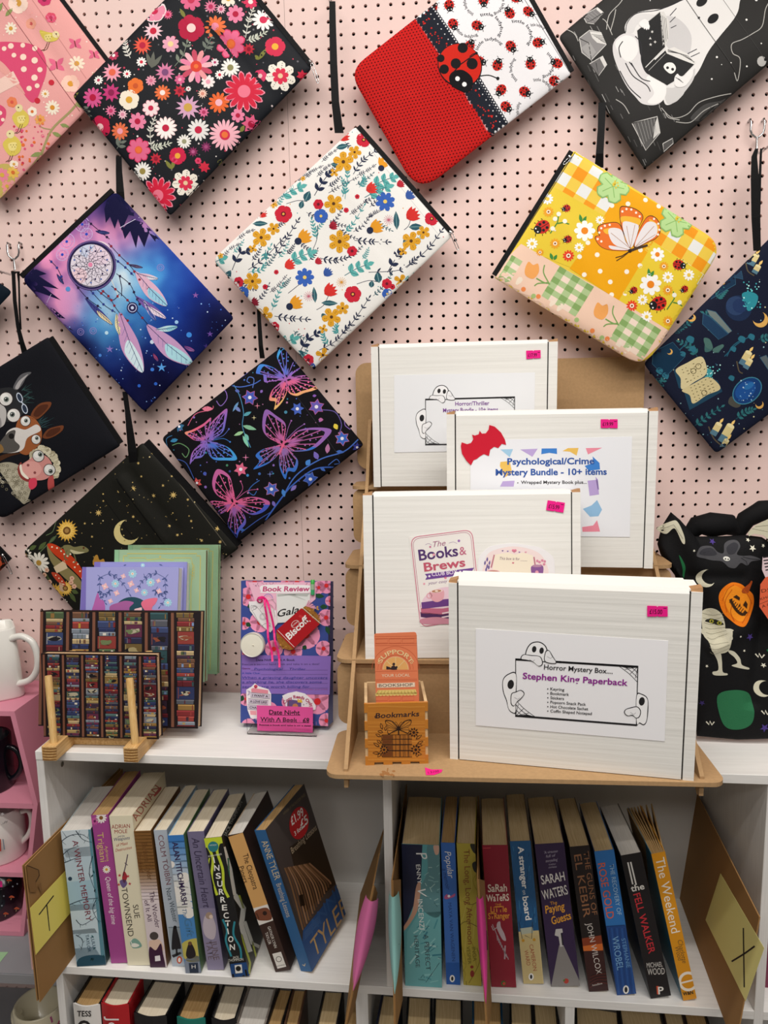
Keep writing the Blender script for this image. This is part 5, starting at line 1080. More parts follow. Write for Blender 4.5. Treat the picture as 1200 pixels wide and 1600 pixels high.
# ---- pink pouch with a spotted toadstool and birds (zoom 1: origin (0, 0), x2.4)
def art_toad(a):
    a.blob([(0,165),(60,165),(130,175),(170,205),(185,270),(165,340),(140,390),(110,375),(60,290),(10,235),(-60,210),(-60,180)],'#D94F75',1);a.blob([(-60,200),(10,235),(60,290),(105,360),(70,330),(0,265),(-60,230)],'#E5A39B',2)
    a.poly([(-40,335),(60,275),(85,320),(-40,385)],'#F0CDC0',2);a.blob([(-60,380),(0,395),(32,420),(20,470),(-20,480)],'#D94F75',1)
    for x,y,r in [(50,180,11),(95,178,9),(140,190,10),(97,222,12),(140,235,12),(160,270,10),(100,268,11),(140,300,12),(120,340,10),(150,330,9),(62,215,9),(25,190,9),(10,430,8),(-10,450,8),(20,455,7)]: a.circ((x,y),r,'#F6DAC8',3,12)
    for x,y,s,fl in [(190,142,1,1),(90,445,1.1,-1),(58,545,1.2,-1)]:
        a.blob([(x - 30 * s * fl * -1 * 1,y - 5 * s),(x,y - 26 * s),(x + 24 * s,y - 4),(x + 20 * s,y + 26 * s),(x - 6 * s,y + 38 * s),(x - 26 * s,y + 18 * s)] if fl < 0 else [(x - 32,y - 20),(x,y - 12),(x + 40,y - 5),(x + 30,y + 18),(x - 5,y + 22),(x - 25,y + 5)],'#D9C45A',3)
        a.blob([(x - 14 * s,y),(x + 10 * s,y - 4 * s),(x + 8 * s,y + 18 * s),(x - 10 * s,y + 20 * s)],'#E9D88A',4);a.circ((x - (8 if fl < 0 else -28) * s,y - (30 if fl < 0 else 4) * s),13 * s,'#E6D8A4',4,12);a.circ((x - (10 if fl < 0 else -30) * s,y - (32 if fl < 0 else 6) * s),3,'#4A3A2A',5,6)
        for k in (0,8): a.line([(x + k - 4,y + 24 * s),(x + k - 16,y + 50 * s),(x + k - 28,y + 56 * s)],2.5,'#6A4A3A',3)
        for k in range(5): a.circ((x - 8 + 5 * k,y + 4 + (k % 2) * 8),2,'#8A7A2E',5,6)
    for x,y,r,n,c,ct in [(80,22,38,5,'#F4D8C8','#D9A24A'),(50,115,24,10,'#F4E8D4','#D9A24A'),(295,245,30,10,'#F4E2CC','#D9A24A'),(272,320,34,6,'#F6C9B8','#D99A3A'),(205,410,28,12,'#F4E8D4','#D9943A'),(125,97,20,5,'#E8A08A','#C95A5A'),(130,425,18,6,'#F4EAD8','#D9743A'),(158,455,20,8,'#E8A45A','#D9743A'),(180,360,16,10,'#F6EAD6','#D9A24A'),(55,390,20,6,'#E9845A','#D95A4A'),(200,75,20,6,'#D9506A','#B83A5A'),(175,8,24,6,'#C93A6A','#8A2A4A'),(15,660,26,8,'#E98AA0','#D9B24A'),(55,650,22,8,'#EBC05A','#D9743A'),(30,700,20,8,'#F09A9A','#D9B24A'),(60,620,16,6,'#F6EAD6','#D9A24A')]: a.flower((x,y),r,n,c,ct,.32,a=x * .1,L=2)
    for x,y,s in [(220,250,1),(288,170,.8),(357,208,.7),(200,78,.6)]:
        for dx,dy in [(-22,-18),(20,-20),(-20,18),(22,16)]: a.leaf((x,y),(x + dx * s * 1.3,y + dy * s * 1.3),20 * s,'#E0698A',2)
        a.line([(x - 3,y - 14 * s),(x + 3,y + 16 * s)],4,'#7A3A3A',3)
    a.line([(60,690),(150,590),(200,490),(290,400),(360,280)],8,'#A59A6A',2,sm=6);a.line([(200,490),(160,480),(150,440)],4,'#A59A6A',2,sm=4)
    for p,q in [((230,470),(265,480)),((160,575),(120,590)),((290,400),(330,400)),((200,500),(235,515)),((20,20),(0,60)),((30,70),(60,40)),((330,330),(355,335))]: a.leaf(p,q,16,'#8E9A5E',2)
    rng = random.Random(31)
    for _ in range(60): a.circ((rng.uniform(60,200),rng.uniform(460,640)),rng.uniform(3,7),rng.choice(['#C93A4E','#E2703A','#D95A7A','#EFA0A4']),2,7)
    dots(a,80,(0,0,380,500),['#F6DAD0','#EFA4A0'],(1.6,3.5),33,0)
    for x,y in [(203,318),(150,385)]: a.circ((x,y),11,'#C93040',3,10)
    a.blob([(-20,640),(40,620),(60,670),(30,740),(-20,740)],'#C9B464',1)
    a.line([(20,20),(310,430)],2,'#8A4A4E',4);a.line([(125,0),(330,300)],2,'#C98A88',4)
G_P = 'printed zip pouches hanging on the pegboard'
z1,z2,z3,z4,z5,z6,z7,z8 = (0,0,2.4),(320,170,2.7273),(500,0,3),(850,0,3.4286),(750,220,2.6667),(0,280,3.1579),(230,520,3.2432),(0,500,3.1579)
t,_ = pouch('pink zip pouch with a red spotted toadstool and small birds',[(5,-120),(185,120),(-3,314),(-180,75)],8,-.030,'#E8A6A2',art_toad,z1,(0,1),seed=1,folds=[((20,0),(130,150),8,-.002)],zipw=5,group=G_P)
t,_ = pouch('black zip pouch covered in pink, red and white flowers',[(335,-81),(488,107),(266,338),(113,150)],7,-.036,'#171A20',art_floral,z1,(0,1),pull=(485,98),seed=2,folds=[((300,20),(450,175),6,-.0018),((330,40),(420,90),10,.002)],mt=SATIN,pulldir=(13,33),group=G_P)
t,_ = pouch('red and white zip pouch with a large ladybird on a black lace band',[(784,-77),(893,116),(653,303),(545,111)],[6,6,44,30],-.034,base_lady,art_lady,z3,(0,1),seed=3,grid=(110,84),folds=[((640,150),(660,260),9,.0012),((690,120),(690,240),8,-.0014)],group=G_P)
t,_ = pouch('black and white zip pouch with a ghost reading a book',[(1110,-140),(1242,65),(1007,265),(872,58)],8,-.036,'#2A2928',art_ghost,z4,(0,1),seed=4,folds=[((880,70),(1000,250),8,.0014)],mt=SATIN,group=G_P)
ty,_ = pouch('yellow patchwork zip pouch with an orange butterfly',[(772,434),(896,235),(1131,383),(1006,576)],[4,4,34,34],-.052,'#EACB45',art_yellow,z5,(0,1),pull=(888,246),pulldir=(-8,12),seed=5,mt=SATIN,folds=[((850,300),(950,480),14,.0012)],group=G_P)
tn,_ = pouch('navy zip pouch with candles, moons and an open spell book',[(1230,345),(1370,520),(1119,709),(1005,568)],8,-.036,'#171C30',art_magic,z5,None,seed=6,group=G_P)
tw,_ = pouch('white zip pouch with small blue, red and gold flowers',[(556,197),(707,369),(489,577),(332,406)],[8,5,8,12],-.050,'#EEEDE9',art_white,z2,(0,1),pull=(703,363),pulldir=(13,28),seed=7,folds=[((525,305),(645,437),5,-.0012)],group=G_P)
td,_ = pouch('blue and violet zip pouch with a dream catcher and feathers',[(180,297),(366,497),(226,644),(33,436)],[14,6,8,14],-.036,base_dream,art_dream,z6,(3,0),seed=8,grid=(150,120),group=G_P)
tf,_ = pouch('black zip pouch with three goggle eyed farm animals',[(-110,640),(76,526),(189,696),(0,814)],[10,5,5,18],-.036,'#15161C',art_farm,z8,(1,2),seed=9,grid=(40,30),group=G_P)
tb,_ = pouch('black zip pouch with four neon butterflies',[(441,541),(569,695),(374,846),(252,685)],[6,6,6,8],-.032,'#131217',art_neon,z7,None,pull=(369,848),pulldir=(6,24),seed=10,group=G_P)
ts,_ = pouch('black zip pouch with gold stars, a crescent moon and toadstools',[(224,690),(374,856),(165,1010),(36,862)],[8,5,8,8],-.022,'#1B1B17',art_stars,z8,(0,1),seed=11,folds=[((185,745),(262,850),6,.004),((200,730),(280,830),6,-.003)],zipw=9,mt=SATIN,group=G_P)
t,_ = pouch('dark teal pouch corner at the left edge beside a steel hook',[(-120,360),(20,456),(-60,540),(-180,470)],8,-.036,'#0F1B26',None,z6,None,seed=12,grid=(20,16),group=G_P)
def art_sliver(a):
    a.blob([(-5,872),(4,868),(12,880),(5,890),(-5,892)],'#7A2E1E',1);a.blob([(-5,875),(2,874),(5,882),(-5,886)],'#B8502E',2)
t,_ = pouch('dark brown zip pouch corner at the left edge with a steel zip pull',[(-60,800),(15,878),(-40,930),(-120,880)],5,-.030,'#1A1512',art_sliver,(0,0,1),(0,1),pull=(6,866),pulldir=(14,30),seed=13,grid=(20,16),group=G_P)
# wrist straps
S_ = strap
S_(tw,[(514.5,524,2,0),(514.5,525,40,0),(515.5,527,100,0),(518,530,160,.002),(523,537,208,.006)],-.049)
S_(td,[(181,190,244,0),(181,191,268,.002),(181.5,194,300,.002),(183,195,312,.004)],-.038)
S_(ty,[(935,947,160,.006),(934,945,200,.002),(931,943,240,0),(929,943,262,.006)],-.050)
S_(tn,[(1180,1185,232,0),(1174,1183,245,0),(1173,1186,280,0),(1174,1188,340,.002),(1177,1189,392,.006)],-.045)
S_(tn,[(1187.5,1191,232,.004),(1186,1190,260,.005),(1184,1189,300,.005),(1184,1188,340,.006)],-.045)
S_(tb,[(401,406,470,0),(402,408,500,.001),(404,411,540,.003),(406,414,560,.008)],-.040)
S_(ts,[(191,199,612,0),(195,203,640,.001),(197,208,670,0),(200,214,706,.002),(202,215,722,.006)],-.034)
S_(tf,[(17,30,424,0),(18,24,428,0),(20,26,470,0),(25,31,510,.002),(30,38,535,.004),(34,44,552,.008)],-.044)
S_(tf,[(26,31,424,.004),(28,31,440,.005),(29,32,480,.005),(31,34,515,.006)],-.044)
# peg hooks
hook(1180,217,'steel wire peg hook holding the navy pouch strap',group='peg hooks')
hook(25,406,'steel wire peg hook at the left edge holding the farm animal pouch strap',group='peg hooks')
hook(518,-16,'steel wire peg hook at the top edge holding the white flowered pouch strap',group='peg hooks')
# ================================================================ labels and stickers on the boxes
def ghost_hands_frame(a,tl,tr,br,bl,right=True,col='#2B2A2C',w=4.2):
    """a black frame with cobweb corners and ghosts peeping over it; a works in the current view"""
    a.line([tl,tr,br,bl,tl,tr],w,col,1)
    T,R_,B,L = map(np.array,(tl,tr,br,bl))
    ex,ey = unit(R_ - T),unit(L - T);s = np.linalg.norm(R_ - T) / 495.0
    for c,u,v in ((R_,-ex,ey),(L,ex,-ey)):
        for f in (26,46,64): a.line([c + u * f * s * 1.25,c + (u * .62 + v * .52) * f * s * .9,c + v * f * s],2.2 * s,col,1,sm=5)
        for q in (.25,.55,.85): a.line([c,c + (u * (1 - q) * 1.25 + v * q) * 56 * s],2 * s,col,1)
        a.poly([c,c + u * 88 * s,c + u * 46 * s + v * 8 * s],col,1)
    def gh(P,eyes,hands,o):
        P = [o + ex * x * s + ey * y * s for x,y in P];a.blob(P,col,2);c = np.mean(P,0)
        a.blob([c + (np.array(p) - c) * (1 - 4.2 * s / max(1,np.linalg.norm(np.array(p) - c))) for p in P],'#F6F6F7',3)
        for x,y,r in eyes: a.circ(o + ex * x * s + ey * y * s,r * s,'#232224',4,14,ry=r * 1.45 * s,a=.15)
        for H in hands:
            H = [o + ex * x * s + ey * y * s for x,y in H];a.blob(H,col,5);c = np.mean(H,0)
            a.blob([c + (np.array(p) - c) * (1 - 3.6 * s / max(1,np.linalg.norm(np.array(p) - c))) for p in H],'#F1F1F3',6)
            a.line([c - ex * 10 * s,c + ex * 4 * s + ey * 7 * s,c + ex * 12 * s],2 * s,'#A9A8AC',7)
    gh([(40,-2),(42,-40),(62,-70),(95,-78),(122,-62),(132,-30),(130,0),(80,4)],[(75,-46,9),(105,-42,9)],[[(20,-5),(30,-22),(60,-22),(100,-18),(110,10),(95,22),(70,6),(40,-2)],[(118,2),(120,-38),(134,-46),(150,-24),(164,6)]],T)
    gh([(2,58),(-30,60),(-52,85),(-52,130),(-38,170),(-28,205),(-12,218),(0,214),(2,160)],[(-20,102,13)],[[(-18,140),(0,130),(22,122),(36,136),(20,160),(6,172),(-8,190),(-20,178)]],T)
    if right: gh([(0,-120),(22,-128),(46,-110),(48,-60),(42,-18),(30,-2),(12,-8),(0,-6)],[(22,-98,12)],[[(4,-76),(-20,-72),(-44,-62),(-50,-48),(-38,-36),(-16,-38),(0,-28),(14,-36),(18,-60)]],B)
def price(t,pl,q,s,dark='#3A0A22'):
    """small fluorescent price ticket: q = left-top, right-top, right-bottom, left-bottom"""
    q = [np.array(p,float) for p in q];mt,mb_ = (q[0] + q[1]) / 2,(q[2] + q[3]) / 2;dn = unit(q[3] - q[0])
    m_,a = sheet(pl,[q[0],mt - (q[1] - q[0]) * .04,mt + dn * 1.6,mt + (q[1] - q[0]) * .04,q[1],q[2],mb_ + (q[1] - q[0]) * .04,mb_ - dn * 1.6,mb_ - (q[1] - q[0]) * .04,q[3]],'#F0218C',.0008)
    ex = q[1] - q[0];p0 = q[3] + ex * .12 - dn * (np.linalg.norm(q[3] - q[0]) * .24)
    a.text(s,p0,p0 + ex * (.62 if len(s) < 7 else .68),np.linalg.norm(q[3] - q[0]) * .44,dark,0,bold=.012)
    a.line([q[0] + ex * .8 + dn * 3.5,q[0] + ex * .95 + dn * 3.5],.8,dark,0)
    m_.build('price_ticket',GLOSSP,t)
# --- front box
t,pl = BX['hor']
m_,a = sheet(pl,[(743.5,982),(1044,1001),(1038.5,1158),(743.5,1133)],'#F3F3F6')
a.view(680,880,2.6087)
ghost_hands_frame(a,(328,392),(826,422),(820,660),(328,622),True,'#242326',9)
a.text('Horror Mystery Box....',(443,432),(723,450),21,'#232226',4,bold=.012)
a.text('Stephen King Paperback',(356,470),(784,499),26,'#8E2590',4,bold=.02)
for i,s in enumerate(['Keyring','Bookmark','Stickers','Popcorn Snack Pack','Hot Chocolate Sachet','Coffin Shaped Notepad']):
    y = 517 + 18 * i;x1 = [526,545,525,614,623,638][i];a.circ((459,y - 5),2.6,'#232226',4);a.text(s,(469,y),(x1,y + (x1 - 469) * .066),12,'#232226',4,bold=.012)
m_.build('label_sheet',PAPER,t)
price(t,pl,[(1011,946),(1043,947),(1043,963),(1011,963)],'£15.00')
# --- bat and bunting box
t,pl = BX['psy']
m_,a = sheet(pl,[(735,688),(987.5,682),(984,839),(735,836)],'#EEF0F5')
a.view(690,620,3.2432)
for Q,c in [([(298,267),(362,265),(345,306)],'#A5CFEA'),([(398,267),(487,263),(460,304)],'#BFA9DE'),([(507,262),(584,261),(585,290),(546,284),(505,291)],'#3F83D3'),([(612,275),(640,260),(694,259),(684,298),(650,278)],'#EDC260'),([(730,260),(814,258),(742,292)],'#EF93A7'),([(298,330),(345,325),(358,385),(320,408),(295,350)],'#EDC260'),([(765,302),(800,335),(803,368),(745,375),(725,350),(770,335)],'#3F83D3'),([(296,455),(310,428),(370,425),(365,455)],'#BFA9DE'),([(740,425),(790,420),(798,495),(750,502)],'#BDA6DC'),([(780,405),(792,420),(798,470),(790,470)],'#A88FD0'),([(716,568),(760,550),(788,523),(813,572),(795,605),(752,608)],'#93BFE3'),([(712,660),(768,652),(788,625),(803,683),(714,684)],'#EE8FA3')]: a.poly(Q,c,0)
a.text('Psychological/Crime',(333,343),(774,340),33,'#2A55A4',2,bold=.025)
a.text('Mystery Bundle - 10+ items',(274,398),(837,394),33,'#2A55A4',2,bold=.025)
a.text('Wrapped Mystery Book plus...',(402,441),(735,440),17,'#232226',2,bold=.015);a.circ((386,436),3,'#232226',2)
m_.build('label_sheet',PAPER,t)
bat = [(745,664.5),(752,664.5),(763,666),(775,672),(785,683),(790.5,694),(790,695),(786,693.5),(781,698),(777,695.5),(774,697),(769.5,700),(767,704),(764.5,712.5),(759,709.5),(754,709.5),(750,712.5),(746,719),(742,717),(738,717.5),(736,727),(728,719),(722.5,709),(719.8,697),(722,689),(730,692.5),(736,691),(740,687),(738.5,679),(741.5,680),(745,679),(748.5,677),(749.5,673),(752,677),(757,678),(761,675),(764,669)]
def sm_bat(v): return v
bat = [(764.5,664),(773,666.5),(783,676),(789,687),(790.8,695),(784,693.5),(778.5,700),(772,698),(766,702.5),(764,712.5),(756,709.5),(750,713),(745,717),(740,719),(736,727),(729,720),(722,709),(720,697),(721.5,691),(730,694),(736,692),(739.5,686),(737.5,679),(742,680.5),(748,678.5),(749.5,673),(753,677.5),(759,677),(763.5,671)]
m_ = MB();m_.prism(list(pl.S(bat,.0008)),pl.n * .0003,C('#CF1F36'));m_.build('bat_sticker',GLOSSP,t)
price(t,pl,[(938.5,655),(964.8,655),(964.8,669),(938.5,668.5)],'£19.99')
# --- coffee and books box
t,pl = BX['brew']
m_,a = sheet(pl,[(639,839),(737,827),(757,963),(657,978.5)],'#EDE9E4',.0003)
a.view(500,740,2.8571)
rr = lambda q,r: round_poly(q,r)
o = rr([(405,285),(678,250),(720,640),(450,685)],38);a.line(list(o) + [o[0],o[1]],4,'#CE7E93',0);i_ = rr([(413,292),(671,259),(711,634),(457,676)],34);a.line(list(i_) + [i_[0],i_[1]],2,'#B86A88',0)
a.text('The',(507,328),(562,320),26,'#A7688A',1,shear=.35);a.text('Books',(443,388),(618,366),50,'#52346E',1,bold=.02);a.text('&',(624,364),(655,360),38,'#C26E88',1,bold=.01);a.text('Brews',(466,437),(650,413),40,'#C2586E',1,bold=.025)
a.circ((508,362),6,'#E9A5B5',2);a.circ((484,424),6,'#F4E3E6',2)
a.poly([(468,448),(478,460),(470,474),(690,446),(678,436),(688,420)],'#6F4795',1);a.text('CLUB BOX',(500,458),(614,446),18,'#F0E6F2',2,bold=.01);a.circ((488,458),5,'#F0E6F2',2);a.circ((626,438),5,'#F0E6F2',2)
a.text('your cosy date night',(482,496),(660,474),14,'#8A6A94',1,shear=.3)
a.circ((560,465),6,'#E58AA4',1,8);a.circ((492,327),5,'#C97A9A',1,8);a.circ((620,300),6,'#9A6AB4',1,8);a.circ((465,492),5,'#E9A5B5',1,8)
a.line([(470,318),(485,312),(500,320)],1.6,'#A88AB4',1,sm=4);a.line([(575,310),(595,305),(612,312)],1.6,'#A88AB4',1,sm=4)
a.blob([(445,640),(460,560),(520,515),(600,510),(680,560),(700,630),(600,660),(470,668)],'#E9CBD8',1)
for Q,c,c2 in [([(452,575),(560,560),(640,555),(640,585),(560,592),(455,605)],'#6B3F86','#E6D3D8'),([(450,600),(545,602),(640,590),(640,610),(545,630),(452,624)],'#C06A86','#E6D3D8'),([(448,618),(548,628),(640,612),(640,640),(545,655),(450,640)],'#4A2A58','#E6D3D8')]: a.poly(Q,c,2);a.line([(Q[0][0] + 95,Q[0][1] + 24),(Q[0][0] + 180,Q[0][1] + 8)],6,c2,3)
a.blob([(492,525),(548,518),(552,555),(530,572),(508,570),(492,552)],'#E3A8B2',3);a.circ((520,524),28,'#F2DCDA',4,18,ry=8,a=-.1);a.circ((520,524),22,'#B98466',5,16,ry=6,a=-.1);a.circ((520,524),8,'#F2DCC8',6,8,ry=4);a.ring((488,545),11,4,'#E3A8B2',3,14)
a.blob([(450,650),(520,640),(600,650),(680,640),(650,665),(470,672)],'#C98A9C',3)
for k in range(5): a.line([(672,455 - k * 5),(672 + (k % 2) * 4,440)],5,'#7A5AA0',2)
m_.build('round_cornered_sticker',PAPER,t)
so = rr([(747,870),(765,853),(800,848),(845,855),(866,870),(868,930),(747,930)],9)
m_,a = sheet(pl,so,'#EEECEE',.0003);a.view(500,740,2.8571)
a.blob([(735,400),(760,350),(860,325),(960,345),(1005,390),(1010,460),(870,470),(735,460)],'#F1DEDC',0)
a.poly([(765,470),(780,362),(840,352),(872,362),(905,352),(950,365),(960,470)],'#F4E9D4',1);a.line([(778,362),(764,420)],6,'#C07A86',1);a.line([(955,372),(962,420)],6,'#C07A86',1)
a.text('This box is for ____',(802,384),(925,388),13,'#7A5A72',2,shear=.25)
for x,y,r,c in [(867,343,11,'#E58AA4'),(838,346,4,'#8A6AB4'),(815,344,4,'#6A4A94'),(890,350,4,'#8A6AB4'),(918,350,5,'#E9A5B5'),(862,398,5,'#D96A86')]: a.circ((x - r * .45,y),r * .55,c,2,8);a.circ((x + r * .45,y),r * .55,c,2,8);a.poly([(x - r,y + r * .15),(x + r,y + r * .15),(x,y + r)],c,2)
for (x,y) in [(745,380),(735,395),(755,395),(745,410),(740,425),(752,415)]: a.leaf((x,y + 14),(x + 3,y - 8),8,'#6A5A98',2)
for (x,y) in [(980,395),(992,388),(1000,405),(985,410),(970,390),(1003,392)]: a.circ((x,y),6,'#D98AA4',2,8)
a.circ((772,440),32,'#E0A4AC',3,18,ry=10);a.poly([(742,442),(803,442),(800,470),(748,470)],'#D998A2',3);a.circ((772,440),26,'#B9846A',4,16,ry=7);a.circ((772,441),8,'#F0DEC8',5,8,ry=3);a.ring((735,452),10,4,'#D998A2',3,12)
a.blob([(946,412),(992,410),(996,440),(985,460),(952,458),(943,440)],'#8A5A98',3);a.circ((968,412),22,'#B98AA8',4,14,ry=6);a.circ((968,440),8,'#E9A5B5',5,8);a.poly([(915,468),(940,448),(1005,450),(1010,468)],'#D88A98',2)
m_.build('arched_sticker',PAPER,t)
price(t,pl,[(855.5,781.5),(882.5,785.5),(880,801),(853,797)],'£15.99')
# --- rear ghost box
t,pl = BX['thr']
m_,a = sheet(pl,[(616,586),(836,582),(834,703),(616,707)],'#ECEEF1')
a.view(560,520,3.5294)
ghost_hands_frame(a,(370,368),(862,355),(858,612),(370,617),False,'#2E2D30',9)
a.text('Horror/Thriller',(534,402),(722,398),23,'#7E3F98',3,bold=.012);a.text('Mystery Bundle - 10+ items',(467,438),(770,432),23,'#7E3F98',3,bold=.012)
m_.build('label_sheet',PAPER,t)
price(t,pl,[(822,548),(844.5,547),(844.8,559.5),(822.5,561)],'£17.99')
# ================================================================ bookmark box on the front tray
ZT1 = TR[0][1]
b0,b1 = onZ(571,1196,ZT1),onZ(669.5,1193,ZT1);ex = b1 - b0;w = np.linalg.norm(ex);ex = ex / w;ez = np.array([0,0,1.0]);ey = np.cross(ez,ex)
pl = Plane(b0,ey);hh = (pl.hit([(571,1100)])[0] - b0)[2];dd = w * .92
PLY = mat('ply_edge','#D2B387',0.6,var=.15,scale=150);BURN = mat('burnt_ply','#2A1B10',0.7)
OAK = print_mat('varnished_ply',0.32,0.5,coat=.25);ST_ = (C('#C9822F'),C('#B87226'))
box = thing('bookmark_box','small varnished plywood box engraved with books and a butterfly, on the front tray','box',(b0 + b1) / 2 + ey * dd / 2)
Q = lambda x,y,z: b0 + ex * x + ey * y + ez * z
th = .0035
def tabbed(w,h,n,th,first):
    """outline of a finger jointed panel; missing fingers are notches cut from the sides and the bottom"""
    P = [];s = h / n
    L = [(0,h)]
    for k in range(n - 1,-1,-1):
        x = th if (k % 2 == first) else 0;L += [(x,(k + 1) * s),(x,k * s)]
    bs = w / 7
    for k in range(7):
        z = th if k % 2 else 0;L += [(k * bs,z),((k + 1) * bs,z)]
    for k in range(n):
        x = w - th if (k % 2 == first) else w;L += [(x,k * s),(x,(k + 1) * s)]
    L.append((w,h));out = []
    for q in L:
        if not out or math.dist(out[-1],q) > 1e-6: out.append(q)
    return out
mb = MB();mb.prism([Q(x,0,z) for x,z in tabbed(w,hh,7,th,1)],ey * th,C('#BF7A2A'))
a = Art(pl,mb,maxe=0)
rng = random.Random(1)
for k in range(34):
    y = 1104 + k * 2.6;a.line([(575,y),(600,y + rng.uniform(-1,1)),(640,y + rng.uniform(-1,1)),(664,y)],rng.uniform(.5,1.5),rng.choice(['#C98433','#B06C22','#D08E3C','#B8742A']),-1)
a.view(500,960,4.6154);DKB = '#2B1710'
a.text('Bookmarks',(400,748),(716,732),38,'#2A1C28',2,bold=.012,shear=.12);a.ring((402,738),7,4,'#2A1C28',2)
for i,(y0,y1) in enumerate([(868,900),(900,937),(942,980),(985,1028)]):
    a.poly([(448,y0),(662 - i * 2,y0 - 2),(664,y1),(450,y1)],'#A86826',1);a.line([(448,y0),(662,y0 - 2)],4,DKB,2);a.line([(450,y1),(664,y1)],4,DKB,2);a.line([(448,y0),(442,(y0 + y1) / 2),(450,y1)],4,DKB,2,sm=3)
    a.poly([(448,y0 + 4),(520,y0 + 4),(520,y1 - 4),(450,y1 - 4)],'#6E3C18',2)
    for x in (522,545,572,578,600,612,634,640): a.line([(x,y0),(x + 2,y1)],3,DKB,3)
for P in [[(472,762),(520,768),(555,800),(566,830),(530,845),(495,865),(485,840),(495,815),(475,790)],[(656,758),(610,768),(578,800),(568,830),(600,845),(635,860),(645,835),(635,812),(655,790)]]:
    a.blob(P,DKB,3);c = np.mean(P,0);a.blob([c + (np.array(p) - c) * .86 for p in P],'#C07E30',4)
    for p in P: a.line([(567,830),c + (np.array(p) - c) * .9],3,DKB,5)
a.line([(566,800),(567,865)],9,DKB,6);a.line([(565,802),(552,778),(540,775)],2.5,DKB,5,sm=4);a.line([(567,802),(580,778),(592,775)],2.5,DKB,5,sm=4)
for p,q in [((450,830),(437,782)),((455,850),(415,840)),((440,880),(400,862)),((430,955),(385,925)),((440,930),(410,905)),((430,1000),(378,998)),((440,1000),(415,1030)),((690,900),(735,868)),((700,935),(745,912)),((690,940),(740,945)),((690,1000),(735,1010)),((470,840),(480,800)),((700,1000),(700,1030)),((455,970),(430,1010))]: a.leaf(p,q,22,DKB,2);a.leaf(np.array(p) * .85 + np.array(q) * .15,np.array(p) * .12 + np.array(q) * .88,12,'#B87428',3)
for x,y,r in [(676,850,38),(690,975,40),(462,975,34)]: a.flower((x,y),r,9,DKB,'#7A4418',.28,L=4,pt=True);a.flower((x,y),r * .7,9,'#B06E26',DKB,.35,L=5,pt=True,a=.35)
mb.build('front_panel',OAK,box)
for z0,x0,n_ in [(0,0,'side_panel'),(0,w - th,'side_panel')]:
    mb = MB();mb.obox(Q(x0 + (.0004 if x0 == 0 else -.0004),th * .0 + .0012,.0004),ex * th,ey * (dd - .002),ez * (hh - .0006));mb.build(n_,PLY,box)
mb = MB();mb.obox(Q(th,dd - th,.0004),ex * (w - 2 * th),ey * th,ez * hh);mb.build('back_panel',PLY,box)
mb = MB();mb.obox(Q(th,th,.0008),ex * (w - 2 * th),ey * (dd - 2 * th),ez * th);mb.build('base',PLY,box)
# bookmarks inside it
def bookmark(name,label,y,du=0.0,dv=0.0,art=True,col='#E8835A'):
    p2 = Plane(b0 + ey * y,ey);P = round_poly([(584.5 + du,990 + dv),(650.5 + du,987.5 + dv),(655.5 + du,1110),(588 + du,1112)],[4,4,.5,.5]);
    lo = p2.hit([(588 + du,1112),(655.5 + du,1110)]);zb = ZT1 + th + .0012
    W3 = list(p2.S(P));up_ = [q for q in W3]
    W3 = [np.array([q[0],q[1],max(zb,q[2])]) if q[2] > ZT1 + .05 else np.array([q[0],q[1],zb]) for q in W3]
    t = tag(None or bpy.data.objects.new(name,None),label,'bookmark','bookmarks in the plywood box');COL.objects.link(t);t.location = tuple((W3[-1] + W3[-9]) / 2);t.empty_display_size = .02
    mb = MB();mb.prism(W3,-p2.n * .0005,C(col))
    if art:
        a = Art(p2,mb,maxe=0).view(500,960,4.6154)
        D = '#C9603E'
        for y in (160,175,212,225,412,470,480): a.line([(395,y),(700,y - 4)],2.5,D,0)
        for y in (192,607):
            for x in (403,498,593): a.line([(x,y - 14),(x + 85,y - 17),(x + 85,y + 14),(x,y + 16),(x,y - 14)],3,D,0)
        a.ring((545,398),170,3,D,0,30,math.pi,2 * math.pi,ry=168);a.ring((545,398),106,4,D,0,26,math.pi,2 * math.pi);a.ring((545,400),128,2,D,0,26,math.pi,2 * math.pi)
        P = [(545 + 92 * math.cos(t_),398 + 92 * math.sin(t_)) for t_ in np.linspace(math.pi,2 * math.pi,18)];a.poly(P,'#EDB16A',0)
        for k in (1,2,3): t_ = math.pi + k * math.pi / 4;a.line([(545,398),(545 + 92 * math.cos(t_),398 + 92 * math.sin(t_))],3,'#F3DDA8',1)
        a.ring((545,398),92,3,'#F3DDA8',1,20,math.pi,2 * math.pi)
        a.circ((532,358),10,'#3A2A2E',2);a.blob([(510,396),(520,372),(540,372),(555,396)],'#3A2A2E',2);a.poly([(478,396),(478,372),(505,380),(515,396)],'#3A2A2E',2);a.circ((552,380),8,'#3A2A2E',2)
        a.arc_text('SUPPORT',(545,398),112,math.pi * 1.14,math.pi * 1.87,34,'#F1D9A0',1,bold=.008)
        for x in (425,660): a.ring((x,348),7,3,'#F1D9A0',1,10)
        a.text('YOUR LOCAL',(445,452),(648,447),22,'#F3E3C4',1);a.poly([(410,497),(684,490),(685,522),(411,529)],'#F2DCC2',1);a.text('BOOKSHOP',(425,523),(668,516),22,'#3A2A2E',2)
        a.poly([(418,546),(690,540),(700,572),(402,578)],'#E9D27C',1)
        for k in range(12): a.circ((412 + 25 * k,577 - k * .5),13,'#E9D27C',1,10);a.line([(425 + 23 * k,548),(412 + 25.5 * k,574)],2.5,'#B8973E',2)
    mb.build('card',PAPER,t)
bookmark('bookmark','orange bookmark with a shop front design, foremost in the plywood box',.012)
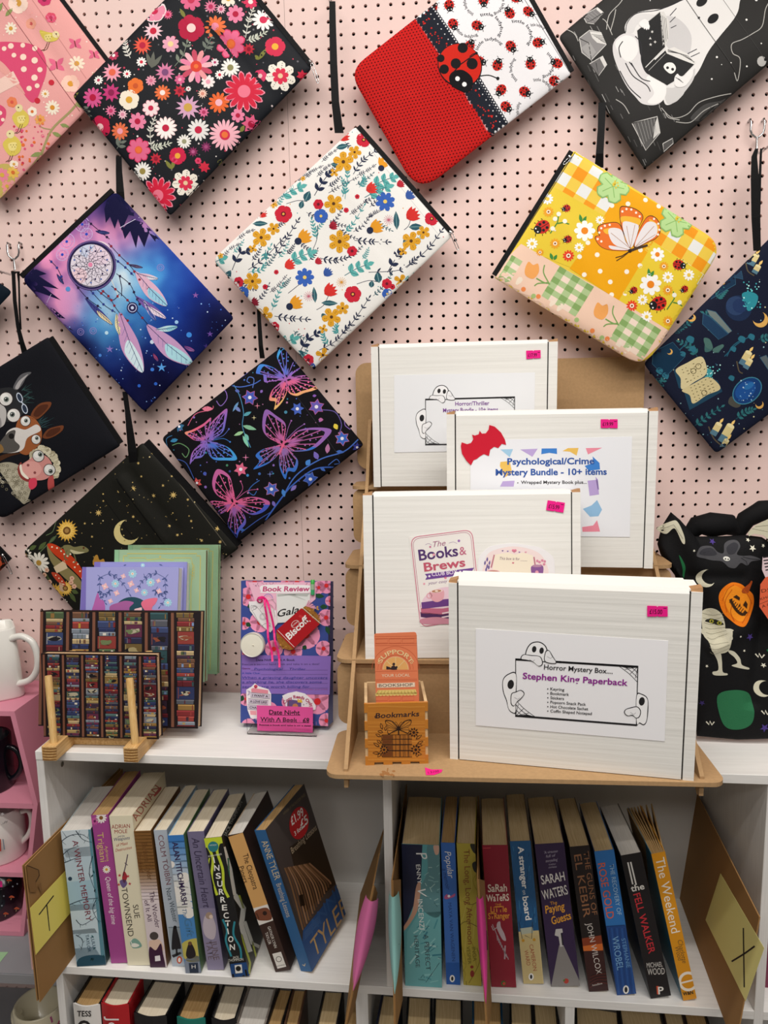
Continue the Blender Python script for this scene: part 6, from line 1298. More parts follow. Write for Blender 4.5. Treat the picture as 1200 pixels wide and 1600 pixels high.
bookmark('bookmark','orange bookmark just behind the shop front one, showing only its edge',.016,.4,1.2,False,'#D9764E')
# loose price ticket on the tray
pl = Plane((0,0,ZT1),(0,0,1));m_,a = sheet(pl,[(664,1199.5),(674,1203),(691.5,1203),(690,1207),(678,1211.5),(665.5,1211.5)],'#F0218C',.0003)
a.text('1.5100',(669,1209),(686,1206.5),3.6,'#5A0F36',0)
tag(m_.build('price_ticket',GLOSSP),'torn fluorescent pink price ticket lying on the front tray','price ticket')
# ================================================================ books
zA,zB,zC,zD = (40,1180,3.81),(230,1180,2.9268),(580,1200,3.75),(800,1200,3.0)
COVER = print_mat('book_cover',0.38,0.4)
PG = [streak_mat('page_edges_tan','#C2A87C','#D6BF95',(70,2,2),14,0.8,0.2,0.3),streak_mat('page_edges_cream','#D9CCB2','#E9DEC8',(70,2,2),14,0.8,0.2,0.3),
      streak_mat('page_edges_grey','#CFCAC2','#DFDBD4',(70,2,2),14,0.8,0.2,0.3),streak_mat('page_edges_brown','#A98655','#C2A070',(70,2,2),14,0.8,0.2,0.3)]
def px(view,*P): return [(x / view[2] + view[0],y / view[2] + view[1]) for x,y in P]
def book(label,view,tl,tr,br,bl,backs,spine,art=None,side=None,left='#EDE7DA',right=None,pg=1,dmax=0.205,group=None,z=None,fan=False,sidec=None):
    """a paperback standing on the shelf: spine traced by its corners, depth from the far corners of its top"""
    z = ZM if z is None else z
    TL,TR_,BR,BL = px(view,tl,tr,br,bl)
    Yp = (onZ(*BL,z)[1] + onZ(*BR,z)[1]) / 2
    a,b,c,d = [onY(*q,Yp) for q in (TL,TR_,BR,BL)]
    ex,ez = ((b - a) + (c - d)) / 2,((a - d) + (b - c)) / 2;cen = (a + b + c + d) / 4
    w,h = np.linalg.norm(ex),np.linalg.norm(ez);ez = ez / h;ex = unit(ex - ez * (ex @ ez))
    dv = np.mean([onZ(*q,p[2]) - p for q,p in zip(px(view,*backs),(a,b)) if q is not None],0) if len(backs) == 2 else onZ(*px(view,*backs)[0],b[2]) - b
    dv = dv - ez * (dv @ ez);D = min(np.linalg.norm(dv),dmax);yaw = unit(dv)
    ex = unit(ex - yaw * (ex @ yaw));ey = yaw
    o = cen - ex * w / 2 - ez * h / 2
    lift = z + .0003 - min((o + ex * x + ey * y)[2] for x in (0,w) for y in (0,D));o = o + np.array([0,0,lift])
    t = thing('paperback',label,'book',o + ex * w / 2,group)
    Q = lambda x,y,zz: o + ex * x + ey * y + ez * zz
    B = .0007;sp = C(spine);mb = MB()
    L,R_ = C(left),C(right or spine)
    mb.obox(Q(0,0,0),ex * w,ey * B,ez * h,sp);mb.obox(Q(0,B,0),ex * B,ey * (D - B),ez * h,L);mb.obox(Q(w - B,B,0),ex * B,ey * (D - B),ez * h,R_)
    pl = Plane(Q(0,0,0),ey)
    corner = [Q(0,0,h),Q(w,0,h),Q(w,0,0),Q(0,0,0)]
    prj = lambda W: (lambda k: np.array([F * k[0] / k[2] + 600,F * k[1] / k[2] + 800]))(RC @ (W - CAM))
    ar = Art(pl,mb,maxe=0,clip=[prj(q) for q in corner]).view(*view)
    if art: art(ar)
    if side:
        p2 = Plane(Q(w,0,0),ex);a2 = Art(p2,mb,maxe=0,clip=[prj(q) for q in (Q(w,0,h),Q(w,D,h),Q(w,D,0),Q(w,0,0))]).view(*view);side(a2)
    mb.build('cover',COVER,t)
    mb = MB()
    if fan:
        for k in range(9):
            x = B + (w - 2 * B) * k / 9;s_ = .006 + .004 * k;mb.corners([Q(x,B,.0005),Q(x + (w - 2 * B) / 9.6,B,.0005),Q(x + (w - 2 * B) / 9.6,D - .002,.0005),Q(x,D - .002,.0005),Q(x,B,h - .0004),Q(x + (w - 2 * B) / 9.6,B,h - .0004),Q(x + (w - 2 * B) / 9.6 + s_ * .12 * (k - 4),D - .002,h - .0004),Q(x + s_ * .12 * (k - 4),D - .002,h - .0004)])
    else:
        # slightly bowed top of the page block
        pr = [(B,.0005),(w - B,.0005),(w - B,h - .0012),(w * .7,h - .0002),(w * .3,h - .0002),(B,h - .0012)]
        mb.prism([Q(x,B,zz) for x,zz in pr],ey * (D - B - .0015))
    mb.build('page_block',PG[pg],t);return t,pl
GL,GR = 'paperbacks in the left compartment','paperbacks in the right compartment'
# ---- left compartment, in zoom A (x3.81) and zoom B (x2.93) pixels
def s1(a):
    for y,c in [(440,'#CBD9E0'),(560,'#B9CEDA'),(760,'#9FBFD0'),(900,'#C3D6DF'),(1050,'#B4CCD8'),(1160,'#8CB0C4')]: a.poly([(200,y),(410,y - 20),(520,y + 150),(240,y + 170)],c,0)
    a.poly([(372,440),(410,430),(520,1260),(455,1260),(420,900)],'#5C8C9C',1)
    rng = random.Random(2)
    for P in [[(205,520),(260,480),(330,470),(380,500)],[(215,600),(260,560),(320,540)],[(300,450),(340,500),(400,520)],[(230,640),(280,620),(330,600)],[(260,890),(340,860),(430,850),(480,840)],[(300,980),(340,1010),(420,960)],[(300,1070),(340,1100),(330,1160)],[(420,860),(400,920),(440,1000)],[(400,600),(380,700),(420,820)]]:
        a.line(P,5,'#1F3442',2,2,sm=4);q = spline(P,4,False)
        for k in range(1,len(q),2): a.line([q[k],q[k] + np.array([rng.uniform(-30,30),rng.uniform(-45,25)])],3,'#26404E',2,1)
    for k in range(30): x,y = rng.uniform(390,500),rng.uniform(440,1240);a.leaf((x,y),(x + rng.uniform(-14,14),y + rng.uniform(10,24)),9,rng.choice(['#1F4A50','#2E6468','#143840']),2)
    a.blob([(310,1220),(380,1190),(480,1200),(500,1280),(320,1290)],'#234E62',2)
    a.circ((265,735),12,'#1F3A52',2);a.text('A WINTER MEMORY',(278,508),(362,990),36,'#7C2E3E',4);a.text('LULU',(388,1082),(402,1150),20,'#2B4A60',4);a.text('TAYLOR',(356,1068),(372,1172),20,'#2B4A60',4)
book('pale blue paperback spine with wintry bare branches, first beside the yellow T card',zA,(210,465),(388,440),(468,1250),(318,1265),[(440,190),(522,180)],'#B5CCD8',s1,right='#234A4C',left='#CFE0E6',pg=2,group=GL)
def s2(a):
    a.flower((450,372),34,12,'#F1ECE6','#8A5A2A',.34,L=1);a.flower((412,392),24,11,'#C85AA0','#6A1F5A',.3,L=1);a.flower((482,680),24,12,'#F3EDE4','#D6A83A',.34,L=1)
    a.text('Trigiani',(426,462),(446,636),38,'#D9C07A',1);a.text('Adriana',(472,540),(484,632),17,'#D9C07A',1);a.text('Queen of the big time',(476,726),(514,1008),30,'#F4E6EE',1,shear=.3)
book('magenta paperback spine with white daisies at its top',zA,(388,370),(492,352),(605,1240),(515,1243),[(580,97),(695,95)],'#A4488F',s2,left='#8A3A78',pg=3,group=GL)
def s3(a):
    a.text('ADRIAN',(512,438),(622,432),25,'#A13A36',1);a.text('MOLE',(530,466),(606,462),23,'#A13A36',1);a.text('and the',(550,488),(590,484),11,'#3A4A78',1,shear=.3);a.text('Weapons',(528,512),(622,500),22,'#3A4A78',1,shear=.3);a.text('of Mass',(542,545),(610,530),19,'#B8483A',1,shear=.3);a.text('Destruction',(536,575),(634,556),18,'#B8483A',1,shear=.3)
    a.line([(608,590),(595,660),(580,720)],6,'#5A4A5A',1);a.line([(590,640),(608,655)],4,'#5A4A5A',1);a.blob([(585,690),(605,720),(590,760),(575,735)],'#A8303A',1);a.blob([(560,750),(590,740),(605,765),(580,790)],'#6A5A8A',1)
    for x,y in [(560,715),(620,765),(610,720),(555,770)]: a.star((x,y),11,5,'#C0404A',.4,L=1)
    a.text('TOWNSEND',(570,792),(612,1080),36,'#3E3A34',1);a.text('SUE',(638,892),(650,972),34,'#3E3A34',1)
    a.blob([(622,1110),(650,1090),(680,1110),(690,1140),(640,1148)],'#7FA89A',1);a.blob([(630,1125),(650,1118),(678,1130),(660,1142),(635,1140)],'#EDEBE0',2);a.line([(635,1125),(625,1105),(635,1095)],5,'#EDEBE0',2)
def s3b(a):
    a.text('ADRIAN',(660,395),(800,195),44,'#A8483A',1);a.blob([(765,235),(800,190),(806,205),(770,245)],'#B03A3A',2)
book('cream paperback spine with a sword and red heading, taller page block behind',zA,(495,365),(637,365),(740,1255),(612,1253),[(700,100),(833,105)],'#E6DFC4',s3,side=s3b,right='#DDD2B6',left='#E6DFC4',pg=1,group=GL)
def s4(a):
    for k in range(22): a.poly([(620,440 + k * 20),(880,430 + k * 20),(890,460 + k * 20),(620,462 + k * 20)],tuple(int(u + (v - u) * max(0,min(1,(k - 11) / 8))) for u,v in zip((128,88,44),(228,214,216))),0)
    a.poly([(680,880),(880,880),(890,1300),(720,1300)],'#DCCFD2',1)
    a.text('Barbara Taylor',(690,520),(728,745),34,'#6A4420',1,shear=.25);a.text('Bradford',(660,580),(680,700),30,'#6A4420',1,shear=.25)
    a.text('The Wonder',(735,815),(775,1030),32,'#4A2A4A',2);a.text('of It All',(706,865),(728,990),28,'#4A2A4A',2)
    a.circ((765,1075),26,'#4A4240',3,ry=24);a.blob([(735,1110),(765,1098),(800,1100),(822,1150),(800,1170),(745,1160)],'#E3C3AE',2);a.blob([(740,1140),(775,1160),(805,1120),(818,1180),(830,1280),(750,1280),(735,1200)],'#3C1838',3);a.poly([(770,1195),(800,1190),(804,1222),(772,1226)],'#F1ECEE',4)
book('brown and white paperback spine with a dark haired woman seen from behind',zA,(637,460),(752,450),(833,1262),(752,1268),[(925,182)],'#80582C',s4,right='#6E4A22',left='#80582C',pg=1,group=GL)
def s5(a):
    a.poly([(850,1030),(960,1020),(970,1200),(870,1200)],'#9AA6AE',0);a.line([(850,1025),(950,1022)],4,'#5A6A74',1)
    a.text('COLM TÓIBÍN',(788,478),(838,772),32,'#7A4A52',1);a.text('Nora Webster',(834,795),(880,996),32,'#46525C',1)
    a.blob([(878,1030),(895,1018),(905,1050),(920,1110),(925,1150),(905,1155),(908,1190),(895,1190),(892,1155),(870,1150)],'#1E1E22',2);a.circ((890,1024),10,'#1E1E22',2);a.poly([(870,1190),(920,1170),(930,1180),(880,1205)],'#2A2A2E',2)
    a.circ((916,1218),16,'#C8502A',2,ry=22);a.circ((916,1218),8,'#F2EEE6',3,ry=14)
book('pale grey blue paperback spine with a woman in black by the sea',zA,(757,455),(845,445),(945,1258),(880,1262),[(1025,175)],'#B4BEC9',s5,right='#9AA6B0',left='#B4BEC9',pg=1,group=GL)
def s6(a):
    for k in range(12): a.poly([(80,365 + k * 30),(180,360 + k * 30),(250,395 + k * 30),(90,400 + k * 30)],tuple(int(u + (v - u) * min(1,k / 7)) for u,v in zip((58,124,196),(226,226,222))),0)
    for x,y,r in [(120,640,40),(170,560,24),(190,720,26),(110,500,16)]: a.circ((x,y),r,'#EDE9E2',1)
    a.blob([(160,860),(250,840),(260,930),(180,940)],'#C3B85A',2);a.blob([(175,935),(220,915),(260,940),(265,1010),(185,1010)],'#8A94A6',2)
    a.text('ALAN TITCHMARSH',(115,398),(160,685),26,'#33244E',3,bold=.02);a.text('The',(160,705),(168,745),20,'#4A7AA0',3,shear=.3);a.text('Gift',(168,750),(184,832),34,'#4A7AA0',3,shear=.2)
    a.blob([(183,880),(195,855),(212,875),(222,915),(195,930),(178,915)],'#241E22',3);a.circ((196,860),9,'#6A4A30',4);a.poly([(190,950),(232,948),(236,998),(196,1000)],'#2E3A4E',3);a.text('H',(204,975),(222,974),18,'#EDEBE6',4)
book('bright blue and white paperback spine with a seated woman in black at its foot',zB,(88,372),(172,368),(240,997),(183,1000),[(290,155)],'#4A86C0',s6,right='#5A7A52',left='#7FB0D8',pg=1,group=GL)
def s7(a):
    a.poly([(240,700),(330,700),(350,990),(270,990)],'#8C84A0',0);a.text('An Uncertain Heart',(203,378),(258,700),36,'#3C3450',2,shear=.3)
    a.blob([(262,740),(285,718),(300,740),(315,790),(305,840),(270,830),(255,790)],'#C3B6C0',1);a.circ((283,733),16,'#A8907E',2);a.circ((292,738),9,'#E3CDBE',3);a.text('JUNE',(292,850),(306,938),27,'#6B5A62',2);a.text('TATE',(268,850),(280,935),27,'#6B5A62',2)
book('mauve paperback spine with a pale woman in profile',zB,(180,357),(262,350),(350,985),(280,985),[(375,155)],'#77708F',s7,right='#5A5474',left='#77708F',pg=1,group=GL)
def s8(a):
    for P,w in [([(268,400),(300,470),(295,560),(320,640)],12),([(330,395),(320,440),(345,520),(350,600),(372,650)],12),([(285,470),(280,520),(305,600)],6)]: a.line(P,w,'#C5D63A',1,sm=6)
    a.poly([(250,380),(350,370),(350,400),(262,425)],'#C9DA36',0);a.circ((302,418),24,'#2E7C84',2);a.text('RICHARD AND JUDY',(286,414),(318,412),6,'#EAF2EE',3);a.text('ROBIN PARKER',(280,466),(342,455),8,'#E6E6DC',3)
    for P in [[(345,750),(365,800),(360,850),(385,920)],[(400,760),(395,820),(425,880),(430,930)]]: a.line(P,9,'#2E8A9A',1,sm=6)
    for i,ch in enumerate('INSURRECTION'):
        s = i / 11;x,y = 300 + 78 * s,492 + 398 * s;a.text(ch,(x + (6 if ch == 'I' else 0),y),(x + (11 if ch == 'I' else 24),y - 1),27,'#F0F0EA',3,bold=.02)
    a.text('JACK',(392,930),(420,927),11,'#E6E6DC',3);a.text('THOMPSON',(372,944),(440,938),12,'#E6E6DC',3)
    a.poly([(380,955),(460,945),(470,1030),(385,1030)],'#1E4A84',1)
    for x,y in [(392,1000),(440,1005),(402,970),(450,980)]: a.line([(x,y),(x + 6,y + 30)],9,'#141416',2)
    a.poly([(400,960),(432,956),(436,994),(404,998)],'#EEEDE8',3);a.circ((417,975),12,'#1C1C1E',4)
def s8b(a):
    for P,w,c in [([(350,420),(380,520),(400,640)],16,'#E4E6E0'),([(400,640),(440,700),(430,780),(470,900)],24,'#D9DCD6'),([(445,760),(480,860),(520,880)],16,'#CFD2CC'),([(430,820),(470,950),(465,1000)],10,'#B9C83A'),([(480,850),(500,930)],8,'#B9C83A'),([(370,470),(375,560)],8,'#3E9A78'),([(420,640),(440,700)],9,'#B9C83A')]: a.line(P,w,c,1)
    a.text('JACK THOMPSON',(362,372),(436,215),16,'#A9A9A2',1)
book('black paperback spine with lime green wavy lines and white capital letters',zB,(258,388),(342,378),(465,1015),(390,1022),[(375,180),(445,180)],'#191A1C',s8,side=s8b,right='#1C1D1C',left='#191A1C',pg=1,group=GL)
def s9(a):
    a.poly([(350,380),(450,350),(560,680),(475,705)],'#D9A766',0);a.text('The Cleopatra',(436,455),(486,615),27,'#3A2418',2);a.text('Papers',(418,512),(442,586),25,'#3A2418',2)
    a.poly([(478,702),(555,680),(584,752),(506,780)],'#E9E4DC',1);a.blob([(495,712),(550,698),(570,748),(520,756),(500,745)],'#7A4630',2);a.circ((538,722),10,'#2A1812',3);a.line([(500,722),(512,748)],5,'#4A281A',3)
    a.text('GAYNOR LYNN',(550,785),(582,882),14,'#EDE6DE',2);a.text('TAYLOR',(538,812),(556,866),14,'#EDE6DE',2);a.poly([(572,908),(612,898),(636,966),(596,976)],'#EDE9E2',2);a.ring((602,932),12,2.5,'#4A3A32',3);a.text('HONNO',(594,968),(630,960),7,'#4A3A32',3)
book('peach and dark brown paperback spine with a small clay figure',zB,(362,385),(445,358),(650,992),(593,1002),[(560,172)],'#3B2620',s9,right='#2E1E1A',left='#C9B296',pg=2,group=GL)
def s10(a):
    a.text('ANNE TYLER',(522,395),(584,572),30,'#D9C6A0',1);a.text('Breathing Lessons',(590,590),(638,742),24,'#C9C0B0',1);a.text('v',(712,968),(728,962),18,'#D9C6A0',1)
def s10b(a):
    a.poly([(540,330),(740,150),(900,590),(712,800),(600,500)],'#4A4240',0);a.poly([(650,420),(790,330),(880,570),(720,720)],'#33281F',1)
    for k in range(15): a.line([(628 + k * 8,515 - k * 1.5),(660 + k * 12,600 - k * 2),(712 + k * 9,800 - k * 15)],7,['#8A6646','#6E4E36','#A0795A'][k % 3],2,sm=4)
    a.poly([(694,640),(712,636),(722,686),(700,692)],'#241A14',3);a.line([(700,640),(718,700)],4,'#1A120E',3)
    a.poly([(712,800),(895,575),(940,722),(765,985),(700,990)],'#24508A',4)
    for s,p0,p1,h,c in [('Breathing Lessons',(662,452),(775,340),30,'#B9A78C'),('ANNE',(752,830),(892,630),62,'#2E5C96'),('TYLER',(765,930),(925,708),86,'#B99A6A'),('WINNER OF THE PULITZER PRIZE',(622,275),(722,185),12,'#8A7A5A')]: a.text(s,p0,p1,h,c,6,up=(-.28,-.96),shear=0)
    for k in range(5): a.line([(718,812 + k * 8),(790,725 + k * 9)],2,'#4A6E9E',5)
    a.circ((693,310),44,'#C0252A',7,28,ry=75,a=.12)
    for s,p0,p1,h in [('£1.99',(660,322),(716,272),38),('3 for',(674,370),(706,338),20),('£5',(704,340),(736,306),40)]: a.text(s,p0,p1,h,'#F4F1EE',8,up=(-.25,-.97),bold=.02)
book('blue spined paperback with a dark cover and round red price sticker',zB,(483,360),(548,342),(752,992),(705,1000),[(680,172),(725,160)],'#2E6498',s10,side=s10b,right='#3E3A3A',left='#2E6498',pg=3,group=GL,dmax=.2)
# ---- right compartment, zoom C (x3.75) and zoom D (x3)
def r1(a):
    a.poly([(170,445),(300,450),(290,700),(210,900),(190,950)],'#1E2440',0);a.blob([(330,450),(410,450),(410,850),(300,830),(285,720),(330,600)],'#5E8E94',1);a.blob([(365,455),(395,450),(395,500),(375,505)],'#D9AE98',2)
    a.blob([(265,690),(290,680),(275,820),(235,900),(195,950),(190,930),(240,840)],'#C99C84',2);a.poly([(210,960),(280,850),(410,840),(415,1290),(200,1280)],'#6FB4B8',1)
    rng = random.Random(7)
    for k in range(26): x,y = rng.uniform(215,400),rng.uniform(880,1260);a.line([(x,y),(x + rng.uniform(20,60),y - rng.uniform(-20,60))],rng.uniform(4,12),rng.choice(['#8CCACB','#4E9AA4','#A8DADA','#3C8494']),2)
    for k in range(18): x,y = rng.uniform(300,400),rng.uniform(520,800);a.line([(x,y),(x + rng.uniform(10,30),y + rng.uniform(-30,30))],4,rng.choice(['#8FBFC0','#3E6A70','#A9CDCB']),2)
    a.line([(320,1255),(400,1140)],3,'#1E4A5A',3)
    a.text('P',(262,497),(276,545),62,'#EEF2F0',4,shear=.3);a.text('ENNY',(262,566),(272,680),26,'#EEF2F0',4);a.text('V',(270,712),(276,760),52,'#EEF2F0',4,shear=.3);a.text('INCENZI',(272,770),(284,945),30,'#EEF2F0',4)
    a.text('A PERFECT',(308,975),(322,1185),28,'#43525A',4);a.text('HERITAGE',(250,982),(262,1168),26,'#43525A',4);a.text('headline',(276,1240),(318,1246),9,'#2E5A66',4);a.line([(290,1230),(305,1210),(312,1228)],3,'#2E5A66',4)
book('thick teal and navy paperback spine with a woman in silk, beside the teal card',zC,(175,450),(403,452),(412,1290),(202,1275),[(205,165),(425,172)],'#5FA6AC',r1,left='#1E2440',right='#6FB4B8',pg=0,group=GR)
def r2(a):
    a.poly([(430,1140),(530,1140),(530,1280),(436,1280)],'#1E58A8',0);a.text('Popular',(430,488),(452,648),38,'#F1F0EE',1,shear=.3);a.text('a memoir',(416,590),(440,715),26,'#1E3A78',1,shear=.3)
    a.blob([(428,755),(445,738),(455,755),(490,735),(488,752),(455,765),(435,768)],'#B85A8A',1);a.circ((455,750),8,'#F1E6EE',2);a.text('MAYA VAN WAGENEN',(450,790),(474,1132),21,'#1E3E7E',1);a.circ((475,1233),15,'#F1F0EC',2,ry=21);a.circ((475,1233),7,'#1C1C20',3,ry=13)
book('slim bright blue paperback spine with white handwritten title',zC,(408,442),(490,440),(523,1272),(440,1270),[(432,165),(512,168)],'#3A6EBE',r2,left='#3A6EBE',pg=3,group=GR)
def r3(a):
    rng = random.Random(9)
    for k in range(16): x,y = rng.uniform(500,640),rng.uniform(450,1260);a.line([(x,y),(x + rng.uniform(-30,30),y + rng.uniform(40,120)),(x + rng.uniform(-50,50),y + rng.uniform(120,220))],5,rng.choice(['#A39230','#8A7A26','#C3B456']),0,sm=5)
    a.blob([(580,448),(612,445),(616,500),(596,490)],'#2A2A24',1);a.blob([(592,560),(616,550),(620,610),(600,600)],'#2A2A24',1);a.line([(540,780),(590,800),(640,770)],3,'#4A3A20',1,sm=4);a.line([(520,920),(560,900),(640,940)],3,'#4A3A20',1,sm=4)
    a.text('The Long, Long Afternoon',(542,478),(566,1032),36,'#8A4A2A',2);a.text('INGA',(590,1050),(598,1132),23,'#6E6420',2);a.text('VESPER',(558,1045),(568,1150),21,'#6E6420',2);a.circ((590,1165),10,'#8E2A22',2,ry=9);a.circ((592,1205),12,'#8E2A22',2,ry=20)
book('mustard yellow paperback spine with cracked pattern and brown title',zC,(498,447),(610,445),(645,1277),(543,1277),[(512,168),(628,168)],'#B6A640',r3,left='#B6A640',pg=0,group=GR)
def r4(a):
    a.line([(655,470),(700,468)],4,'#C94A4E',0);a.text('SaRah',(684,726),(796,722),46,'#EFE3D2',1,bold=.015);a.text('WaTeRS',(676,782),(808,776),42,'#EFE3D2',1,bold=.015);a.text('THE',(726,808),(762,806),14,'#E39A3A',1);a.text('LiTTle',(700,846),(796,842),36,'#E39A3A',1,bold=.015);a.text('STRanger',(686,884),(812,880),36,'#E39A3A',1,bold=.015)
    a.blob([(740,905),(755,900),(760,930),(780,970),(790,1010),(770,1005),(745,960),(735,930)],'#C3B0B8',1);a.line([(735,935),(715,950),(705,925)],5,'#C3B0B8',1);a.line([(710,915),(795,1110)],4,'#B9A6AE',1)
    for k in range(9): a.line([(735 + k * 8,970 + k * 17),(740 + k * 8,1010 + k * 14)],4,'#B9A6AE',1)
    a.line([(785,1040),(782,1120)],8,'#B9A6AE',1);a.blob([(762,1255),(775,1245),(790,1258),(782,1275),(765,1272)],'#3E6A30',2);a.circ((778,1262),9,'#C9402E',3)
book('dark red paperback spine with a pale figure on a staircase, behind the pink card',zC,(650,460),(800,455),(850,1293),(705,1285),[(637,178),(782,182)],'#8E1C30',r4,left='#4A1018',pg=0,group=GR)
def r5(a):
    rng = random.Random(11)
    for k in range(40): x,y = rng.uniform(815,960),rng.uniform(440,930);a.line([(x,y),(x + rng.uniform(-6,6),y + rng.uniform(20,60))],3,rng.choice(['#0E3A66','#2C74A4','#174A7A','#3A86B4']),0)
    a.poly([(850,960),(990,950),(1015,1270),(880,1280)],'#D3C08A',1)
    for k in range(14): a.line([(872 + k * 8,980),(896 + k * 8,1270)],1.6,'#B8A46C',2)
    a.poly([(870,940),(945,930),(950,965),(878,975)],'#B9C0AE',2);a.line([(865,900),(885,1000)],3,'#2A2A2A',3);a.line([(945,900),(940,1000),(900,980)],3,'#2A2A2A',3);a.circ((890,1010),9,'#C9962E',3);a.circ((955,1005),9,'#C9962E',3)
    a.text('A stranger',(860,460),(886,708),34,'#F1F3F2',3,bold=.025);a.text('on',(886,716),(890,742),22,'#D9E4E8',3);a.text('board',(886,754),(906,892),36,'#F1F3F2',3,bold=.025);a.text('CAMERON',(926,1035),(950,1188),24,'#A8523A',3);a.text('WARD',(896,1068),(912,1158),24,'#A8523A',3);a.circ((937,1222),15,'#F1F0EC',4,ry=21);a.circ((937,1222),7,'#1C1C20',5,ry=13)
book('blue and sand coloured paperback spine with a wrecked boat deck',zC,(817,440),(928,430),(1015,1265),(888,1275),[(785,160),(900,155)],'#1F5A8C',r5,left='#10243A',right='#3A1E22',pg=0,group=GR)
def r6(a):
    a.poly([(221,830),(241,830),(322,1010),(322,1040),(180,1040),(188,1000)],'#8E8A88',1)
    for s,p0,p1,h in [("'A virtuoso",(152,402),(215,394),13),('full of',(160,420),(205,414),13),("storytelling'",(158,442),(216,434),13),('SUNDAY',(172,456),(206,453),7),('EXPRESS',(172,470),(210,466),7)]: a.text(s,p0,p1,h,'#B9B2C4',1,shear=.2)
    a.text('SARAH',(140,546),(250,526),44,'#F1EEEA',1,bold=.012);a.text('WATERS',(146,618),(264,590),46,'#F1EEEA',1,bold=.012);a.text('The',(180,642),(212,636),16,'#E8A436',1);a.text('Paying',(158,682),(250,662),38,'#E8A436',1,shear=.15,bold=.015);a.text('Guests',(190,734),(280,706),38,'#E8A436',1,shear=.15,bold=.015)
    a.poly([(205,755),(235,752),(238,770),(228,775),(232,800),(241,835),(226,838),(218,790),(200,784)],'#C9C6C4',2);a.line([(232,772),(238,830)],6,'#1E1A24',3)
    a.circ((254,998),12,'#B83A2E',2);a.leaf((248,990),(240,1000),9,'#4E7A34',3)
book('thick purple paperback spine with yellow and white hand lettering and a lit path',zD,(110,370),(240,355),(322,1028),(180,1033),[(65,140),(200,145)],'#352349',r6,left='#241634',pg=0,group=GR)
def r7(a):
    a.poly([(320,800),(440,780),(460,860),(335,858)],'#8A3A1E',0);a.poly([(328,835),(440,820),(446,856),(333,858)],'#D9702E',1);a.poly([(333,858),(446,852),(460,1060),(358,1070)],'#3A1C1C',1)
    for k in range(8): a.line([(365,1030 - k * 8),(400,1005 - k * 6),(450,1010 - k * 8)],4,['#5A2420','#2A1414'][k % 2],2,sm=3)
    a.text('THE GUNS OF',(334,392),(376,690),26,'#9A6A4A',1);a.text('EL KEBIR',(290,408),(336,702),36,'#9A6A4A',1);a.text('JOHN WILCOX',(348,728),(396,968),28,'#D9D2CC',2);a.text('headline',(378,1022),(424,1012),9,'#E6DED6',3)
book('dark brown paperback spine with a fiery horizon and bronze letters',zD,(275,387),(357,360),(455,1045),(358,1060),[(205,150),(300,145)],'#1F1718',r7,left='#17120F',pg=0,group=GR)
def r8(a):
    a.poly([(440,745),(545,738),(590,1075),(485,1075)],'#1E4A8E',0)
    for k in range(8): a.line([(455 + k * 12,750),(490 + k * 12,1060)],3,['#163A74','#2E62AC'][k % 2],1)
    a.line([(442,742),(530,736)],4,'#163A74',2);a.text('THE RECOVERY OF',(456,452),(494,690),21,'#A9CCE6',2);a.text('ROSE GOLD',(402,448),(446,708),36,'#E0694A',2,bold=.006);a.text('STEPHANIE',(512,800),(538,936),20,'#6FA2D4',2);a.text('WROBEL',(468,792),(494,948),32,'#7FB0DC',2);a.circ((534,1038),14,'#F1F0EC',3,ry=20);a.circ((534,1038),7,'#1C1C20',4,ry=13)
book('bright blue paperback spine with orange capital letters, fourth from the X card',zD,(390,402),(473,388),(587,1068),(488,1070),[(310,170),(400,165)],'#2E76BE',r8,left='#1E3E6E',pg=0,group=GR)
def r9(a):
    a.line([(543,442),(566,545)],7,'#E6E4E0',1);a.line([(556,440),(582,548)],7,'#E6E4E0',1);a.text('the',(560,580),(622,566),30,'#EDEBE6',1,bold=.02);a.text('FELL WALKER',(568,592),(642,872),34,'#C8303A',1,bold=.012,up=(.95,-.28));a.text('MICHAEL',(632,936),(706,930),24,'#D9D6D2',1);a.text('WOOD',(636,970),(716,966),32,'#D9D6D2',1);a.text('P',(686,1060),(712,1058),36,'#EFEDE8',2,bold=.02);a.poly([(676,1022),(688,1022),(690,1062),(680,1060)],'#D9502E',1)
book('black paperback spine with red condensed capitals, beside the orange one',zD,(510,425),(605,405),(748,1085),(648,1085),[(410,185),(497,180)],'#1B181C',r9,left='#1A1A20',pg=2,group=GR)
def r10(a):
    a.text('The Weekend',(672,425),(748,776),44,'#FBF3E4',1,up=(.97,-.22));a.text('Charlotte',(776,808),(800,916),24,'#7A5A30',1,shear=.2,up=(.97,-.22));a.text('Wood',(762,840),(780,905),24,'#7A5A30',1,shear=.2,up=(.97,-.22))
    a.ring((826,1000),40,13,'#FBF3E4',1,24,.5,2 * math.pi - .05);a.line([(790,1008),(862,990)],8,'#FBF3E4',2);a.text('W&N',(802,1066),(850,1058),16,'#2A2418',3,bold=.03)
def r10b(a): a.line([(640,430),(790,1080)],4,'#1E5A70',0)
book('orange paperback spine with white title, last of the right row, its pages fanned open',zD,(655,415),(715,400),(868,1090),(800,1098),[(510,190),(632,180)],'#E29A1E',r10,left='#2A7A98',right='#E29A1E',pg=3,group=GR,fan=True)
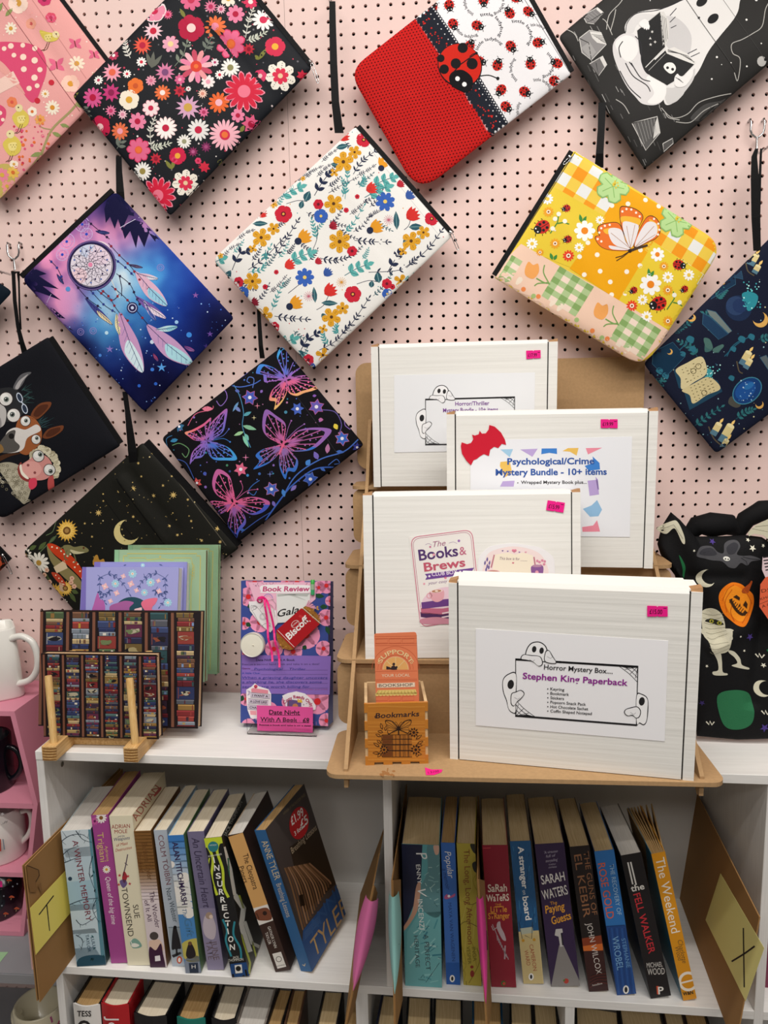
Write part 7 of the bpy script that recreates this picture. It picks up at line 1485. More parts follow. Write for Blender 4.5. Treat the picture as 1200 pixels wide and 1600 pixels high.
# ================================================================ hardbacks on the lowest visible shelf
HB = 'hardback books on the lowest shelf'
def hardback(label,ft,bt,cover,pg=0,spine=None,art=None,yf=-.232,rnd=.006,hide=0.0):
    """seen from above: front corners and back corners of the top of the page block in pixels"""
    a,b = onY(*ft[0],yf),onY(*ft[1],yf);z = (a[2] + b[2]) / 2;a[2] = b[2] = z
    c,d = onZ(*bt[1],z),onZ(*bt[0],z);dv = ((c - b) + (d - a)) / 2;dv[2] = 0;D = min(np.linalg.norm(dv),.19);ey = unit(dv);ex = b - a;w = np.linalg.norm(ex);ex = unit(ex - ey * (ex @ ey));z0 = .1702;h = z - z0
    t = thing('hardback',label,'book',(a + b) / 2 * np.array([1,1,0]) + np.array([0,0,z0]),HB);ez = np.array([0,0,1.0]);o = np.array([a[0],a[1],z0])
    mb = MB();cc = C(cover)
    for x in (-.0032,w + .0004): mb.obox(o + ex * x - ey * .001,ex * .0028,ey * (D + .003),ez * (h + .004),cc)
    n = 8;P = [o + ex * (-.0032 + (w + .0064) * k / n) - ey * (.001 + rnd * math.sin(math.pi * k / n)) for k in range(n + 1)]
    mb.prism(P + [q + ey * .0022 for q in reversed(P)],ez * (h + .004),C(spine or cover))
    pl = Plane(P[n // 2],ey)
    if art: art(Art(pl,mb,maxe=0))
    mb.build('cover',COVER,t)
    mb = MB();pr = [o + ex * (w * k / n) + ey * (.004 - rnd * .8 * math.sin(math.pi * k / n)) + ez * .001 for k in range(n + 1)];mb.prism(pr + [o + ex * w + ey * D + ez * .001,o + ey * D + ez * .001],ez * (h - .001));mb.build('page_block',PG[pg],t)
def h1(a): a.text('TESS',(120.5,1588),(142.5,1588),9,'#1E1C1E',1,bold=.02);a.text('G',(122,1594),(122.5,1612),20,'#1E1C1E',1,up=(1,0),bold=.03)
def h2(a): a.text('Jo',(168,1588),(168.5,1610),19,'#EFE6E4',1,up=(1,0))
hardback('white spined hardback with black capitals, first on the lowest shelf',[(118,1570),(154,1571)],[(146,1528),(176,1529)],'#1B1A1C',3,'#E9E7E3',h1)
hardback('red hardback beside the white spined one on the lowest shelf',[(162,1570),(199,1569.5)],[(186,1530),(219,1531.5)],'#A81A22',1,'#B81E26',h2)
hardback('wide black hardback, third from the left on the lowest shelf',[(213,1585),(259,1587)],[(238,1533),(290,1537)],'#161618',1,'#1D1D20')
hardback('black hardback with a teal spine on the lowest shelf',[(280,1591),(318,1592)],[(299,1538),(342,1540)],'#141416',3,'#1E7C6E')
hardback('slim black hardback right of the teal spined one',[(334,1593),(366,1594)],[(351,1541),(383,1543)],'#17181C',1)
hardback('hardback with pinkish page edges between black hardbacks on the lowest shelf',[(372,1602),(412,1604)],[(390,1544),(430,1546)],'#8A8078',2)
hardback('slim brown edged hardback on the lowest shelf left of the upright',[(418,1606),(437,1607)],[(437,1547),(456,1548)],'#1B1718',3)
hardback('last slim hardback against the left upright of the lowest shelf',[(446,1608),(463,1609)],[(461,1548),(476,1549)],'#5A3E2E',3)
mid = [((497,1604),(524,1606),(507,1550),(536,1552),'#151519',0,'black hardback just right of the upright below the pink card'),((541,1606),(566,1608),(551,1553),(573,1555),'#16181C',3,'tan edged hardback behind the tail of the pink card'),((590,1608),(617,1609),(597,1556),(628,1558),'#1A1F38',0,'hardback with a navy cover below the upright of the upper shelf'),
       ((637,1609),(671,1610),(640,1559),(672,1561),'#17181C',0,'black hardback behind the tail of the teal card'),((680,1611),(720,1612),(681,1562),(720,1563),'#15161A',0,'broad black hardback right of the teal card'),((741,1612),(783,1613),(741,1564),(781,1566),'#123A58',3,'brown edged hardback with a blue cover beside the second pink card'),((800,1614),(831,1615),(799,1567),(829,1568),'#141418',0,'black hardback left of the middle upright'),((838,1616),(871,1617),(836,1569),(866,1570),'#1C1A1C',0,'last hardback against the middle upright')]
for f0,f1,b0_,b1_,c,p,lb in mid: hardback(lb + ' on the lowest shelf',[f0,f1],[b0_,b1_],c,p)
for f0,f1,b0_,b1_,c,p,lb in [((903,1619),(966,1621),(902,1573),(961,1575),'#141416',0,'wide hardback first right of the middle upright'),((976,1622),(1038,1624),(969,1576),(1029,1578),'#1B1B1E',0,'wide hardback second right of the middle upright'),((1047,1624),(1074,1626),(1038,1579),(1062,1581),'#2A1A18',0,'slim hardback third right of the middle upright'),((1081,1626),(1112,1628),(1070,1582),(1098,1584),'#1A1416',3,'slim hardback left of the X card')]: hardback(lb + ' on the lowest shelf',[f0,f1],[b0_,b1_],c,p)
# a magenta book in the next bay at the right edge
mb = MB();p = onY(1191,1440,-.22);t = thing('hardback','magenta and dark book spine at the right edge in the next bay','book',(p[0] + .01,p[1],ZM + .0003))
mb.box((p[0],p[1],ZM + .0004),(p[0] + .028,p[1] + .15,ZM + .165),C('#7C2A4A'));mb.build('cover',COVER,t)
mb = MB();mb.box((p[0] + .003,p[1] + .002,ZM + .002),(p[0] + .025,p[1] + .148,ZM + .1655));mb.build('page_block',PG[0],t)

# ================================================================ cardboard divider cards with letters
BRN = mat('brown_card','#A17A4C',0.7,spec=0.2,var=0.06,scale=30)
BRNI = mat('brown_card_inner','#6E5030',0.8)
NOTE = print_mat('paper_note',0.55,0.25)
def card_sheet(t,FT,FB,BT,BB,th=.0016,name='card',m=BRN):
    n = unit(np.cross(BT - FT,FB - FT));mb = MB();mb.prism([FT,FB,BB,BT],n * th);return mb.build(name,m,t),n
# T card
FB = onZ(63,1566,ZM + .0004);FT = onY(40,1353,FB[1]);BT = np.array([-.336,-.03,FT[2]]);BB = np.array([-.336,-.03,ZM + .0004])
t = thing('letter_card','brown folded card with a yellow note reading T, sticking out left of the books','divider card',FB,'letter cards between the books')
_,n = card_sheet(t,FT,FB,BT,BB)
off = np.array([-.005,.002,0]);card_sheet(t,FT + off + np.array([0,0,-.001]),FB + off,BT + off,BB + off,name='card')
pl = Plane((FT + FB) / 2 + np.array([.0018,0,0]),np.cross(BT - FT,FB - FT))
mb = MB();a = Art(pl,mb,maxe=0).view(0,1230,10)
a.poly([(415,1222),(470,1232),(590,1285),(620,1300),(622,1380),(555,1480),(552,1540),(575,1565),(640,1480),(660,1650),(640,1650),(600,1545),(560,1640),(470,1640),(440,1500)],'#8A6438',0);a.line([(418,1222),(600,1292),(612,1380),(556,1478)],10,'#33220F',1)
mb.build('tab_notch',NOTE,t)
Q = [(46.2,1419),(101,1361),(109.5,1426),(55,1492)];m_,a = sheet(pl,Q,'#F2E272',.0006);a.view(0,1360,6.6667)
a.line([(405,462),(558,262)],11,'#17151A',1);a.line([(487,362),(516,630)],11,'#17151A',1,9);m_.build('note',NOTE,t)
# X card
B_,C_ = onZ(1053,1375,ZM + .0004),onZ(1150,1640,ZM + .0004);B_ = B_ + (C_ - B_) * (-.022 - B_[1]) / (C_[1] - B_[1]);A_ = onY(1088,1236,B_[1]);D_ = C_ + (A_ - B_) * 1.0
t = thing('letter_card','large brown card with a yellow note marked with a cross, right of the books','divider card',C_,'letter cards between the books')
card_sheet(t,D_,C_,A_,B_)
pl = Plane(D_ + unit(np.cross(A_ - D_,C_ - D_)) * .0,np.cross(A_ - D_,C_ - D_));s_ = 1 if pl.n[0] < 0 else -1
m_,a = sheet(pl,[(1128.5,1365),(1197.3,1482),(1168,1565),(1105,1438)],'#F2EA98',.0022);a.view(800,1200,3)
a.line([(1085,750),(1089,1028)],6,'#17151A',1);a.line([(1030,907),(1090,870),(1138,835)],8,'#17151A',1,sm=4);m_.build('note',NOTE,t)
# three cards seen nearly edge on
def edge_card(label,ft,fb,bt,yf,note,col,back=-.05,pen=True,sw=1.0):
    FT,FB,BT = onY(*ft,yf),onY(*fb,yf),onY(*bt,back);FB = FB + (FT - FB) * ((ZM + .0004 - FB[2]) / (FT[2] - FB[2]));BB = BT + (FB - FT);BB[2] = ZM + .0004;BB = BB + (BT - FT - (BT - FT)) * 0
    t = thing('letter_card',label,'divider card',FB,'letter cards between the books')
    d = unit(BT - FT);n = unit(np.cross(d,FB - FT));n = n if n[0] > 0 else -n
    card_sheet(t,FT,FB,BT,BB);k = d * .045 + n * .006;mb = MB();mb.prism([FT + d * .001,FB + d * .001,FB + k + (FT - FB) * .05,FT + k - (FT - FB) * .12],n * .0012);mb.build('flap',BRN,t)
    # note folded round the front edge
    v0,v1 = note;e = FB - FT;P0,P1 = FT + e * v0,FT + e * v1;mb = MB();rows = 10;V = []
    for i in range(rows + 1):
        q = i / rows;p = P0 + (P1 - P0) * q;s = math.sin(math.pi * min(1,.22 + q * .78)) ** .8 + .03;dd,sp = .026 * s * sw,.0115 * s * sw
        for (a_,b_) in [(1,-1.0),(.45,-.8),(.08,-.35),(-.06,0),(.08,.35),(.45,.8),(1,1.0)]: V.append(p + d * dd * a_ + n * (sp * b_ + .0006) - d * .0015)
    mb.add(V,[(i * 7 + j,i * 7 + j + 1,i * 7 + 8 + j,i * 7 + 7 + j) for i in range(rows) for j in range(6)],C(col),0,True)
    me = MB();o = mb.build('note',NOTE,t)
    if pen:
        p = P0 + (P1 - P0) * .42;mb = MB();u = unit(P1 - P0);w_ = n * .0066 + d * .012
        mb.tube([p + w_ - u * .010,p + w_ + u * .012 - d * .003,p + w_ + u * .014 - d * .006],.0006,5,C('#17151A'));mb.build('pen_mark',NOTE,t)
edge_card('narrow brown card with a pink note, seen edge on left of the middle upright',(584,1384),(541,1600),(601,1294),-.325,(.10,.72),'#E277AE')
edge_card('narrow brown card with a pale teal note against the middle upright',(613,1376),(617,1600),(636,1225),-.325,(.10,.74),'#9AD3CE',sw=.75)
edge_card('narrow brown card with a hot pink note between the mustard and red paperbacks',(747,1374),(760.5,1600),(748,1243),-.320,(.12,.80),'#E8489C',sw=.5)

# ================================================================ dowel rack with notebooks on the left of the bookcase top
PINE = streak_mat('pine_wood','#C89A5C','#E3BE84',(40,3,40),9,0.55,0.35,0.1)
PINED = streak_mat('pine_dowel','#D3A764','#E6C388',(60,60,5),8,0.5,0.35,0.1)
GRAIN = print_mat('pine_end_grain',0.6,0.3)
rk = thing('dowel_rack','small pine rack with two upright dowels holding notebooks','rack',(-.27,-.15,ZT))
for (u0,u1,vb,vt,du) in [(66,89,1188.5,1166,84),(193.5,216,1191.3,1168,211)]:
    a,b = onZ(u0,vb,ZT + .0003),onZ(u1,vb,ZT + .0003);y = (a[1] + b[1]) / 2;top = onY((u0 + u1) / 2,vt,y)[2] - (ZT + .0003)
    mb = MB();mb.box((a[0],y,ZT + .0003),(b[0],-.055,ZT + top));
    o = mb.build('base_rail',PINE,rk,bevel=.0006,seg=1)
    mb = MB();pl = Plane((a[0],y - .0002,ZT),(0,1,0));ar = Art(pl,mb,maxe=0)
    for k in range(5): vv = vt + 3.2 + k * 4.3;ar.line([(u0 + .5,vv),((u0 + u1) / 2,vv + .8),(u1 - .5,vv)],1.4,'#7E5428',0,sm=3);ar.line([(u0 + .5,vv + 2),(u1 - .5,vv + 2)],.5,'#A87C46',0)
    mb.build('end_grain',GRAIN,rk)
    p0 = onY(du + .5,1161,y + .012);p1 = onY(du - 8.6,1056 if u0 < 100 else 1060,y + .024);p0[2] = ZT + top - .004
    mb = MB();mb.tube([p0,p0 + (p1 - p0) * .97,p1],[.0052,.0052,.0047],14);mb.build('dowel',PINED,rk)
    for yy in (-.20,-.155,-.11,-.07): mb = MB();x = (a[0] + b[0]) / 2;mb.tube([(x,yy,ZT + top - .004),(x,yy + .020,ZT + top + .11)],.005,10);mb.build('dowel',PINED,rk)
mb = MB();mb.box((-.318,-.215,ZT + .0006),(-.215,-.200,ZT + .014));mb.build('cross_bar',PINE,rk)
ZR = ZT + .019
def slab(name,label,cat,bl,br,tl,tr,D,z=None,Yb=None,group=None):
    if isinstance(Yb,tuple):
        yt,tl_,zz = Yb;T0,T1 = onY(*tl,yt),onY(*tr,yt);u0 = np.array([0,tl_,1.0]);B0,B1 = T0 - u0 * (T0[2] - zz),T1 - u0 * (T1[2] - zz);B1[2] = B0[2]
    elif Yb is None: B0,B1 = onZ(*bl,z),onZ(*br,z)
    else: B0,B1 = onY(*bl,Yb),onY(*br,Yb)
    ex = B1 - B0;w = np.linalg.norm(ex);ex /= w;r0,r1 = rays([tl])[0],rays([tr])[0];w2 = w
    k0,k1 = np.linalg.lstsq(np.c_[-r0,r1],ex * w2,rcond=None)[0];u = (CAM + r0 * k0 + CAM + r1 * k1 - B0 - B1) / 2;u = u - ex * (u @ ex)
    if isinstance(Yb,tuple): u = u0 * (T0[2] - zz);u = u - ex * (u @ ex)
    elif u[1] < 0 or u[1] > .35 * u[2]: u = np.array([0,u[2] * .17,u[2]]);u = u - ex * (u @ ex)
    # keep the traced top edge: stretch along the chosen lean
    q = Plane(B0,np.cross(u,ex)).hit([tl])[0] - B0;h = q @ unit(u);ez = unit(u);ey = np.cross(ez,ex);t = thing(name,label,cat,(B0 + B1) / 2,group)
    return t,(lambda x,y,zz: B0 + ex * x + ey * y + ez * zz),ex,ey,ez,w,h,Plane(B0,ey)
def notebook(label,bl,br,tl,tr,D,front,art,z=None,Yb=None,pages='#E9E2D2',spine=None,edge=.0006,group='notebooks on the pine rack',seg=None):
    t,Q,ex,ey,ez,w,h,pl = slab('notebook',label,'notebook',bl,br,tl,tr,D,z,Yb,group)
    mb = MB();c = C(front);B = .0016;mb.obox(Q(0,0,0),ex * w,ey * B,ez * h,c);mb.obox(Q(0,D - B,0),ex * w,ey * B,ez * h,c);mb.obox(Q(0,B,0),ex * B,ey * (D - 2 * B),ez * h,C(spine or front))
    if art: art(Art(pl,mb,maxe=0,clip=[bl,br,tr,tl]))
    mb.build('cover',print_mat('notebook_cover',.4,.4),t)
    mb = MB();mb.obox(Q(B,B,.0015),ex * (w - B - .002),ey * (D - 2 * B),ez * (h - .003));mb.build('page_block',mat('notebook_pages_' + pages[1:],pages,.8,var=.05,scale=300),t);return t,Q,ex,ey,ez,w,h,pl
CL = ['#5A1E26','#7A2A2C','#2A3358','#39446A','#4A5A3E','#6E5A34','#8A6A3A','#2E4A4E','#6A4A38','#A08A5A','#54565E','#7A828C','#3A2A3A','#8C3A34','#2A2A44','#B09A72','#4E6A6A','#5E2A44']
def shelves(a,q,ncol,rows,seed,big):
    """print of a crowded bookcase: wooden uprights, rows of lying spines, a few covers"""
    rng = random.Random(seed);tl,tr,br,bl = map(np.array,q);P = lambda s,t: tl + (tr - tl) * s * (1 - t) + (br - bl) * s * t + (bl - tl) * t
    R = lambda s0,t0,s1,t1,c,L: a.poly([P(s0,t0),P(s1,t0),P(s1,t1),P(s0,t1)],c,L)
    for i in range(ncol):
        s0,s1 = i / ncol,(i + 1) / ncol;R(s0,0,s0 + .018,1,'#7E5240',1);R(s0 + .018,0,s0 + .026,1,'#2A1814',1);x0,x1 = s0 + .034,s1 - .016;t = .012
        while t < .985:
            cover = rng.random() < (.17 if big else .10);hgt = (.11 if big else .075) if cover else rng.uniform(*rows);e = min(.985,t + hgt);c = rng.choice(CL)
            dx = rng.uniform(0,.012);R(x0 + dx,t,x1 - rng.uniform(0,.012),e - .004,c,2)
            if cover:
                c2 = rng.choice(['#A3946A','#94782E','#A8A294','#6E7C54','#8E4A34']);mx = (x0 + x1) / 2;my = (t + e) / 2;p = P(mx,my);s = abs(P(x1,t)[0] - P(x0,t)[0])
                [a.blob([p + s * np.array([rng.uniform(-.3,.3) + .12 * math.cos(v),rng.uniform(-.05,.05) + .13 * math.sin(v)]) for v in (0,1.3,2.5,3.8,5)],rng.choice([c2,c2,'#1E1A1E','#B0A890']),3 + k,3) for k in range(5)]
                R(x0 + .01,t + .006,x0 + .014,e - .01,c2,3)
            else:
                for k in range(rng.choice([1,2,3])):
                    f = rng.uniform(.1,.85);R(x0 + (x1 - x0) * f,t + .003,x0 + (x1 - x0) * min(.96,f + rng.uniform(.02,.2)),e - .007,rng.choice(CL + ['#C9B88A','#B8963A','#D9D2C4','#A8483A','#7A92B8']),3)
                R(x0 + dx,t,x1 - .006,t + (e - t) * .22,tuple(min(255,int(v * 1.25 + 10)) for v in hexc(c)),3)
            t = e
    R(.0,0,1,.012,'#2A1A16',4);R(0,.99,1,1,'#1E1418',4)
nb_s = [(66.5,1021),(247,1024.5),(248,1155),(68.5,1151)]
t_,Q,ex,ey,ez,w,h,pl = notebook('smaller notebook printed all over with rows of old books, leaning foremost on the pine rack',nb_s[3],nb_s[2],nb_s[0],nb_s[1],.016,'#1B1216',lambda a: shelves(a,nb_s,6,(.020,.040),3,False),z=ZR,pages='#D8B48A')
nb_b = [(63,953.5),(308,955.5),(309,1138.5),(60,1134)]
notebook('larger notebook printed all over with rows of old books, behind the smaller one',nb_b[3],nb_b[2],nb_b[0],nb_b[1],.018,'#1B1216',lambda a: shelves(a,nb_b,6,(.028,.062),8,True),z=ZR,pages='#D8B48A')
def lav(a):
    a.poly([(124,886),(134.8,886),(132,1130),(118,1130)],'#7A6FBC',0);a.view(120,840,5.2174);NV = '#4A5A94'
    for P in [[(170,305),(190,330),(185,420),(200,490),(230,530)],[(190,325),(270,295),(330,330),(380,380),(430,460)],[(745,300),(720,340),(725,420),(720,500),(680,560)],[(720,330),(640,290),(580,320),(530,360),(500,420)],[(250,400),(270,440),(230,470),(190,455)],[(660,400),(640,440),(680,470),(720,450)]]: a.branch(P,NV,5,34,13,4,L=1,ang=.8)
    for P in [[(295,300),(310,335),(330,310)],[(545,295),(560,320),(580,300)]]: a.line(P,4,NV,1,sm=5)
    for x,y,r in [(455,295,36),(315,376,34),(602,366,36),(552,448,30),(743,530,34)]: a.flower((x,y),r,9,'#A5D6EA','#F4F1EC',.32,L=2);a.circ((x,y),r * .16,'#EDA07A',5,8)
    for x,y,r in [(380,315,24),(442,377,32),(230,398,32),(325,452,28),(487,430,24),(670,437,26),(665,352,22),(275,517,24)]: a.flower((x,y),r,4,'#F2BFC6','#F6E6E2',.25,a=.3,L=2,pt=True,w=r * .8)
    a.circ((450,620),150,'#1F4A5A',1,40,ry=136);a.blob([(170,450),(190,500),(222,520),(225,600),(130,600),(140,540)],'#B463AC',2,4);a.blob([(270,560),(340,530),(400,515),(465,530),(430,570),(420,620),(290,620)],'#A7609E',3,4);a.blob([(525,540),(560,505),(655,492),(640,540),(620,560),(620,590),(720,590),(600,620),(560,600)],'#E5718F',3,4);a.blob([(470,585),(500,575),(530,570),(525,600),(480,610)],'#F0C6CC',4,4)
def lav2(a):
    a.poly([(143,877),(157,877),(150,1100),(136,1100)],'#7A6FBC',0);a.view(120,840,5.2174)
    for p,q in [((380,230),(405,220)),((670,218),(700,228))]: a.leaf(p,q,10,'#4A5A94',1)
    a.flower((538,226),18,8,'#A5D6EA','#F4F1EC',.3,L=1)
notebook('lavender notebook with pale flowers and a small pink dragon, standing behind the book printed ones',(118,1122),(276,1120),(128.5,886),(279.5,885.5),.022,'#A3A5DD',lav,Yb=(-.105,.27,ZR),pages='#ECEAE6',spine='#7A6FBC')
notebook('lavender notebook half hidden behind the flowered one, further back on the rack',(136,1112),(286,1110),(147.5,878),(292.5,877),.026,'#9394D2',lav2,Yb=(-.080,.25,ZR),pages='#ECEAE6',spine='#7A6FBC')
GD = '#C9C06A'
def green(a,q,full=True):
    tl,tr,br,bl = map(np.array,q);P = lambda s,t: tl + (tr - tl) * s * (1 - t) + (br - bl) * s * t + (bl - tl) * t
    a.poly([P(0,0),P(.045,0),P(.045,1),P(0,1)],'#8FBF96',0);a.line([P(.05,0),P(.05,1)],.8,'#7FA884',1)
    L = [(.10,.06),(.10,.045),(.14,.045),(.14,.028),(.90,.028),(.90,.045),(.94,.045),(.94,.06),(.94,.94),(.90,.94),(.90,.965),(.14,.965),(.14,.94),(.10,.94),(.10,.06)]
    a.line([P(*k) for k in L],1.3,GD,2);a.line([P(.16,.06),P(.34,.06),P(.36,.075),P(.5,.065),P(.64,.075),P(.66,.06),P(.84,.06),P(.86,.12),P(.84,.3),P(.86,.9)],1.0,GD,2)
    for k in range(5): a.line([P(.84 + .02 * math.sin(k),.1 + k * .02),P(.88,.12 + k * .02),P(.85,.14 + k * .02)],.6,GD,2,sm=3)
    a.circ(P(.5,.052),1.6,GD,2,6);a.star(P(.5,.05),2,4,GD,.3,L=3)
gq = [(179,859),(322,859),(318.5,1071),(176,1071)];gq2 = [(200,851.5),(341.5,852),(336.5,1058.5),(196,1058)]
notebook('tall sage green hardback notebook with gold border, in front of a matching one',gq[3],gq[2],gq[0],gq[1],.014,'#9DBC9A',lambda a: green(a,gq),Yb=(-.062,.20,.925),pages='#8A5A34',group='green notebooks on the rack')
t_,Q,ex,ey,ez,w,h,pl = notebook('tall sage green notebook in a clear sleeve, rearmost on the rack',gq2[3],gq2[2],gq2[0],gq2[1],.012,'#96BC94',lambda a: green(a,gq2),Yb=(-.046,.20,.932),pages='#8A5A34',group='green notebooks on the rack')
CLEAR = mat('clear_film','#FFFFFF',.08,spec=.5,trans=1.0,ior=1.12,bump=.4,bscale=60)
mb = MB();mb.obox(Q(-.002,-.0016,-.002),ex * (w + .007),ey * .0003,ez * (h + .003));mb.obox(Q(w + .005,-.0016,-.002),ex * .0003,ey * .016,ez * (h + .003));mb.build('clear_sleeve',CLEAR,t_)

# ================================================================ wrapped book bundle on an acrylic easel
dq = [(380,907.5),(516.5,907.5),(512.5,1134.5),(375.8,1129.5)]
t,Q,ex,ey,ez,w,h,pl = slab('gift_book','book wrapped in blue paper with pink flowers, carrying a biscuit, candle and bookmark','book',dq[3],dq[2],dq[0],dq[1],.022,z=ZT + .009)
WRAP = print_mat('wrapping_paper',.38,.45)
mb = MB();mb.corners([Q(0,0,0),Q(w,0,0),Q(w + .003,.024,0),Q(-.001,.024,0),Q(0,0,h),Q(w,0,h),Q(w + .003,.024,h - .001),Q(-.001,.024,h - .001)],C('#3C4E97'))
zd = (340,860,5.0);ar = Art(pl,mb,maxe=0,clip=dq).view(*zd)
for x,y,r,a0 in [(240,362,75,.3),(330,560,80,0),(205,570,50,.5),(690,660,110,.2),(590,790,72,.4),(828,767,62,.1),(848,525,66,.6),(850,275,62,.3),(880,395,40,0),(620,245,60,.2),(540,250,45,0),(440,770,70,.3),(210,800,50,.2),(290,250,70,.3),(790,290,50,.2),(225,1160,55,0),(780,1180,100,.2),(560,1180,60,.2),(850,1330,60,.2),(240,1370,55,0),(400,1250,70,.5),(690,1370,60,0)]:
    ar.flower((x,y),r,5,'#F29ABF',None,a=a0,L=1,w=r * 1.25,tip=.55);ar.circ((x,y),r * .26,'#D8282E',3)
for p,q in [((755,350),(835,360)),((800,440),(860,440)),((845,590),(880,660)),((670,775),(690,740)),((220,570),(262,590)),((240,420),(262,450)),((180,1180),(200,1130)),((700,1280),(720,1230))]: ar.leaf(p,q,38,'#1F4A2C',3)
p2 = Plane(Q(w,0,0),ex);mb.build('wrapping',WRAP,t)
# band, card and stickers
def flat(pts,col,name,lift,view,art=None,mt=PAPER,th=None):
    P = [(x / view[2] + view[0],y / view[2] + view[1]) for x,y in pts];m_,a = sheet(pl,P,col,lift);a.view(*view);art and art(a);return m_.build(name,mt,t)
def band(a):
    a.text('Date Night With A Book',(300,864),(604,864),18,'#3A2E5A',1,bold=.02);a.text('Rescue a second hand book and take it on a date!',(192,897),(794,894),15,'#4A3A6E',1)
    a.text('Genre:',(192,928),(256,928),13,'#6A2A6A',1,bold=.02);a.text('A little Clue:',(190,966),(332,966),15,'#3E4AA8',1,bold=.02)
    for x0,y,x1 in [(262,936,860),(338,970,860),(192,1007,860),(192,1040,860),(192,1076,860)]: a.line([(x0,y),(x1,y - 1)],2,'#4A3A74',1)
    for s,x0,x1,y in [('Psychological',286,508,936),('Thriller',560,690,936),('When a grieving daughter uncovers',192,858,1003),('a shocking lie, she discovers some',192,814,1037),('secrets are worth killing for',192,720,1073)]: a.text(s,(x0,y),(x1,y),20,'#2E3A94',2,shear=.15)
    a.text('For mystery, thriller and crime',(550,1092),(860,1090),12,'#9A4A8A',1)
flat([(190,816),(886,824),(876,1126),(188,1116)],'#8C6DC0','paper_band',.0006,zd,band)
def review(a):
    rng = random.Random(3)
    for k in range(40): x,y = rng.uniform(270,740),rng.uniform(250,280);a.line([(x,y),(x + rng.uniform(-12,12),y + rng.uniform(4,14))],2.5,rng.choice(['#8A3A5E','#5A2A4A','#B86A8A']),1)
    a.blob([(340,318),(330,290),(370,270),(560,268),(720,275),(740,310),(700,330),(360,332)],'#F4F0F2',2);a.text('Book Review',(352,320),(722,318),40,'#C24A7C',3,bold=.03,shear=.1);a.ring((395,375),34,8,'#B594C8',2,16,math.pi,2 * math.pi);a.ring((395,375),20,6,'#D9A8C8',2,14,math.pi,2 * math.pi)
flat([(240,248),(766,248),(766,380),(560,560),(440,560),(300,420)],'#EDB9CF','review_card',.0007,zd,review)
def choc(a): a.blob([(465,340),(560,352),(690,390),(610,345),(720,340),(720,336)],'#C9CCC9',1);a.poly([(466,345),(720,335),(700,360),(560,350),(470,360)],'#B9BDB9',1);a.text('Gala',(472,520),(640,486),56,'#1E1C1E',2,shear=.35,bold=.012)
flat([(462,336),(724,332),(726,400),(540,560),(470,565)],'#E3E6E4','chocolate_sachet',.0020,zd,choc,GLOSSP)
def rocket(a):
    G = '#8E8A8C'
    for P in [[(262,430),(300,440),(340,480),(390,560),(400,620)],[(262,430),(262,460),(290,500),(310,540),(360,600)],[(265,455),(285,430),(310,445),(270,470)],[(330,460),(380,400),(440,380)],[(400,420),(430,440),(450,520)],[(345,590),(380,570),(420,600)],[(420,380),(455,420),(445,470)]]: a.line(P,2.5,G,1,sm=4)
    a.ring((355,518),26,2.5,G,1,16);a.ring((355,518),18,2,G,1,14);a.ring((290,450),12,2,G,1,10);a.ring((400,580),14,2,G,1,10)
flat([(246,398),(330,395),(460,470),(470,570),(415,640),(340,580),(256,470)],'#EDEBEC','paper_bookmark',.0018,zd,rocket)
mb = MB()
S_ = lambda x,y,hh: pl.S([(x / 5 + 340,y / 5 + 860)],hh)[0]
mb.lathe(S_(334,386,.0022),[(.0028,0),(.0046,.0004),(.0046,.0012),(.0028,.0016)],16,C('#D81E74'),ax=pl.n)
for P in [[(330,370),(372,362),(390,430),(405,600),(425,740),(447,856)],[(335,365),(385,375),(430,470),(455,640),(480,760),(502,900)]]:
    L = [S_(x,y,.0105 + .003 * math.sin(i)) for i,(x,y) in enumerate(spline(P,4,False))];mb.ribbon(L,.0016,np.tile(pl.n,(len(L),1)),.0005,C('#F02C86'))
mb.build('pink_ribbon',print_mat('satin_ribbon',.3,.5),t)
# tea light
c = S_(286,730,.0006);mb = MB();mb.lathe(c,[(0,0),(.0180,0),(.0184,.001),(.0184,.0108),(.0178,.0112),(.0172,.0100),(0,.0098)],36,ax=pl.n);cd = mb.build('tea_light',mat('candle_cup','#D9D8CE',.35,metal=.2),t)
mb = MB();mb.lathe(c,[(0,.0108),(.0120,.0106),(.0170,.0101)],30,ax=pl.n);mb.tube([c + pl.n * .0104,c + pl.n * .0120 + ex * .003],.0006,6);mb.build('wax',mat('candle_wax','#E9E6D6',.45,var=.04,scale=120),cd)
# biscuit packet
bq = [(668,447),(805,540),(805,575),(612,760),(570,772),(500,745),(466,650),(470,620)]
def packet(pts,name,col,hh,th,art=None,mt=GLOSSP):
    P = [(x / 5 + 340,y / 5 + 860) for x,y in pts];m_ = MB();m_.prism(list(pl.S(P,hh)),pl.n * th,C(col));a = Art(Plane(pl.p + pl.n * (hh + th),pl.n),m_,maxe=0).view(*zd);art and art(a);return m_.build(name,mt,t)
def crumbs(a):
    rng = random.Random(2)
    for _ in range(60): a.circ((rng.uniform(470,600),rng.uniform(640,770)),rng.uniform(4,9),rng.choice(['#8A5A22','#B07C36','#9A6A2C','#C9944A']),1,6)
    for _ in range(40): a.circ((rng.uniform(690,800),rng.uniform(440,560)),rng.uniform(4,9),rng.choice(['#8A5A22','#B07C36','#9A6A2C','#C9944A']),1,6)
bisc = packet([(690,432),(730,440),(790,500),(808,545),(800,575),(600,765),(570,772),(510,752),(474,690),(468,640),(480,622)],'biscuit_packet','#9C682C',.0030,.005,crumbs)
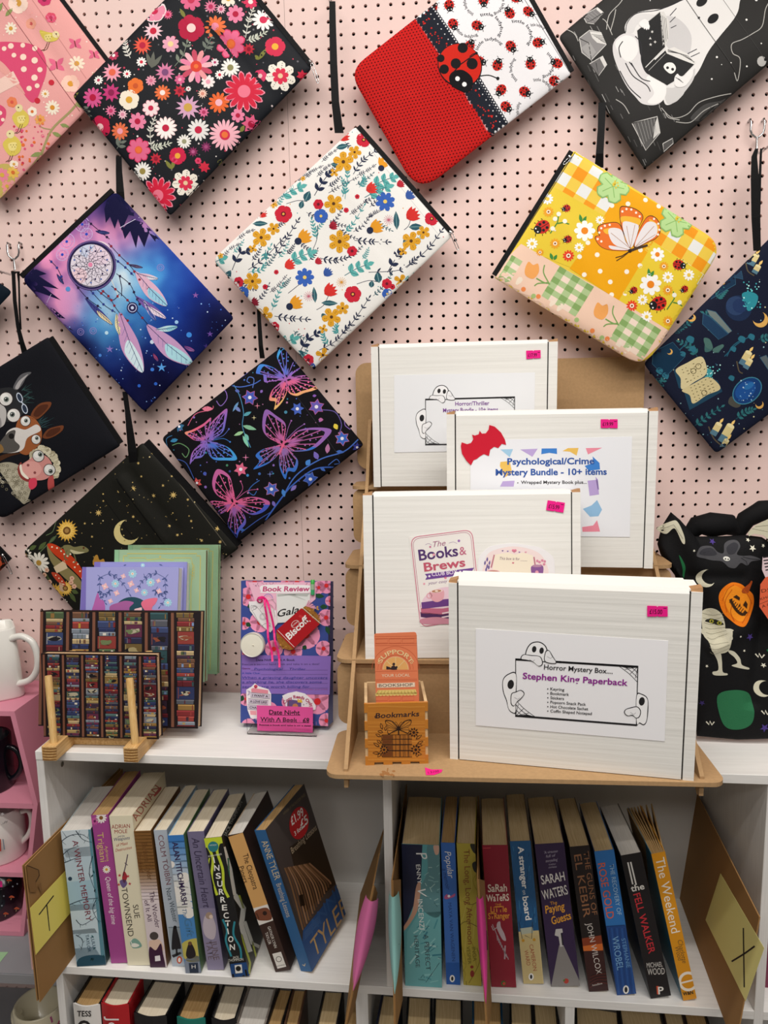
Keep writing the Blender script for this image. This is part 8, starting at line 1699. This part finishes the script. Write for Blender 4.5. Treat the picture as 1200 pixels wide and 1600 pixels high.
def redart(a):
    a.line([(666,450),(808,574)],4,'#E9D8D4',1);a.line([(470,624),(600,756)],4,'#E9D8D4',1)
    a.text('Biscoff',(560,700),(718,545),54,'#F1EDEA',2,bold=.028,up=(-.62,-.78));a.circ((722,552),5,'#F1EDEA',2,8);a.ring((607,575),34,3.5,'#E9D8D4',2,22,ry=24,a=-.7);a.text('Lotus',(585,596),(632,556),16,'#F1EDEA',2,shear=.3,up=(-.62,-.78));a.poly([(640,500),(700,530),(690,545),(632,520)],'#C93438',1)
packet([(664,446),(806,570),(602,760),(466,622)],'red_wrapper_band','#B01A22',.0082,.0004,redart)
mb = MB()
for k in range(8): mb.tube([S_(700 + 6 * k,432 + 2 * k,.006),S_(722 + 8 * k,385 + 8 * k + (k % 2) * 6,.007)],.0009,5,C('#E8A8C0'))
mb.build('crimped_film_end',GLOSSP,t)
# pencil tucked behind
mb = MB();mb.tube([S_(746,345,.0022),S_(745,305,.0022)],.0030,10,C('#3EA86A'));mb.tube([S_(745,305,.0022),S_(745,262,.0022)],.0032,12,C('#9FB89A'));mb.tube([S_(745,262,.0022),S_(746,232,.0022),S_(746,228,.0022)],[.0031,.0031,.0024],12,C('#3FB04A'));mb.build('green_pencil',print_mat('pencil_paint',.35,.5),t)
zs = (370,1040,7.5)
def st1(a):
    a.poly([(168,275),(190,262),(368,288),(366,330),(172,312)],'#E58FA0',1);a.circ((222,245),22,'#D9506A',1,12);a.poly([(202,245),(242,245),(222,268)],'#D9506A',1)
    for (x0,y0),s in [((165,338),'I WANT A'),((140,408),'A LOVE LIKE'),((135,478),'CHAPTERS')]: a.poly([(x0 - 5,y0 - 24),(x0 + 230,y0),(x0 + 225,y0 + 52),(x0 - 5,y0 + 32)],'#CFC3D4',2);a.text(s,(x0 + 15,y0 + 22),(x0 + 210 if len(s) > 8 else x0 + 200,y0 + 36),28,'#232026',3,bold=.02);a.line([(x0 - 5,y0 - 24),(x0 + 230,y0)],3,'#3A343E',3);a.line([(x0 - 5,y0 + 32),(x0 + 225,y0 + 52)],3,'#3A343E',3)
    a.poly([(155,525),(230,530),(230,580),(160,575)],'#EFA3AE',1);a.poly([(122,290),(160,300),(150,345),(122,350),(140,320)],'#B9AEC4',1)
flat([(115,280),(180,240),(215,205),(260,240),(375,275),(405,330),(405,470),(370,560),(240,635),(165,610),(130,520),(115,400)],'#F2EEF1','banner_sticker',.0012,zs,st1)
def st2(a): a.poly([(592,405),(640,398),(755,415),(756,500),(590,500)],'#6A568A',1);a.line([(606,402),(606,500)],8,'#8A5A4A',2);a.circ((685,478),34,'#C9885A',2,16);a.poly([(712,430),(712,385),(738,405),(752,384),(765,410),(770,435)],'#E9C24A',2);a.arc_text('Cozy Reads Only',(705,560),178,-2.50,-.42,38,'#B8486E',3,bold=.03);a.star((785,458),16,4,'#5A5060',.2,L=2);a.circ((818,445),5,'#5A5060',2)
flat([(535,350),(600,320),(700,300),(800,325),(885,395),(930,470),(925,515),(880,520),(590,520),(560,420)],'#F2EEF1','arched_sticker',.0012,zs,st2)
# acrylic easel and the price card in front of it
ACR = mat('clear_acrylic','#FFFFFF',.03,spec=.5,trans=1.0,ior=1.06)
e = thing('acrylic_easel','small clear acrylic easel carrying the wrapped book','easel',Q(w / 2,0,-.008))
x0,x1 = w * .12,w * .90
mb = MB();b0 = Q(x0,-.020,0);b1 = Q(x1,-.020,0);b0[2] = b1[2] = ZT + .0004;e2 = np.array([0,1.0,0])
mb.obox(b0,b1 - b0,e2 * .042,np.array([0,0,.003]));mb.build('base',ACR,e,bevel=.0005,seg=1)
mb = MB();mb.obox(b0,b1 - b0,e2 * .0025,np.array([0,0,.024]));mb.build('front_lip',ACR,e)
mb = MB();q0 = Q(x0,.027,.0) * np.array([1,1,0]) + np.array([0,0,ZT + .004]);mb.obox(q0,b1 - b0,ey * .0025,ez * .08);mb.build('back_rest',ACR,e)
cq = [(401,1102),(489,1105.3),(488.6,1145),(402,1141.5)]
pc = onZ(445,1144.5,ZT + .002);p3 = Plane(pc,(0,-1,.12));W3 = p3.hit(cq)
mb = MB();mb.prism(list(W3),-p3.n * .0006,C('#E0529A'));a = Art(p3,mb,maxe=0).view(*zs);K = '#23141E'
a.text('Date Night',(378,570),(738,576),54,K,1,bold=.02);a.line([(378,578),(745,583)],5,K,1);a.text('With A Book - £8',(276,652),(850,664),52,K,1,bold=.02);a.line([(276,660),(850,671)],5,K,1);a.text('Rescue a book and take it on a date!',(264,702),(868,714),20,K,1,bold=.02)
tag(mb.build('price_card',PAPER),'pink card reading Date Night With A Book, in front of the wrapped book','price card')
# ================================================================ black printed bag at the right
zt = (980,740,3.4773)
out = [(1089,1150),(1152,1155.5),(1230,1153),(1236,990),(1216,856),(1190,839),(1165,836),(1120,838),(1085,838),(1062,812),(1048,800),(1034,822),(1027,850),(1034,872),(1052,890),(1058,912),(1070,960),(1078,1060)]
cp = onZ(1140,1154,ZT);cp[2] += .14
sf = Puff(cp,(0,-1,.10),out,.016,31,pw=4.0,wav=.0028,folds=[((1040,830),(1120,1000),14,-.008),((1200,850),(1170,1100),12,-.006),((1100,1010),(1230,940),14,.005),((1060,900),(1160,900),9,-.004)],cen=(1135,980))
tb_ = thing('tote_bag','black cloth bag with printed pumpkin, bat and mummy standing at the right','bag',onZ(1150,1154,ZT))
BAGM = print_mat('black_printed_cotton',.75,.2,weave=.4,wscale=500)
def art_bag(a):
    CR = '#D8D5BE'
    a.moon((410,562),48,CR,a=2.7,th=.5);a.moon((712,1152),44,CR,a=2.9,th=.5)
    # bat
    a.blob([(355,440),(380,395),(440,390),(470,420),(500,425),(510,380),(540,360),(580,360),(592,390),(570,430),(600,440),(650,440),(705,462),(650,470),(625,492),(590,478),(560,505),(525,500),(490,470),(440,465),(400,455)],'#4C4C50',1)
    a.blob([(520,395),(560,370),(582,385),(560,425),(525,430)],'#34343A',2);a.blob([(370,430),(395,405),(440,400),(465,430),(430,440)],'#34343A',2)
    for P in [[(600,445),(640,455),(700,463)],[(590,450),(620,470),(625,490)],[(380,430),(430,415)]]: a.line(P,3,'#2A2A2E',2)
    a.circ((514,455),18,'#E9E9E0',2,14,ry=12,a=.2);a.circ((508,456),4,'#202022',3,8);a.circ((522,458),4,'#202022',3,8)
    # pumpkin
    a.blob([(475,670),(490,620),(540,585),(590,590),(625,615),(665,650),(672,700),(650,760),(615,815),(580,815),(545,790),(500,745)],'#E97A12',1);a.blob([(500,660),(520,615),(560,600),(600,620),(640,660),(650,710),(620,780),(580,790),(530,740)],'#F59420',2)
    for P in [[(495,680),(520,620),(555,595)],[(520,740),(510,680),(545,620)],[(560,790),(540,740),(550,700)],[(600,800),(640,740),(655,680)],[(610,620),(640,660),(660,700)]]: a.line(P,4,'#C9600E',3,sm=5)
    a.blob([(600,625),(615,610),(640,590),(650,575),(658,580),(650,605),(635,640),(605,640)],'#A84A1A',3);
    for Q in [[(552,660),(570,650),(590,665),(588,680)],[(608,705),(622,682),(634,700),(630,725)],[(582,710),(592,695),(594,715)]]: a.poly(Q,'#3A2410',4)
    a.line([(537,672),(550,700),(575,735),(605,755),(628,742)],15,'#3A2410',4,sm=5)
    for k in range(9): s = k / 8;x,y = 540 + 84 * s,680 + 72 * s;a.line([(x - 8,y + 10),(x + 8,y - 10)],4,'#3A2410',4)
    # mummy
    MU = '#CBC7B0'
    a.blob([(395,760),(410,735),(450,725),(490,750),(510,800),(515,850),(545,840),(540,890),(530,940),(500,960),(440,955),(420,900),(395,860)],MU,1)
    for Q in [[(440,950),(480,960),(490,1000),(495,1060),(520,1070),(515,1080),(450,1078),(440,1060),(470,1050),(465,1000)],[(525,945),(560,955),(590,990),(600,1025),(640,1042),(630,1050),(545,1030),(575,1015),(560,985),(530,960)],[(500,840),(530,830),(552,838),(540,850),(545,885),(520,890)],[(380,830),(410,850),(420,870),(390,860)]]: a.blob(Q,'#C9C6B2',1,5)
    a.blob([(412,795),(440,782),(480,790),(505,808),(480,815),(440,805)],'#22221E',2)
    for x,y in [(447,796),(484,803)]: a.circ((x,y),11,'#A8A23A',3,10);a.circ((x,y),5,'#1E1E1A',4,8)
    for k in range(9): y = 745 + k * 25;a.line([(400 + k * 3,y + 8),(450,y + 18),(500 + k * 4,y + 4 - (k % 3) * 8)],1.6,'#8A8874',2,sm=4)
    # the monster's place is kept as a plain green patch
    a.blob([(470,1190),(560,1160),(640,1180),(665,1260),(655,1340),(600,1375),(530,1370),(490,1310)],'#2A6E48',1)
    for x,y,r,c in [(658,400,20,'#E3E0CE'),(640,357,12,'#E3E0CE'),(722,388,12,'#E3E0CE'),(718,1028,14,'#E3E0CE'),(614,950,8,'#E3E0CE'),(590,872,7,'#E3E0CE'),(410,1030,9,'#E3E0CE'),(342,413,8,'#E3E0CE'),(645,876,22,'#4E3C8A'),(725,1365,26,'#4E3C8A'),(450,366,18,'#4E3C8A'),(390,1232,16,'#3A2E68')]: a.star((x,y),r,5,c,.42,a=.3,L=1)
    for x,y in [(437,1342),(725,1277),(702,978)]: a.line([(x - 22,y - 8),(x - 6,y + 10),(x - 2,y - 10),(x + 10,y + 12),(x + 22,y - 6)],7,'#E3E0CE',1)
    a.blob([(165,292),(235,255),(262,262),(290,330),(295,375),(280,368),(245,295),(205,325),(170,312)],CR,1,5);a.line([(180,300),(240,275),(285,350)],2,'#8A8878',2)
    a.blob([(268,440),(290,470),(305,510),(300,570),(288,590),(290,520)],'#1F6A3E',1,5);a.blob([(735,945),(770,950),(790,985),(760,975)],'#1F8A4E',1,4)
mb = MB();puff_body(mb,sf,[(1058,810),(1215,830),(1232,1153),(1088,1150)],'#0E0E10',110,110,.8);a = Art(sf,mb,maxe=5).view(*zt);a.EPS = .00028;art_bag(a);flat_cols(mb);mb.build('printed_front',BAGM,tb_)
BAGB = mat('black_cotton','#101012',.8,spec=.2,bump=.3,bscale=400)
def lump(P,Y,r,name): mb = MB();mb.tube([onY(u,v,Y + dy) for u,v,dy in P],r,14);return mb.build(name,BAGB,tb_)
lump([(1070,842,.0),(1088,822,-.004),(1110,820,-.006),(1140,820,-.004),(1152,832,0)],-.125,[.008,.014,.018,.015,.006],'rolled_top')
lump([(1150,838,.0),(1165,812,-.004),(1190,798,-.004),(1220,796,0),(1250,815,.004)],-.118,[.010,.013,.015,.015,.012],'handle')
p2 = Plane(onY(1195,830,-.15),(0,-1,.3));m_,a = sheet(p2,[(1168.5,832),(1180,821),(1204,809),(1230,806),(1230,850),(1204,846),(1192,836),(1178,834),(1170,838)],'#BDB9A2',.0);a.line([(1175,826),(1205,832)],.6,'#6A6856',0);a.line([(1180,823),(1210,820)],.6,'#6A6856',0);m_.build('mummy_print_fold',BAGM,tb_)
# swing tags at the edge
p3 = Plane(onY(1195,930,-.185),(0,-1,.1));m_,a = sheet(p3,[(1196,902),(1230,893),(1230,985),(1212,985),(1186.5,948),(1188,913)],'#D9613E',.0);a.text('D5',(1190,926),(1204,924),5.5,'#4A2418',0);a.text('KHA',(1188.5,938),(1204,933),4,'#4A2418',0);a.line([(1187,944),(1206,936)],.6,'#4A2418',0);a.text('A Ca',(1191,950),(1208,945),5,'#4A2418',0);m_.build('orange_swing_tag',PAPER,tb_)
p3 = Plane(onY(1195,885,-.180),(0,-1,.1));m_,a = sheet(p3,[(1191.5,870),(1230,866),(1230,906),(1196,903),(1190.5,890)],'#D9C3C8',.0)
for k in range(5): a.line([(1192 + k,871 + 5 * k),(1206,869 + 5 * k)],2,'#232024',0)
m_.build('patterned_tag',PAPER,tb_)

# ================================================================ pink shelf unit with mugs at the left edge
PKW = mat('pink_painted_wood','#DD8FA4',.5,spec=.35,var=.03,scale=20,bump=.05,bscale=150)
ZP = .886;f0 = onZ(22,1111.5,ZP);YP = f0[1];pass
G = lambda u,v: onY(u,v,YP)
pk = thing('shelf_unit','pink painted wooden shelf unit with angled side at the left edge','shelf unit',(f0[0] - .1,-.08,.55))
yb = -.006 - YP
R_t,R_m,R_b = G(22.5,1111.5),G(58.8,1256),G(37,1463);i_t,i_m,i_b = G(16.5,1119),G(51.5,1257),G(31.5,1456)
XL = R_t[0] - .22;th = R_t[2] - i_t[2]
dep = np.array([0,yb,0])
for P,nm in [([R_t,R_m,i_m,i_t],'side'),([R_m,R_b,i_b,i_m],'side'),([R_t,i_t,np.array([XL,YP,i_t[2]]),np.array([XL,YP,R_t[2]])],'top'),([R_b,i_b,np.array([XL,YP,i_b[2]]),np.array([XL,YP,R_b[2]])],'base')]:
    mb = MB();mb.prism(P,dep);mb.build(nm,PKW,pk)
za,zb_ = G(30,1255.5)[2],G(30,1263.5)[2];zc,zd2 = G(30,1364)[2],G(30,1371)[2];xm = lambda z: i_m[0] + (i_b[0] - i_m[0]) * (z - i_m[2]) / (i_b[2] - i_m[2])
for a_,b_ in ((za,zb_),(zc,zd2)): mb = MB();mb.box((XL,YP + .0005,b_),(min(i_m[0],xm(b_)) + .0005,-.008,a_));mb.build('shelf',PKW,pk)
mb = MB();mb.box((XL - .006,YP,R_b[2]),(XL,-.006,R_t[2]));mb.build('side',PKW,pk)
mb = MB();mb.prism([i_t + np.array([0,yb - .004,0]),i_m + np.array([0,yb - .004,0]),i_b + np.array([0,yb - .004,0]),np.array([XL,YP + yb - .004,i_b[2]]),np.array([XL,YP + yb - .004,i_t[2]])],(0,.003,0));mb.build('back',PKW,pk)
# grey steel shelf below
GREY = mat('grey_steel_shelf','#8F9094',.45,spec=.4,var=.04,scale=30)
ZG = R_b[2] - .0005;gf = onZ(40,1523,ZG);sh = thing('steel_shelf','grey steel shelf carrying the pink unit beside the white bookcase','shelf',(gf[0],gf[1] / 2,ZG))
mb = MB();mb.box((-1.0,gf[1],ZG - .018),(-.3720,-.002,ZG));mb.build('deck',GREY,sh,bevel=.0015)
# pale pink block by the card and the green slip
p0,p1 = onZ(49.5,1515,ZG + .0003),onZ(41,1437,ZG);top = onY(40.5,1437,p0[1])[2]
mb = MB();mb.box((p0[0],p0[1],ZG + .0003),(p0[0] + .009,p0[1] + .13,top),(1,1,1));tag(mb.build('wooden_strip',mat('pale_pink_paint','#DDB0AB',.5)),'pale pink wooden strip standing on the grey shelf behind the T card','wooden strip')
pl = Plane((0,0,ZG),(0,0,1));m_,a = sheet(pl,[(-30,1488),(13,1488),(0,1504),(-30,1506)],'#9FC79A',.0003);tag(m_.build('paper_slip',PAPER),'pale green paper slip on the grey shelf at the left edge','paper slip')
# mugs
CER = mat('white_glaze','#E9E7E0',.18,spec=.5,coat=.3);BLK = mat('black_glaze','#0E1018',.2,spec=.5,coat=.3)
def mug(label,cx,cy,z,r,h,col,handle,mt,r2=None,art=None,square=False,wall=.0035,hr=.0045):
    t = thing('mug',label,'mug',(cx,cy,z),'mugs at the left edge');r2 = r2 or r;n = 40;mb = MB();prof = [(0,0),(r2 * .96,0),(r2,.003),(r,h - .002),(r - .0015,h),(r - wall,h - .002),(r2 - wall,.006),(0,.005)];V = []
    for rr_,hh_ in prof:
        for k in range(n):
            a_ = 2 * math.pi * k / n + .35;q = 1.0
            if square: q = 1 / ((abs(math.cos(a_ - .62)) ** 6 + abs(math.sin(a_ - .62)) ** 6) ** (1 / 6))
            V.append((cx + rr_ * q * math.cos(a_),cy + rr_ * q * math.sin(a_),z + hh_))
    mb.add(V,[(i * n + k,i * n + (k + 1) % n,(i + 1) * n + (k + 1) % n,(i + 1) * n + k) for i in range(len(prof) - 1) for k in range(n)],C(col),0,True)
    if art: art(mb,t)
    b = mb.build('body',mt,t);mb = MB();mb.tube([np.array(q) for q in spline(handle,6,False)],hr,12,C(col));mb.build('handle',mt,t);return t
PRC = print_mat('printed_glaze',.2,.5,coat=.3)
fc,bcn = onZ(3,1098,ZP + .0004),onZ(36,1081,ZP + .0004);e1 = bcn - fc;s = np.linalg.norm(e1);cx,cy = fc[0] + e1[0] / 2 - .036,fc[1] + .036
hy = fc[1] + e1[1] * .55
mug('large white square mug standing on top of the pink shelf unit',cx,cy,ZP + .0004,.036,.118,'#E9E7E0',[onY(17,998,hy),onY(33,994,hy),onY(50,1003,hy),onY(58,1022,hy),onY(58,1045,hy),onY(47,1062,hy),onY(25,1069,hy)],CER,r2=.042,square=True,hr=.0055)
yk = YP + .05;sp = lambda *P: [onY(u,v,yk) for u,v in P]
zk = za + .0004;cxk = onY(16,1200,yk)[0] - .040
mug('black mug inside the top cell of the pink shelf unit',cxk,yk,zk,.040,.090,'#0C0E16',sp((6,1167),(20,1168),(31,1180),(33,1198),(24,1213),(8,1219)),BLK)
cxk = onY(35,1300,yk)[0] - .041
def lully(mb,t):
    a = Art(Plane((0,yk - .0415,zc + .06),(0,1,0)),mb,maxe=0);a.text('..ully',(2,1289),(13,1284),3.4,'#3A3A40',1,shear=.3);a.poly([(-4,1310),(1.5,1311),(2,1330),(-4,1330)],'#B8403A',1);a.poly([(4,1311),(5.5,1311),(8,1327),(6,1328)],'#7A8894',1)
mug('white mug with small lettering in the middle cell of the pink shelf unit',cxk,yk,zc + .0004,.041,.088,'#E6E3DE',sp((34,1268),(44,1266),(49,1276),(49,1292),(43,1306),(32,1317)),PRC,art=lully)
cxk = onY(33,1400,yk)[0] - .041
def floral(mb,t):
    a = Art(Plane((0,yk - .0416,zd2 - .04),(0,1,0)),mb,maxe=0);a.poly([(-4,1376),(3.5,1377),(4,1386),(-4,1386)],'#E8208A',1)
    for x,y in [(14,1376),(18,1402),(26,1420),(9,1428)]: a.blob([(x - 4,y),(x,y - 3),(x + 5,y),(x,y + 1)],'#B84A24',1,3);a.line([(x,y),(x - 1,y + 4)],1,'#A8926A',1)
    for x,y in [(6,1400),(27,1381),(20,1385),(3,1415)]: a.circ((x,y),1.3,'#8A909A',1,6)
mug('dark mug with tiny toadstools and a pink ticket, lowest in the pink unit',cxk,yk,i_b[2] + .0004,.040,.062,'#0E131C',sp((-20,1390),(-26,1405),(-20,1425)),PRC,r2=.036,art=floral)
# cream mug on the shelf below
ym = -.14;cl,cr = onY(24.5,1558,ym),onY(96,1558,ym);rm = (cr[0] - cl[0]) / 2;cz = onY(60,1566,ym)[2];z2 = cz - .10
mb = MB();mb.box((-1.0,gf[1],z2 - .018),(-.3720,-.002,z2));t2 = thing('steel_shelf','lower grey steel shelf under the cream mug','shelf',(gf[0],gf[1] / 2,z2 - .018));mb.build('deck',GREY,t2)
def confetti(mb,t):
    rng = random.Random(5)
    for k in range(40):
        a_ = rng.uniform(-2.9,-.2);zz = z2 + rng.uniform(.03,.092);P = np.array([(cl + cr)[0] / 2 + (rm + .0004) * math.cos(a_),ym + (rm + .0004) * math.sin(a_),zz]);tg = np.array([-math.sin(a_),math.cos(a_),0]);up_ = np.array([0,0,1.0]);d = unit(tg * rng.uniform(-1,1) + up_ * rng.uniform(.2,1)) * .006;s_ = np.cross(d,(math.cos(a_),math.sin(a_),0)) * .25
        mb.add([P - d - s_,P + d - s_,P + d + s_,P - d + s_],[(0,1,2,3)],C(rng.choice(['#C8502E','#7A9AA8','#C83A7A','#2E4A4E','#D98A3A','#B85A8A'])))
mug('cream mug with multicoloured flecks below the grey shelf',(cl + cr)[0] / 2,ym,z2 + .0004,rm,.10,'#D9D0B4',[(cl[0] + .005,ym,z2 + .08),(cl[0] - .012,ym + .01,z2 + .07),(cl[0] - .014,ym + .01,z2 + .05),(cl[0] + .004,ym,z2 + .03)],PRC,art=confetti,wall=.005)
# ---- the lettering helper is not part of the place
bpy.data.objects.remove(_to)
